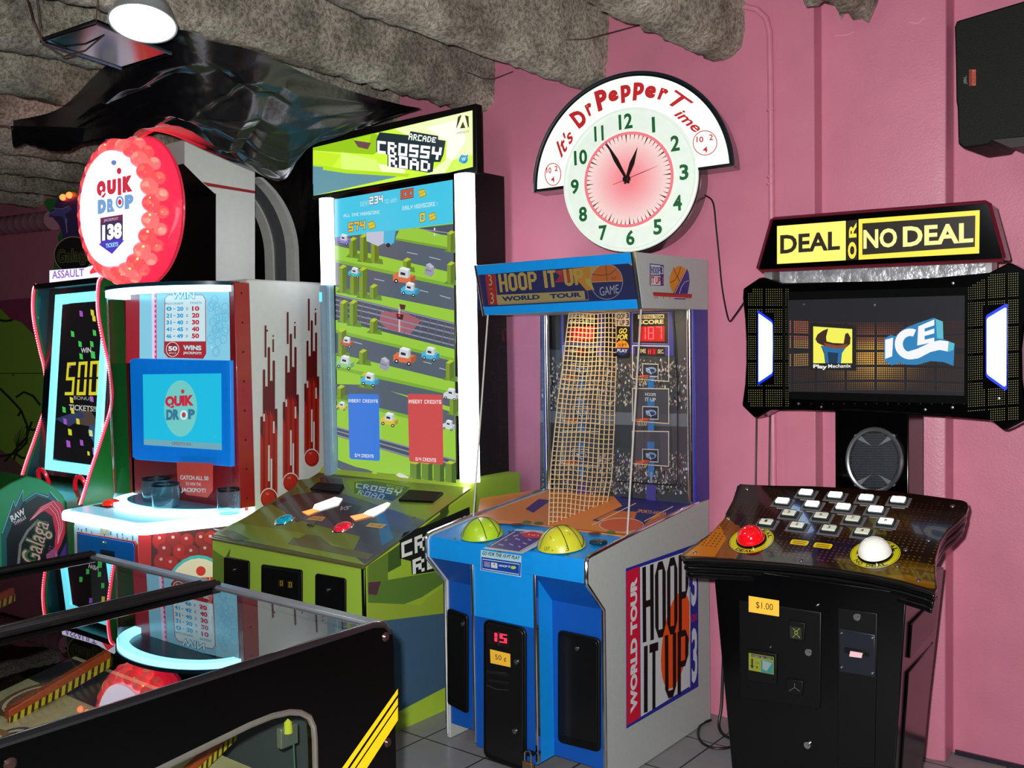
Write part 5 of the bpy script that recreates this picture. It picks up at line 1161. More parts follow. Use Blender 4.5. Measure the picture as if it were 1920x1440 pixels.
g = artpx('X', -3.9885, PX)
g.poly([(379, 341), (478, 358), (478, 363), (389, 349)], (150, 20, 34)); g.build('mast_stripe', qp)
bm_ = MB()
for y in (366, 465): bm_.lathe([(.0001, .012), (.007, .010), (.009, 0)], at(376, y, 'Y', 2.755), 'Y', 10)
for y in (440, 504): q = at(384, y, 'Y', 2.754); bm_.box(q.x-.022, q.x+.002, 2.75, 2.755, q.z-.006, q.z+.012)
bm_.build('mast_fixing', STEEL, qp)
# the drum sign
SY, R = 2.335, .350; dc = at(237, 385, 'Y', SY); DZ = dc.z; dc = Vector((QX, SY, DZ))
sg = MB().lathe([(.01, -.005), (R*.99, -.17), (R*1.0, -.155)], dc, 'Y', 72)
sg.lathe([(.01, -.17), (R*.99, -.17)], dc, 'Y', 72).build('sign_back', mat('sign_dark_back', (20, 10, 14), .4), qp)
SR = mat('glowing_red_shell', (236, 40, 60), .3, emit=1.15, ecol=(255, 44, 70), coat=.4)
MB().lathe([(R*.74, -.05), (R*.99, -.12), (R*.995, -.172)], dc, 'Y', 72).build('sign_shell', SR, qp)
MB().lathe([(R*.75, .004), (R*.86, -.006), (R*.94, -.03), (R*.985, -.07), (R*1.0, -.11), (R*1.0, -.17)], dc, 'Y', 72).build('sign_cover', glass('pink_dome_cover', (255, 214, 214), 1.45, boost=1, glow=.20, gcol=(255, 60, 110), gstr=1.6), qp, recalc=False)
MB().lathe([(.01, .002), (R*.74, .002), (R*.755, -.004), (R*.755, -.02), (R*.75, -.05)], dc, 'Y', 72).build('sign_face', mat('sign_face_lit', (246, 240, 252), .3, emit=1.9, ecol=(246, 236, 255)), qp)
RB = [mat('glowing_gumball', (255, 80, 80), .25, emit=1.15, ecol=(255, 96, 84)), mat('pale_gumball', (255, 110, 104), .25, emit=1.4, ecol=(255, 124, 108))]
gb = MB()
for row, (rr_, yy, n_) in enumerate(((.815, -.040, 24), (.915, -.075, 26))):
    for k in range(n_):
        a = 2*PI*(k+.5*row)/n_; gb.k = (k+row) % 2; gb.sphere(dc+Vector((math.cos(a)*R*rr_, -yy, math.sin(a)*R*rr_)), R*.112 if row == 0 else R*.084, 14, 8)
gbo = gb.build('sign_gumballs', RB, qp); gbo['kind'] = 'stuff'
yl = MB()
for k in range(26):
    a = 2*PI*(k+.25)/26
    if math.cos(a) > -.2: yl.sphere(dc+Vector((math.cos(a)*R*.885, .022, math.sin(a)*R*.875)), .005, 8, 5)
yl.build('sign_bulbs', mat('warm_bulb', (255, 220, 130), .3, emit=7, ecol=(255, 200, 90)), qp)
MB().tube([dc+Vector((math.cos(a)*R*1.0, .165, math.sin(a)*R*1.0)) for a in [2*PI*k/72 for k in range(72)]], .005, 6, closed=True).build('sign_rim', mat('rim_red', (120, 14, 26), .2, coat=.5, emit=.5, ecol=(255, 60, 80)), qp)
g = artpx('Y', SY-.0035, NY, off=.0005); LR, LB = (206, 44, 66), (120, 164, 214)
def QT(t_, x0, y0, x1, y1, c, b, s_=-.10): g.text(t_, [(x0, y0), (x1, y0+(x1-x0)*s_*1.6), (x1, y1+(x1-x0)*s_*1.6), (x0, y1)], c, b)
g.ell(213.6, 305, 5, 5, (110, 130, 200), 12); g.ell(223.5, 320.5, 4.4, 6.2, LR)
QT('Q', 181.5, 340, 199, 373, LR, .13); QT('U', 201, 338, 218, 366, LR, .13); g.line([(224, 334), (224.5, 366)], 7, LR); QT('K', 230, 331, 249, 362, LR, .13)
QT('D', 183.5, 375, 199.6, 402, LB, .13); QT('R', 201, 373, 216, 399, LB, .13); g.ring(225, 379, 8, 12, 4, LB); g.ell(225, 379, 3.6, 5.5, LR); QT('P', 234, 366, 251, 393, LB, .13)
g.poly([(188.5, 408.7), (231, 401.8), (231, 450.6), (234.5, 449.6), (210.4, 476.5), (185, 458), (189, 456)], (84, 62, 190)); g.poly([(188.5, 408.7), (231, 401.8), (231, 412), (188.6, 418)], (120, 44, 84)); g.poly([(188.6, 418), (231, 412), (231, 446), (189, 452)], (64, 52, 90))
QT('JACKPOT', 195, 411, 222, 417.5, (190, 186, 214), .02, -.09); QT('138', 192, 422, 229, 452, (255, 255, 255), .06, -.09); QT('TICKETS', 198.6, 457, 222, 465, (150, 226, 255), .04, -.09)
g.build('sign_lettering', qp, emit=1.0)

# curved white hood behind, near the wall
hd = thing('curved_hood', 'curved grey-white hood rails rising behind the ball drop cabinet against black sheeting', 'hood', (-4.15, 3.33, 0))
def hoodc(x, k):   # vertical then bending towards the room
    n = 16; pts = []
    for i in range(n+1):
        a = i/n*math.radians(62); pts.append((x, 3.33-.42*(1-math.cos(a)), 2.02+.42*math.sin(a)))
    return [(x, 3.33, .02), (x, 3.33, 1.2)]+pts
HW = mat('hood_white', (190, 192, 188), .45)
def ribbon(x0, x1, m, name, dy=0, th=.03):
    A = hoodc(x0, 0); mb = MB()
    for i in range(len(A)-1):
        p, q = A[i], A[i+1]
        mb.box(0, 0, 0, 0, 0, 0) if 0 else mb.loft([(x0, p[1]+dy, p[2]), (x1, p[1]+dy, p[2]), (x1, p[1]+dy+th, p[2]), (x0, p[1]+dy+th, p[2])], [(x0, q[1]+dy, q[2]), (x1, q[1]+dy, q[2]), (x1, q[1]+dy+th, q[2]), (x0, q[1]+dy+th, q[2])])
    return mb.build(name, m, hd)
xa, xb = at(500, 500, 'Y', 3.33).x, at(515, 500, 'Y', 3.33).x; xc, xd = at(540, 500, 'Y', 3.33).x, at(556, 500, 'Y', 3.33).x
ribbon(xa, xb, HW, 'hood_rail', -.012); ribbon(xc, xd, HW, 'hood_rail', -.012); ribbon(xb, xc, mat('hood_grey', (84, 88, 92), .35), 'hood_panel')

# ================================================================ SHOOTER CABINET AT THE FAR LEFT
GX0, GX1 = -5.60, -4.86
gp = thing('arcade_cabinet', 'green space shooter arcade cabinet with pink rope lights and a cyan framed screen, far left', 'arcade machine', ((GX0+GX1)/2, 2.9, 0))
GG = mat('green_laminate', (30, 110, 40), .35, coat=.2); GDK = mat('shooter_dark', (14, 22, 30), .35, coat=.2)
cR = [(195, 520), (189, 530), (187, 565), (190, 600), (200, 650), (209, 690), (214, 735), (212, 765), (200, 805), (187, 845), (175, 880), (163, 920), (155, 945)]
cL = [(80, 532), (66, 537), (58, 560), (58, 590), (64, 630), (75, 700), (82, 740), (83, 765), (77, 810), (66, 850), (48, 885)]
def side_prof(x, crv):
    P_ = [at(px, py, 'X', x) for px, py in crv]; return [(p.y, p.z) for p in P_]
pR = side_prof(GX1, cR)
def mkside(x0, x1, nm):
    poly = [(x0, y, z) for y, z in pR]+[(x0, pR[-1][0]-.02, 0.01), (x0, 3.35, .01), (x0, 3.35, pR[0][1]+.01)]
    return MB().prism(poly, (x1-x0, 0, 0)).build(nm, GG, gp)
mkside(GX0, GX0+.02, 'side_panel'); mkside(GX1-.02, GX1, 'side_panel')
zt_ = pR[0][1]; MB().box(GX0+.02, GX1-.02, 2.62, 3.33, zt_-.03, zt_).build('top_panel', GDK, gp)
MB().box(GX0+.02, GX1-.02, 2.82, 3.33, .02, zt_-.03).build('cabinet_body', GDK, gp)
lp_ = [(y+.014, z) for y, z in pR[1:-1]]; MB().prism([(GX0+.0205, y, z) for y, z in lp_]+[(GX0+.0205, 2.9, lp_[-1][1]), (GX0+.0205, 2.9, lp_[0][1])], (.003, 0, 0)).build('side_liner', mat('teal_liner', (10, 60, 70), .3, coat=.3), gp)
ROPE = mat('pink_rope_light', (255, 90, 110), .3, emit=1.3, ecol=(255, 40, 80)); BEAD = mat('rope_bead', (255, 200, 200), .3, emit=4, ecol=(255, 170, 180))
for x, nm in ((GX0+.01, 'rope_light'), (GX1-.01, 'rope_light')):
    P_ = [Vector((x, y-.008, z)) for y, z in pR]
    cs = [cr(P_, k/120) for k in range(121)]; ro = MB().tube(cs, .009, 8).build(nm, ROPE, gp)
    bb = MB()
    for k in range(0, 121): bb.sphere(cs[k]+Vector((.004, -.007, 0)), .0036, 6, 4)
    b_ = bb.build('light_beads', BEAD, ro); b_['kind'] = 'stuff'
# screen with lit frame
ma = [(105, 553), (215, 534), (212, 898), (85, 880)]
SA = [at(105, 553, 'X', GX0+.13), at(85, 880, 'X', GX0+.13)]
yA, zA, yB, zB = SA[0].y, SA[0].z, SA[1].y, SA[1].z
MN = Vector((0, zB-zA, yA-yB)).normalized()
ms0 = Vector((GX0+.03, yA, zA)); 
fx0, fx1 = GX0+.13, GX1-.025
dn = Vector((0, yB-yA, zB-zA)).normalized()
def MP(x, d, o=0): p = Vector((x, yA, zA))+dn*d+MN*o; return p
H_ = math.hypot(yB-yA, zB-zA)
MB().loft([MP(GX0+.02, -.1, -.03), MP(GX1-.02, -.1, -.03), MP(GX1-.02, H_+.03, -.03), MP(GX0+.02, H_+.03, -.03)], [MP(GX0+.02, -.1, -.012), MP(GX1-.02, -.1, -.012), MP(GX1-.02, H_+.03, -.012), MP(GX0+.02, H_+.03, -.012)]).build('screen_surround', GDK, gp)
CY = mat('cyan_frame_light', (170, 245, 255), .4, emit=2.2, ecol=(96, 222, 240)); fm = MB(); W_ = .055
for a, b, c, d in ((fx0, fx1, 0, W_), (fx0, fx1, H_-W_, H_), (fx0, fx0+W_, W_, H_-W_), (fx1-W_, fx1, W_, H_-W_)):
    fm.loft([MP(a, c, -.012), MP(b, c, -.012), MP(b, d, -.012), MP(a, d, -.012)], [MP(a, c, .004), MP(b, c, .004), MP(b, d, .004), MP(a, d, .004)])
fm.build('lit_frame', CY, gp)
g = artpl(MP(fx0, 0, .001), MN)
g.poly([(117, 572), (190, 557), (190, 875), (100, 860)], (8, 10, 14)); g.poly([(150, 770), (170, 770), (190, 800), (190, 852), (180, 850), (170, 800), (125, 790)], (80, 66, 60)); g.poly([(170, 795), (190, 812), (190, 850), (186, 848), (165, 810)], (60, 80, 130))
g.poly([(104, 785), (150, 770), (160, 780), (130, 800)], (50, 60, 100))
for x, y, c, s_ in ((152, 588, 0, 1), (173, 586, 1, 1), (176, 597, 1, 1), (136, 626, 2, 1), (177, 624, 2, 1), (150, 645, 2, 1), (172, 645, 2, 1), (152, 668, 2, 1), (174, 665, 2, 1.3), (120, 768, 2, 1), (136, 770, 1, 1), (122, 790, 0, 1), (146, 790, 1, 1), (131, 810, 1, 1.1), (170, 812, 3, 1.1), (128, 832, 0, 1.2), (153, 830, 0, 1), (177, 846, 0, 1.2), (166, 850, 1, .7), (134, 750, 1, 1), (172, 748, 0, 1), (130, 685, 0, .8)):
    cl = ((170, 90, 206), (222, 220, 60), (70, 206, 90), (206, 236, 140))[c]; g.poly([(x-3*s_, y-6*s_), (x+3*s_, y-4*s_), (x+4*s_, y+6*s_), (x-2*s_, y+5*s_)], cl, up=False)
g.up()
g.text('WIN', [(152, 653), (171, 651), (171, 661), (152, 662)], (206, 206, 206), .02); g.seg('500', [(124, 680), (190, 676), (187, 741), (119, 741)], (228, 216, 50), .19); g.text('BONUS', [(139, 742), (173, 745), (172, 751), (139, 749)], (170, 170, 170), .0); g.text('TICKETS!!', [(130, 758), (181, 762), (181, 772), (129, 769)], (196, 196, 186), .02)
g.build('screen_picture', gp, emit=.85, rough=.12)
# cut-out marquee board
YM = 2.70
mqp = [(92, 530), (92, 512), (101, 504), (101, 480), (104, 462), (110, 458), (108, 445), (116, 430), (110, 415), (100, 400), (88, 392), (82, 380), (88, 372), (104, 372), (112, 362), (128, 355), (150, 360), (170, 420), (200, 500), (205, 520)]
MB().prism([at(x, y, 'Y', YM) for x, y in mqp], (0, .02, 0)).build('marquee_board', GG, gp)
g = artpx('Y', YM-.0008, NY)
g.poly([(112, 460), (118, 440), (110, 420), (100, 408), (92, 400), (100, 392), (108, 372), (120, 366), (150, 370), (160, 480)], (62, 44, 96)); g.poly([(88, 403), (104, 396), (100, 390), (116, 392), (130, 386), (136, 392), (122, 402), (128, 412), (124, 425), (118, 406), (104, 405)], (76, 84, 150)); g.line([(88, 403), (104, 396), (100, 390), (116, 392), (130, 386)], 1, (150, 160, 210)); g.line([(124, 410), (126, 436)], 1, (190, 200, 236))
g.ell(138, 478, 36, 34, (30, 26, 24)); g.ring(138, 478, 37, 35, 1.8, (170, 150, 130)); g.text('Galaga', [(106, 468), (170, 462), (172, 496), (108, 502)], (90, 104, 60), .05); g.text('Galaga', [(107, 469), (169, 463), (171, 494), (109, 500)], (36, 44, 24), .0)
g.build('marquee_print', gp)
g = artpx('Y', YM-.0012, NY)
g.poly([(93, 507), (160, 502), (190, 492), (205, 512), (204, 520), (93, 531)], (214, 214, 240)); g.poly([(168, 510), (178, 496), (192, 508), (170, 514)], (220, 50, 60)); g.text('ASSAULT', [(98, 508), (158, 503), (158, 518), (98, 523)], (130, 84, 160), .02); g.poly([(110, 530), (204, 518), (204, 524), (112, 533)], (170, 220, 120))
g.build('lit_strip', gp, emit=1.5)
MB().sphere(at(118, 370, 'Y', YM-.01), .018, 12, 8).sphere(at(130, 366, 'Y', YM-.01), .018, 12, 8).build('red_lamp', mat('red_lamp_lit', (255, 90, 50), .3, emit=6, ecol=(255, 80, 40)), gp)
# control shelf, handles and the round-topped pedestal
MB().prism([(GX0+.02, y, z) for y, z in [(2.80, .83), (2.42, .74), (2.42, .02), (2.80, .02)]], (GX1-GX0-.04, 0, 0)).build('control_shelf', mat('shelf_green', (36, 74, 40), .3, coat=.3), gp)
HR = mat('red_handle', (220, 20, 40), .25, coat=.5, emit=.35, ecol=(240, 20, 50))
for x, y, rr_, rz, hx in ((82, 900, .055, .4, -5.42), (152, 918, .06, .9, -5.0)):
    c = at(x, y, 'X', hx); MB().tube([c+Vector((math.cos(a)*rr_*.8, -.02*math.sin(a), math.sin(a)*rr_*1.15+math.cos(a)*rz*.03)) for a in [2*PI*k/32 for k in range(32)]], .011, 8, closed=True).build('gun_handle', HR, gp, )
XP = -4.90
pp = [(-20, 1240), (-20, 930), (20, 905), (50, 892), (75, 897), (100, 912), (118, 930), (128, 948), (136, 985), (140, 1040), (140, 1100), (140, 1240)]
pq = [at(x, y, 'X', XP) for x, y in pp]
pq = [Vector((XP, p.y, max(.02, p.z))) for p in pq]; pq = [Vector((XP, pq[1].y-.25, .02)), Vector((XP, pq[1].y-.25, pq[1].z-.06))]+pq[1:-1]+[Vector((XP, pq[-1].y, .02))]
MB().prism(pq, (-.5, 0, 0)).build('seat_pedestal', GG, gp, bevel=.004)
g = artpx('X', XP+.001, PX)
g.poly([(-20, 1100), (-20, 935), (20, 908), (50, 895), (75, 899), (100, 914), (117, 932), (128, 950), (136, 985), (140, 1100)], (30, 140, 84));
g.poly([(4, 1100), (2, 1000), (15, 965), (24, 935), (28, 948), (42, 915), (42, 938), (66, 922), (90, 928), (92, 922), (110, 940), (124, 960), (134, 1000), (136, 1100)], (24, 84, 90)); g.poly([(14, 1100), (12, 1010), (22, 985), (30, 955), (34, 960), (46, 935), (48, 944), (70, 930), (92, 936), (112, 950), (126, 975), (130, 1030), (132, 1100)], (6, 12, 22)); g.line([(4, 1000), (16, 966), (25, 938), (29, 950), (43, 918), (43, 940), (67, 924), (90, 932), (94, 922), (110, 940)], 1.4, (120, 190, 200))
g.poly([(55, 975), (75, 950), (100, 938), (116, 944), (123, 965), (122, 1000), (114, 1022), (100, 1050), (104, 1000), (98, 968), (84, 958), (66, 966)], (196, 36, 64)); 
for k in range(3): g.line([(56+k*3, 976-k*2), (80, 950+k*3), (100-k*4, 940+k*5), (112-k*4, 955+k*5), (118-k*4, 985), (108, 1020)], 1.1, (236, 150, 160))
g.line([(34, 1060), (38, 1020), (52, 995), (72, 975)], 5, (120, 120, 110)); g.text('Galaga', [(36, 1050), (60, 966), (104, 985), (84, 1068)], (60, 96, 60), .08); g.text('Galaga', [(38, 1049), (61, 969), (102, 987), (83, 1065)], (206, 150, 146), .0)
g.ring(32, 970, 14, 14, 2, (110, 20, 26)); g.text('RAW', [(18, 968), (44, 952), (48, 963), (22, 979)], (226, 226, 230), .04); g.text('THRILLS', [(24, 979), (47, 966), (49, 972), (27, 985)], (206, 206, 212), .02)
g.poly([(104, 1100), (108, 1050), (122, 1020), (132, 1000), (134, 1100)], (70, 40, 120)); g.poly([(86, 1040), (104, 1026), (108, 1042), (90, 1058)], (180, 90, 130)); g.text('ASSAULT', [(86, 1050), (92, 1022), (106, 1026), (102, 1050)], (120, 50, 100), .02)
g.build('pedestal_print', gp)

# ================================================================ CASE GAME CABINET (RIGHT)
DX = -1.06
dp = thing('arcade_cabinet', 'black button deck arcade cabinet with a wide screen and yellow lit sign, at the right', 'arcade machine', (DX, 3.05, 0))
bt, bb_ = .815, 0.0
fl0, fr0 = at(1337, 1110, 'Y', 2.69).x, at(1700, 1150, 'Y', 2.69).x; fl1, fr1 = at(1368, 1432, 'Y', 2.69).x, at(1676, 1432, 'Y', 2.69).x
k_ = 1.5; flb, frb = fl0+(fl1-fl0)*k_, fr0+(fr1-fr0)*k_
MB().loft([(flb, 2.69, .0), (frb, 2.69, 0), (frb-.02, 3.0, 0), (flb+.02, 3.0, 0)], [(fl0, 2.69, bt), (fr0, 2.69, bt), (fr0, 3.06, bt), (fl0, 3.06, bt)]).build('cabinet_body', mat('black_gloss_laminate', (3, 3, 4), .18, spec=.5), dp, bevel=.003)
MB().box(-1.176, -.938, 3.20, 3.36, .0, 1.40).box(-1.176, -.938, 2.95, 3.22, 0, .78).build('neck', BLACKG, dp, bevel=.003)
# raised panels on the right flank
sp3 = MB()
def flank(y, z): t = z/bt; return Vector((frb+(fr0-frb)*t+.001-(.02*(y-2.69)/.31)*(1-t), y, z))
for y0, y1__, z0, z1 in ((2.74, 3.0, .62, .72), (2.74, 3.0, .22, .58), (2.74, 2.98, .05, .19)):
    q = [flank(y0, z0), flank(y1__, z0+.02), flank(y1__, z1+.02), flank(y0, z1)]; sp3.loft(q, [p+Vector((.006, 0, 0)) for p in q])
sp3.build('flank_panel', BLACKG, dp, bevel=.002)
# deck
D0, D1 = Vector((DX, 2.676, .846)), Vector((DX, 3.042, 1.022)); dv = (D1-D0).normalized(); DNm = Vector((1, 0, 0)).cross(dv).normalized(); DNm = DNm if DNm.z > 0 else -DNm
ol = [(1388, 907), (1400, 908), (1450, 910), (1520, 911), (1600, 915), (1680, 921), (1750, 930), (1806, 938), (1814, 942), (1816, 950), (1812, 962), (1796, 978), (1776, 995), (1762, 1018), (1754, 1048), (1754, 1078), (1757, 1102), (1752, 1110),
      (1738, 1104), (1690, 1090), (1630, 1077), (1560, 1066), (1480, 1057), (1400, 1051), (1330, 1048), (1285, 1047), (1276, 1042), (1282, 1034), (1306, 1018), (1334, 998), (1356, 974), (1370, 948), (1378, 924), (1382, 911)]
od = [atp(x, y, D0, DNm) for x, y in ol]
BR = mat('deck_edge_gloss', (5, 5, 6), .2, coat=.3)
MB().prism([p-DNm*.012 for p in od], DNm*.0118).build('deck_top', mat('deck_smoke', (18, 10, 8), .12, coat=.6), dp, bevel=.002)
cm = sum(od, Vector())/len(od)
for i, (o, sc_) in enumerate(((.0, .992), (.020, .985), (.040, .972))):
    q = [cm+(p-cm)*sc_-DNm*(.012)-Vector((0, 0, o)) for p in od]
    MB().prism(q, (0, 0, -.0165)).build('deck_tier', BR, dp, bevel=.004)
q = [cm+(p-cm)*.93-DNm*.012-Vector((0, 0, .0)) for p in od]; MB().prism(q, (0, 0, -.055)).build('deck_core', BLACKM, dp)

g = artpl(D0, DNm, off=.0006)
cx0, cy0 = 1560, 1000
def shr(s_): return [(cx0+(x-cx0)*s_, cy0+(y-cy0)*s_) for x, y in ol]
g.poly(shr(.99), (26, 12, 8))
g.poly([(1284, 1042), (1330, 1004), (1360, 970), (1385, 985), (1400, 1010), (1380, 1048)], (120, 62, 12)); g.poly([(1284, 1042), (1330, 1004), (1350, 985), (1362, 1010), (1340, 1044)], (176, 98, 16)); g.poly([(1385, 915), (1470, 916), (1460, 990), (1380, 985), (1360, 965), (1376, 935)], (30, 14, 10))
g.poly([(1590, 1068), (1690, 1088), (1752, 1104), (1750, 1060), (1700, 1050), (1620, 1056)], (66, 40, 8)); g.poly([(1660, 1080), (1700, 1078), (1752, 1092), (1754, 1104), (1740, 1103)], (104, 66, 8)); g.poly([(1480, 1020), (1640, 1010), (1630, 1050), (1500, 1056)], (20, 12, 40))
rnd = random.Random(9)
def inside(p):
    q = [((v-D0).dot(UU_), (v-D0).dot(dv)) for v in od]; x, y = (p-D0).dot(UU_), (p-D0).dot(dv); c = False
    for i in range(len(q)):
        (a, b), (e, f) = q[i-1], q[i]
        if (b > y) != (f > y) and x < (e-a)*(y-b)/(f-b)+a: c = not c
    return c
UU_ = Vector((1, 0, 0))
B0 = D0+Vector((0, 0, 0)); UU = Vector((1, 0, 0))
for j in range(26):
    for i in range(64):
        u = -.45+i*.0148; v = .035+j*.0135
        if (i % 10) == 0 or (j % 7) == 0: continue
        p = B0+UU*u+dv*v
        if not inside(p): continue
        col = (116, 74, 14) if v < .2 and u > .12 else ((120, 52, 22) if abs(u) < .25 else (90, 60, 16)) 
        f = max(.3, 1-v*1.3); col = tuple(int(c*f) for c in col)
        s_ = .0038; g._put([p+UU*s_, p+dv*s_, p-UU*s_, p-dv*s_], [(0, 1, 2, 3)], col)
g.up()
for x, y, in ((1409, 1010), (1641, 1036)):
    c = atp(x, y+3, D0, DNm); f = c
    for R_, col in ((.070, (26, 26, 10)), (.068, (196, 186, 26)), (.047, (12, 12, 8))):
        g._put([c+UU*math.cos(a)*R_+dv*math.sin(a)*R_ for a in [2*PI*k/40 for k in range(40)]], [list(range(40))], col); g.up()
    sv = g.P; g.P = lambda a_, b_, c=c: c+UU*a_+dv*b_
    g.ring(0, 0, .0655, .0655, .0012, (60, 60, 10), 40)
    if x < 1500: g.arc('DEAL', 0, 0, .0505, math.radians(58), .0125, (20, 20, 8), .04, wide=1.3); g.arc('DEAL', 0, 0, .0635, math.radians(270), .0125, (20, 20, 8), .04, wide=1.3, flip=True)
    else: g.arc('NO DEAL', 0, 0, .0505, math.radians(85), .0125, (20, 20, 8), .04, wide=1.3); g.arc('NO DEAL', 0, 0, .0635, math.radians(270), .0125, (20, 20, 8), .04, wide=1.3, flip=True)
    g.P = sv
for x, y in ((1499, 1018), (1543, 1024)):
    c = atp(x, y, D0, DNm); sv = g.P; g.P = lambda a_, b_, c=c: c+UU*a_+dv*b_
    g.poly(rrect(-.027, -.012, .027, .012, .006), (222, 196, 20)); 
    for yy in (.004, -.005): g.line([(-.02, yy), (.02, yy)], .0035, (130, 60, 10))
    g.P = sv
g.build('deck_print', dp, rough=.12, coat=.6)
cases = {13: (1512, 928), 14: (1567, 933), 15: (1625, 938), 16: (1685, 942), 9: (1468, 944), 10: (1524, 950), 11: (1582, 955), 12: (1643, 960), 5: (1481, 967), 6: (1541, 972), 7: (1600, 978), 8: (1662, 983), 1: (1438, 984), 2: (1496, 990), 3: (1556, 996), 4: (1618, 1002)}
FRM = mat('button_frame', (110, 104, 108), .35, .3); SLV = mat('button_socket', (16, 34, 34), .3); 
capm = mat('white_button_lit', (255, 255, 255), .3, emit=2.6, ecol=(255, 255, 250)); capd = mat('white_button', (206, 206, 190), .3, coat=.3, emit=.12, ecol=(230, 230, 220))
for n_, (x, y) in cases.items():
    c = atp(x, y, D0, DNm); d = dv
    def bxx(w_, h_, z0, z1): return [c+UU*a*w_+d*b*h_+DNm*z0 for a, b in ((-1, -1), (1, -1), (1, 1), (-1, 1))], [c+UU*a*w_+d*b*h_+DNm*z1 for a, b in ((-1, -1), (1, -1), (1, 1), (-1, 1))]
    f_ = MB().loft(*bxx(.034, .0245, 0, .003)).build('case_button', FRM, dp, bevel=.001)
    h_ = [c+UU*-.010+d*.0245+DNm*.003, c+UU*-.010+d*.030+DNm*.003, c+UU*.010+d*.030+DNm*.003, c+UU*.010+d*.0245+DNm*.003]
    MB().tube(h_, .0014, 5).build('case_handle', FRM, f_)
    MB().loft(*bxx(.0255, .0165, .003, .009)).build('button_socket', SLV, f_)
    lit = n_ >= 9 or n_ == 8
    MB().loft(*bxx(.0200, .0125, .009, .015)).build('button_cap', capm if lit and n_ != 8 else (capd if n_ == 5 else (mat('half_lit_button', (240, 240, 230), .3, emit=.9, ecol=(240, 240, 230)) if n_ == 8 else capd)), f_, bevel=.002)
    g = Art(lambda a, b, c=c: c+UU*a+d*b+DNm*.0155, DNm, off=.0002); g.text(str(n_), [(-.004 if n_ < 10 else -.007, .006), (.004 if n_ < 10 else .007, .006), (.004 if n_ < 10 else .007, -.006), (-.004 if n_ < 10 else -.007, -.006)], (30, 30, 24) if not lit or n_ == 8 else (225, 225, 220), .02); g.build('button_number', f_, emit=0 if not lit or n_ == 8 else .8)
for x, y, col, R_, nm in ((1409, 1010, (226, 10, 26), .043, 'deal_button'), (1641, 1036, (236, 236, 230), .046, 'no_deal_button')):
    c = atp(x, y+3, D0, DNm)
    MB().lathe([(R_*1.08, .0), (R_*1.08, .006), (R_, .008)], c, n=36, basis=(UU, dv, DNm)).build('button_collar', BLACKG, dp)
    MB().sphere(c+DNm*.006, R_, 36, 12, bot=PI/2, basis=(UU, dv, DNm)).build('dome_button', mat(nm, col, .12, coat=.8, emit=.12, ecol=col), dp)
for x, y in ((1401, 917), (1366, 973), (1303, 1036), (1502, 1051), (1786, 949), (1741, 1013), (1722, 1088), (1698, 1031), (1682, 1061)): MB().lathe([(.0001, .004), (.006, .003), (.0075, 0)], atp(x, y, D0, DNm), n=12, basis=(UU, dv, DNm)).build('deck_screw', STEEL, dp)
# front of the cabinet
g = artpx('Y', 2.688, NY)
g.build('x', dp) if 0 else None
price(2.684, [(1404, 1117), (1461, 1126), (1461, 1156), (1404, 1147)], '$1.00', dp)
def mp(poly, y, name, m, t=.01, par=dp, bv=.003): return MB().prism([at(a, b, 'Y', y) for a, b in poly], (0, t, 0)).build(name, m, par, bevel=bv)
tk = mp([(1572, 1178), (1641, 1190), (1641, 1271), (1573, 1260)], 2.683, 'ticket_plate', mat('slate_metal', (34, 40, 48), .35, .4))
mp([(1583, 1214), (1628, 1222), (1628, 1232), (1583, 1224)], 2.679, 'ticket_slot', BLACKM, .006, tk, .001); mp([(1594, 1221), (1617, 1225), (1615, 1234), (1592, 1231)], 2.674, 'paper_ticket', mat('pink_paper', (226, 180, 190), .5), .006, tk, .0005)
for x, y in ((1578, 1187), (1636, 1196), (1578, 1251), (1636, 1262)): lock(x, y, 2.681, tk, .0025)
ll = ((1607, 1157), (1516, 1223), (1514, 1397), (1445, 1213), (1532, 1135))
for i, (x, y) in enumerate(ll): lock(x, y, 2.686, dp, .010 if i < 3 else .003)
mp([(1385, 1125), (1540, 1148), (1538, 1330), (1387, 1308)], 2.686, 'coin_door', BLACKM, .006)
mp([(1570, 1140), (1645, 1150), (1640, 1440), (1570, 1440)], 2.687, 'ticket_door', BLACKM, .005)
bv_ = mp([(1400, 1218), (1456, 1226), (1456, 1285), (1400, 1276)], 2.678, 'bill_validator', BLACKP, .012)
g = artpx('Y', 2.6775, NY); g.poly([(1404, 1224), (1451, 1232), (1451, 1265), (1404, 1256)], (206, 214, 40)); g.poly([(1409, 1226), (1449, 1233), (1449, 1238), (1409, 1231)], (14, 14, 14)); g.text('INSERT BILL HERE', [(1411, 1227.5), (1447, 1234), (1447, 1237), (1411, 1231)], (220, 220, 220), .02)
g.poly([(1427, 1237), (1450, 1241), (1450, 1264), (1427, 1260)], (60, 190, 180)); g.poly([(1430, 1238), (1448, 1243), (1438, 1258), (1430, 1254)], (206, 230, 230)); g.poly([(1409, 1234), (1412, 1235), (1412, 1248), (1414, 1248), (1410.5, 1254), (1407, 1247), (1409, 1247)], (14, 14, 14)); g.text('TAX', [(1416, 1241), (1424, 1242), (1424, 1245), (1416, 1244)], (40, 44, 10)); g.text('X', [(1417, 1248), (1422, 1249), (1422, 1254), (1417, 1253)], (30, 34, 10), .04)
g.build('bill_sticker', bv_, emit=.35)
cm_ = mp([(1478, 1163), (1510, 1168), (1508, 1204), (1478, 1199)], 2.680, 'coin_slot', BLACKP, .01)
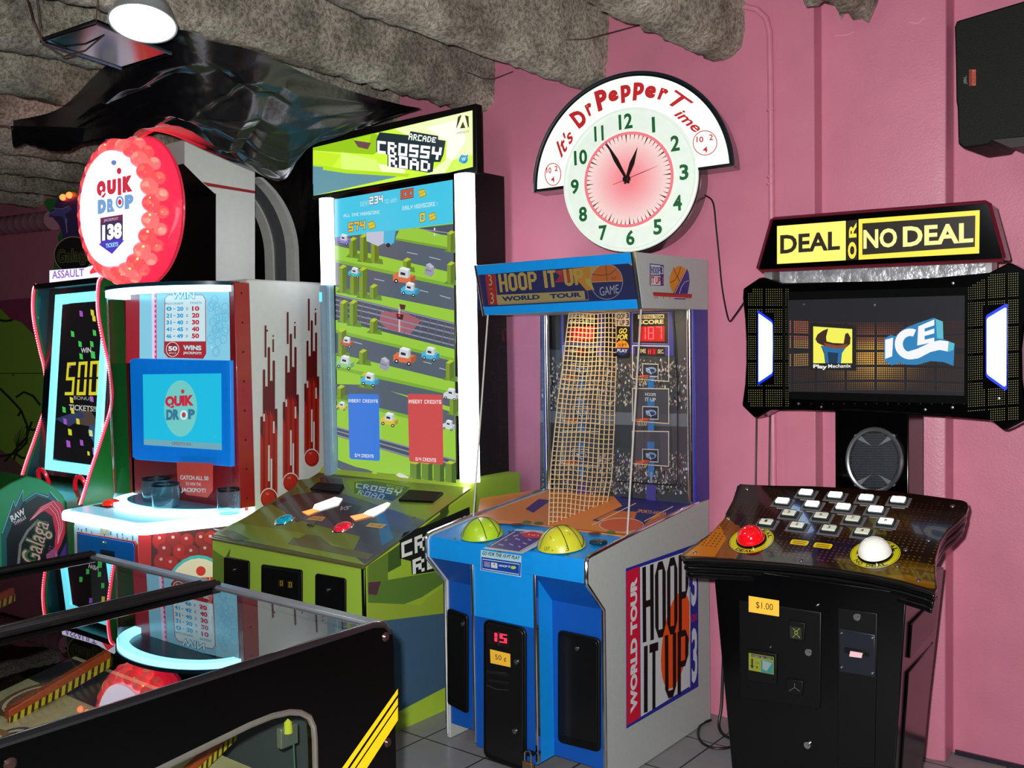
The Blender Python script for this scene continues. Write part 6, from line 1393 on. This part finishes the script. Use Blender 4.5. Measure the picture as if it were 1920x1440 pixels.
g = artpx('Y', 2.6795, NY); g.poly([(1481, 1174), (1503, 1177), (1503, 1199), (1482, 1196)], (30, 34, 8)); g.line([(1487, 1178), (1493, 1184), (1500, 1178)], 1.2, (206, 226, 60)); g.line([(1487, 1195), (1493, 1188), (1500, 1196)], 1.2, (206, 226, 60)); g.ring(1493, 1186, 3.5, 3.5, 1, (206, 226, 60), 12); g.build('slot_sticker', cm_, emit=.4)
rt = mp([(1474, 1272), (1506, 1277), (1504, 1306), (1474, 1300)], 2.680, 'coin_return', BLACKP, .01); g = artpx('Y', 2.6795, NY); g.line([(1480, 1295), (1490, 1289), (1500, 1296)], 1, (90, 90, 92)); g.line([(1490, 1289), (1490, 1281)], 1, (90, 90, 92)); g.build('return_flap_lines', rt)
# neck loudspeaker
SN = 3.199; sc_c = at(1640, 863, 'Y', SN)
sp4 = MB().tube([at(1640+math.cos(a)*50, 863+math.sin(a)*58, 'Y', SN-.006) for a in [2*PI*k/48 for k in range(48)]], .0085, 8, closed=True).build('speaker_ring', mat('gunmetal', (110, 112, 118), .3, .8), dp)
MB().prism([at(1640+math.cos(a)*48, 863+math.sin(a)*56, 'Y', SN-.002) for a in [2*PI*k/40 for k in range(40)]], (0, .003, 0)).build('speaker_cone', mat('cone_black', (8, 9, 12), .4), sp4)
gr = MB()
for j in range(-11, 12):
    for i in range(-11, 12):
        x = 1640+i*4.2+(j % 2)*2.1; y = 863+j*4.8
        if ((x-1640)/44)**2+((y-863)/52)**2 < 1:
            q = at(x, y, 'Y', SN-.004); gr.lathe([(.0034, .001), (.0034, .003), (.0016, .003)], q, 'Y', 6)
g_o = gr.build('speaker_grille', mat('grille_wire', (96, 104, 118), .3, .7), sp4)
for sx in (-1, 1):
    for sy in (-1, 1): MB().prism([at(1640+sx*a, 863+sy*b, 'Y', SN-.009) for a, b in ((6, 27), (34, 40), (40, 33), (38, 48), (30, 50), (12, 32))], (0, .004, 0)).build('grille_brace', mat('brace_grey', (130, 134, 142), .35, .6), sp4)
# screen head
HY = 3.175
hol = [(1393, 541), (1423, 521), (1431, 520), (1466, 531), (1560, 529), (1656, 527), (1760, 520), (1855, 511), (1888, 494), (1896, 493), (1934, 513), (1938, 522), (1932, 560), (1921, 610), (1916, 655), (1917, 710), (1923, 755), (1932, 778), (1930, 784), (1888, 806), (1880, 806), (1857, 788), (1800, 783), (1734, 779), (1600, 771), (1500, 769), (1444, 769), (1421, 783), (1414, 783), (1392, 762), (1391, 757), (1396, 720), (1398, 680), (1398, 640), (1396, 600), (1392, 560)]
MB().prism([at(x, y, 'Y', HY) for x, y in hol], (0, .10, 0)).build('screen_head', BLACKG, dp, bevel=.008)
g = artpx('Y', HY, NY, off=.0006)
def inhead(x, y):
    m_ = 7; 
    if x < 1478: return 533+m_ < y < 772-m_ and x > 1400 and not (y < 548 and x < 1412) and not (y > 755 and x < 1406)
    return 520 < y < 790 and x < 1914
for i in range(0, 20):
    for j in range(0, 60):
        x = 1400+i*4.1; y = 530+j*4.2
        if not inhead(x, y) or (1417 < x < 1452 and 585 < y < 720) or i % 9 == 8 or j % 12 == 11: continue
        nb = max(0, 1-min(abs(x-1434), 60)/50-(0 if 570 < y < 735 else .5)); c = (122, 118, 72); g.poly([(x-1.15, y), (x, y-1.15), (x+1.15, y), (x, y+1.15)], c, up=False)
for i in range(0, 25):
    for j in range(0, 66):
        x = 1816+i*4.2; y = 515+j*4.2+(i-12)*-.3
        if x > 1926 or y < 498+abs(1890-x)*.55 or y > 790 or (y > 772 and x < 1858) or (1845 < x < 1890 and 572 < y < 728) or i % 9 == 8 or j % 12 == 11 or x > 1910: continue
        nb = max(0, 1-min(abs(x-1868), 60)/45-(0 if 560 < y < 740 else .5)); c = (122, 118, 72); g.poly([(x-1.15, y), (x, y-1.15), (x+1.15, y), (x, y+1.15)], c, up=False)
for i in range(85):
    x = 1480+i*4.1; g.poly([(x-1, 757), (x, 756), (x+1, 757), (x, 758)], (50, 50, 30), up=False) if i % 5 == 0 else None
g.up(); g.build('head_dot_print', dp, emit=0)
for q in ([(1422, 588), (1446, 605), (1447.5, 609), (1447.5, 696), (1446, 700), (1422, 716)], [(1884, 577), (1852, 596), (1850, 600), (1850, 698), (1852, 703), (1883, 725), (1886, 722), (1886.5, 578)]):
    MB().prism([at(x, y, 'Y', HY-.006) for x, y in q], (0, .008, 0)).build('side_light', mat('blue_white_led', (190, 220, 255), .3, emit=4.2, ecol=(176, 214, 255)), dp, bevel=.001)
    hal = [at(1434 if x < 1600 else 1868, 652, 'Y', HY-.003)+(at(x, y, 'Y', HY-.003)-at(1434 if x < 1600 else 1868, 652, 'Y', HY-.003))*1.10 for x, y in q]  # blue halo round the side light, put in as a wider glowing plate
    MB().prism(hal, (0, .004, 0)).build('light_halo', mat('blue_halo_glow', (10, 30, 180), .3, emit=.9, ecol=(10, 50, 255)), dp)
g = artpx('Y', HY-.001, NY, off=.0006)
g.poly([(1477, 563), (1809, 554), (1808, 742), (1479, 734)], (22, 21, 27))
def lum(x, y):
    if 1532 < x < 1612 and y > 590: d = 0
    return max(0, 1-abs(x-1640)/110)*max(0, 1-abs(y-670)/75)
for i in range(82):
    for j in range(36):
        x = 1482+i*4; y = 590+j*4
        yb = y-(x-1640)**2/2600*(1 if y < 655 else -1)*.35
        if i in (1, 12, 26, 40, 54, 68) or j in (3, 10, 17, 24, 31): continue
        L = lum(x, y); L2 = .55 if 1478 < x < 1515 and 600 < y < 690 else 0; L = max(L*1.25, L2, .06)
        if L <= .06 and (y > 735 or y < 600): continue
        c = (int(46+209*min(1, L)), int(30+160*min(1, L)), int(22+50*min(1, L))) if L2 == 0 else (170, 124, 66); s_ = 1.3
        if y < 640: c = (c[0], int(c[1]*.75), c[2])
        g.poly([(x-s_, yb-s_), (x+s_, yb-s_), (x+s_, yb+s_), (x-s_, yb+s_)], c, up=False)
g.up()
g.poly([(1518, 605), (1606, 610), (1606, 695), (1518, 694)], (18, 14, 14))
g.poly([(1525, 612), (1598, 617), (1598, 681), (1525, 681)], (250, 246, 90))
g.poly([(1553, 616), (1549, 632), (1550, 640), (1562, 643), (1582, 644), (1585, 626), (1590, 624), (1595, 633), (1594, 645), (1586, 652), (1570, 654), (1548, 650), (1533, 643), (1529, 636), (1533, 627), (1543, 620)], (58, 30, 18)); g.poly([(1545, 643), (1570, 648), (1590, 645), (1586, 652), (1570, 654), (1548, 650)], (140, 70, 40))
g.poly([(1540, 648), (1570, 654), (1586, 652), (1579, 662), (1577, 681), (1548, 681), (1546, 664)], (30, 110, 160)); g.poly([(1552, 660), (1572, 662), (1570, 681), (1554, 681)], (16, 50, 80)); g.line([(1540, 648), (1546, 664), (1548, 681)], 1.2, (20, 40, 60))
g.text('Play', [(1525, 683), (1551, 684), (1551, 694), (1525, 692)], (240, 240, 236), .04); g.text('Mechanix', [(1553, 683), (1596, 682), (1596, 689), (1553, 690)], (240, 240, 236), .02)
BD, BW = (40, 130, 186), (250, 252, 255)
g.poly([(1658, 635), (1670, 628), (1680, 630), (1690, 620), (1700, 614), (1720, 606), (1750, 596), (1768, 603), (1769, 636), (1790, 644), (1788, 686), (1770, 679), (1745, 677), (1720, 684), (1700, 684), (1688, 680), (1672, 685), (1658, 676)], BD); g.poly([(1750, 596), (1768, 603), (1769, 636), (1757, 634), (1755, 600)], (90, 190, 206)); g.poly([(1778, 640), (1790, 644), (1788, 656), (1777, 660)], (90, 190, 206))
g.poly([(1660, 637), (1675, 633), (1673, 668), (1660, 673)], BW); g.ring(1707, 645, 29, 29, 15, BW, 26, a0=.75, a1=5.1, wy=14); g.poly([(1722, 612), (1752, 599), (1752, 610), (1734, 616), (1734, 622), (1752, 616), (1752, 625), (1734, 630), (1734, 637), (1752, 633), (1752, 641), (1720, 648)], BW)
g.poly([(1700, 660), (1720, 654), (1745, 642), (1762, 638), (1779, 640), (1777, 659), (1762, 656), (1745, 660), (1722, 672), (1704, 674)], BW)
g.build('screen_picture', dp, emit=1.3, rough=.06)
GL = glass('screen_cover', (225, 225, 228), 1.5, boost=.8, haze=.004)
MB().add([at(x, y, 'Y', HY-.0125) for x, y in [(1467, 548), (1825, 538), (1824, 758), (1468, 748)]], [(0, 1, 2, 3)]).build('screen_glass', GL, dp, recalc=False)
for x, y in ((1787, 531), (1640, 572), (1507, 571), (1873, 747), (1786, 764), (1735, 768), (1497, 757), (1540, 763)): MB().lathe([(.0001, .003), (.004, .0025), (.005, 0)], at(x, y, 'Y', HY), 'Y', 10).build('head_screw', STEEL, dp)
MB().box(at(1463, 530, 'Y', 3.24).x, at(1860, 510, 'Y', 3.24).x, 3.235, 3.27, at(1650, 540, 'Y', 3.24).z, at(1650, 470, 'Y', 3.24).z).build('sign_post_panel', mat('mirror_film', (200, 200, 206), .3, .6, bump=1, scale=22, var=.3), dp)
MB().box(at(1852, 500, 'Y', 3.23).x, at(1864, 500, 'Y', 3.23).x, 3.2, 3.27, at(1858, 520, 'Y', 3.23).z, at(1858, 470, 'Y', 3.23).z).box(at(1440, 530, 'Y', 3.23).x, at(1452, 530, 'Y', 3.23).x, 3.2, 3.27, at(1446, 540, 'Y', 3.23).z, at(1446, 500, 'Y', 3.23).z).build('sign_bracket', mat('bracket_grey', (150, 150, 152), .4, .5), dp)
# sign
MY = 3.17
mo = [(1447, 412), (1452, 410), (1848, 379), (1856, 383), (1883, 482), (1880, 488), (1428, 508), (1421, 503)]
MB().prism([at(x, y, 'Y', MY) for x, y in mo], (0, .09, 0)).build('sign_box', BLACKG, dp, bevel=.003)
MB().tube([at(x, y, 'Y', MY+.002) for x, y in mo], .006, 6, closed=True).build('sign_trim', mat('dark_red_trim', (92, 16, 34), .3, coat=.4), dp)
g = artpx('Y', MY-.0005, NY, off=.0004); Y1 = (255, 226, 70); Kk = (26, 16, 4)
g.poly([(1457, 424), (1586, 414), (1586, 488), (1457, 495)], (255, 236, 110))
g.poly([(1610, 411), (1837, 394), (1836, 475), (1610, 487)], Y1); g.poly([(1617, 419), (1829, 404), (1828, 463), (1617, 478)], Kk)
g.text('DEAL', [(1463, 441), (1575, 433), (1575, 468), (1463, 476)], Kk, .03); g.text('NO', [(1619, 431), (1682, 427), (1682, 463), (1619, 467)], (255, 244, 150), .03); g.text('DEAL', [(1693, 425), (1825, 417), (1825, 454), (1693, 463)], (255, 244, 150), .03)
g.poly([(1588, 414), (1608, 412), (1608, 487), (1588, 488)], Kk); g.text('O', [(1590, 486), (1590, 454), (1606, 453), (1606, 485)], Y1, .05); g.text('R', [(1592, 446), (1592, 418), (1606, 417), (1606, 445)], Y1, .03)
g.build('sign_panel', dp, emit=1.15, rough=.12)
# loose power cable on the floor behind
pts = [(1335, 1300, .16), (1334, 1325, .1), (1334, 1345, .02), (1345, 1352, .01), (1362, 1353, .01)]
fc = [Vector((-1.70, 3.42, .30)), Vector((-1.70, 3.40, .10)), Vector((-1.69, 3.36, .012)), Vector((-1.60, 3.30, .010)), Vector((-1.50, 3.32, .010)), Vector((-1.42, 3.38, .010))]
tag(MB().tube([cr(fc, k/40) for k in range(41)]+[], .006, 8).build('floor_cable', RUBBER, loc=(-1.6, 3.3, .004)), 'black cable on the floor between the grey side panel and the black cabinet', 'cable')
lp = [(1333, 1350), (1315, 1358), (1309, 1375), (1316, 1392), (1336, 1402), (1358, 1403), (1380, 1398)]
fc = [at(x, y, 'Z', .008) for x, y in lp]
tag(MB().tube([cr(fc, k/40) for k in range(41)], .005, 8).build('floor_cable', RUBBER, loc=fc[3]), 'black cable looping forward on the grey tiles beside the black cabinet foot', 'cable')

# ================================================================ THE TWO GLASS-TOPPED TABLES IN FRONT
TZ = .935
TG = glass('table_glass', (206, 212, 214), 1.62, boost=1.6)
TRIM = mat('black_rail_vinyl', (16, 16, 18), .16, coat=.6); TMET = mat('grey_end_rail', (128, 132, 140), .3, .55)
ORG = mat('orange_ball_rail', (176, 74, 30), .4); PF = mat('playfield_print', (216, 200, 150), .35, coat=.3, var=.25, scale=9)
tx = [at(735, 1160, 'Z', TZ).x, at(400, 1087, 'Z', TZ).x, at(150, 1037, 'Z', TZ).x]
TY1, TY0 = at(735, 1160, 'Z', TZ).y, .06
def ptable(xr, xl, window, label, nm='game_table'):
    t = thing(nm, label, 'game table', ((xr+xl)/2, .72, 0), 'glass-topped game tables')
    TH = .02
    # right side, two halves round the window
    topo = [(TY0, .0+.40), (TY0, TZ-.03), (TY0+.03, TZ-.002), (TY1-.05, TZ-.002), (TY1-.018, TZ-.008), (TY1, TZ-.03), (TY1+.003, TZ-.06), (TY1+.003, .40)]
    if window:
        wn = [(.25, .60), (.25, .745), (.27, .757), (.86, .808), (1.04, .825), (1.09, .826), (1.129, .821), (1.155, .812), (1.176, .797), (1.186, .775), (1.188, .75), (1.188, .60)]
        up = [(TY0, .60), (TY0, TZ-.03), (TY0+.03, TZ-.002), (TY1-.05, TZ-.002), (TY1-.018, TZ-.008), (TY1, TZ-.03), (TY1+.003, TZ-.06), (TY1+.003, .60)]+wn[::-1]
        wl = [(1.188, .60), (1.186, .52), (1.17, .50), (.27, .46), (.25, .48), (.25, .60)]
        lo = [(TY0, .60), (.25, .60)]+wl[::-1][1:-1]+[(1.188, .60), (TY1+.003, .60), (TY1+.003, .40), (TY0, .40)]
        sd = MB().prism([(xr-TH, y, z) for y, z in up], (TH, 0, 0)).prism([(xr-TH, y, z) for y, z in lo], (TH, 0, 0)).build('side_panel', BLACKG, t, smooth=False)
        loop = wn+wl[1:-1]
        MB().tube([(xr+.001, y, z) for y, z in loop], .006, 8, closed=True).build('window_trim', mat('window_trim_metal', (150, 148, 140), .25, .8), sd)
        MB().prism([(xr-TH*.5, y, z) for y, z in loop], (.0015, 0, 0)).build('window_pane', glass('window_pane_glass', (220, 226, 222), 1.4, boost=.7), sd)
        g = artpx('X', xr+.0006, PX); YY = (226, 182, 16)
        for p in ([(745.5, 1291), (745.5, 1302), (611, 1498), (600, 1498)], [(745.5, 1308), (745.5, 1321), (625, 1498), (616, 1498)], [(745.5, 1325), (745.5, 1350), (650, 1498), (628, 1498)]): g.poly(p, YY)
        g.build('yellow_stripes', sd, rough=.3)
        for x, y in ((723, 1194), (727, 1392), (19, 1433)): MB().lathe([(.0001, .006), (.006, .005), (.010, .001), (.010, -.003)], at(x, y, 'X', xr), 'X', 16).build('side_bolt', mat('dark_bolt', (70, 50, 50), .25, .7), sd)
    else:
        MB().prism([(xr-TH, y, z) for y, z in topo], (TH-.002, 0, 0)).build('side_panel', BLACKG, t)
    MB().prism([(xl+.002, y, z) for y, z in topo], (TH, 0, 0)).build('side_panel', BLACKG, t)
    MB().box(xl+TH, xr-TH, TY1-.03, TY1+.001, .40, TZ-.035).box(xl+TH, xr-TH, TY0, TY0+.03, .40, TZ-.03).build('end_panel', mat('inner_grey_panel', (96, 100, 104), .5), t)
    MB().box(xl+TH, xr-TH, TY0+.03, TY1-.03, .40, .415).build('bottom_panel', BLACKM, t)
    MB().box(xl+TH, xr-TH, TY1-.034, TY1-.004, TZ-.03, TZ-.006).build('end_rail', TMET, t, bevel=.003)
    rl = MB()
    for dx, w_ in ((0, .016), ): rl.tube([(xr-.007, TY0+.02, TZ-.003), (xr-.007, TY1-.05, TZ-.003), (xr-.007, TY1-.02, TZ-.010), (xr-.007, TY1-.002, TZ-.03)], .0085, 10)
    rl.build('top_edge_rail', TRIM, t)
    if not window or True:
        rl = MB()
        for dx in (.012, .028): rl.tube([(xl+dx, TY0+.02, TZ-.004), (xl+dx, TY1-.02, TZ-.004)], .008, 8)
        rl.build('top_edge_rail', TRIM, t)
    MB().add([(xl+TH, TY0+.02, TZ-.012), (xr-TH, TY0+.02, TZ-.012), (xr-TH, TY1-.03, TZ-.012), (xl+TH, TY1-.03, TZ-.012)], [(0, 1, 2, 3)]).build('glass_top', TG, t, recalc=False)
    # sloping playfield with art and the hatched ball rail
    def pz(y): return .66+(y-.1)*.20
    MB().prism([(xl+TH, y, pz(y)+o) for y, o in ((TY0+.03, 0), (1.02, 0), (1.02, -.02), (TY0+.03, -.02))], (xr-xl-2*TH, 0, 0)).build('playfield', PF, t)
    px0 = xl+.10
    if window:
        MB().prism([(xl+TH, y, .41+.2*y+o) for y, o in ((TY0+.03, 0), (1.18, 0), (1.18, -.015), (TY0+.03, -.015))], (xr-xl-2*TH, 0, 0)).build('lower_playfield', PF, t)
        g = artloc((xl+TH, .5, .51), (1, 0, 0), Vector((0, 1, .2)), Vector((0, -.2, 1)), off=.001); rnd = random.Random(4)
        for k in range(14):
            x, y, r = rnd.uniform(.06, xr-xl-.1), rnd.uniform(.1, .66), rnd.uniform(.02, .05); g.ell(x, y, r, r, rnd.choice(((206, 190, 140), (120, 96, 66), (96, 110, 120), (226, 214, 170))), 18); g.ring(x, y, r*.8, r*.8, .006, (236, 226, 190), 18)
        g.build('lower_playfield_art', t, rough=.3)
    g = artloc((xl+TH, TY0+.03, pz(TY0+.03)), (1, 0, 0), Vector((0, 1, .2)), Vector((0, -.2, 1)), off=.001); rnd = random.Random(int(xr*-100))
    W_ = xr-xl-2*TH; L_ = .92
    g.poly([(0, L_*.9), (W_, L_*.9), (W_, L_), (0, L_)], (54, 56, 62)); g.poly([(0, 0), (W_, 0), (W_, .30), (0, .42)], (20, 20, 26))
    for k in range(16):
        x, y, r = rnd.uniform(.1, W_-.06), rnd.uniform(.42, L_*.86), rnd.uniform(.025, .07); c = rnd.choice(((196, 170, 120), (120, 84, 56), (206, 196, 160), (90, 100, 84), (170, 120, 70), (60, 70, 90)))
        g.ell(x, y, r, r, c, 20); g.ring(x, y, r*.8, r*.8, .008, (226, 214, 176), 20)
    g.poly([(.12, .62), (.26, .60), (.27, .655), (.13, .675)], (206, 206, 196)); g.text('VCR', [(.14, .665), (.25, .648), (.245, .612), (.135, .628)], (40, 40, 40), .03)
    g.build('playfield_art', t, rough=.3, coat=.3)
    ra, rb = Vector((px0+.05, .55, .735)), Vector((px0+.05, 1.22, .90))
    if window: ra, rb = at(8, 1347, 'X', -1.9), at(200, 1234, 'X', -1.9)
    else: ra, rb = Vector((xl+.14, .55, .74)), Vector((xl+.14, 1.10, .89))
    def rail(a, b, nm_):
        d = (b-a).normalized(); s_ = Vector((1, 0, 0)); n_ = Vector((0, 0, 1))
        MB().loft([a, a+s_*.02, a+s_*.02+n_*.02, a+n_*.02], [b, b+s_*.02, b+s_*.02+n_*.02, b+n_*.02]).build(nm_, ORG, t, bevel=.002)
        g = artloc(a+s_*.0205+n_*.0, d, n_, PX, off=.0006); L = (b-a).length
        g.poly([(0, -.012), (L, -.012), (L, .006), (0, .006)], (206, 180, 40)); k = 0
        while k*.014 < L: g.poly([(k*.014, -.012), (k*.014+.006, -.012), (k*.014+.009, .006), (k*.014+.003, .006)], (60, 44, 14), up=False); k += 1
        g.build('rail_hatching', t); MB().prism([a+s_*.012-n_*.013, b+s_*.012-n_*.013, b+s_*.012, a+s_*.012], s_*.008).build('rail_web', ORG, t)
    rail(ra, rb, 'ball_rail')
    if window:
        r2a, r2b = at(338, 1462, 'X', -1.72), at(432, 1372, 'X', -1.72); dd = r2a-r2b; rail(r2b+dd*2.2, r2b, 'ball_rail')
        # lamp holder inside, seen through the window
        c = at(541, 1372, 'X', -1.60); MB().box(c.x-.012, c.x+.004, c.y-.022, c.y+.022, c.z-.03, c.z+.012).build('lamp_holder', mat('holder_alloy', (170, 176, 168), .3, .6), t, bevel=.002)
        MB().lathe([(.0001, .03), (.008, .022), (.009, 0)], c+Vector((.004, -.004, .0)), 'Z', 12).build('lamp_bulb', mat('yellow_bulb', (206, 206, 60), .25, emit=.4, ecol=(220, 220, 70)), t)
        MB().tube([c+Vector((0, .012, -.03)), c+Vector((.002, .014, -.15)), c+Vector((0, .012, -.3))], .0018, 5).build('lamp_wire', mat('pale_wire', (90, 140, 120), .4), t)
    for x in (xl+.05, xr-.05):
        for y in (TY0+.06, TY1-.06): MB().box(x-.022, x+.022, y-.022, y+.022, 0, .40).build('leg', BLACKM, t, bevel=.003)
    return t
ptable(tx[0], tx[1]+.002, True, 'black glass-topped game table with yellow side stripes and a rounded side window, nearest the camera')
ptable(tx[1]-.001, tx[2], False, 'black glass-topped game table behind the striped one, further left')
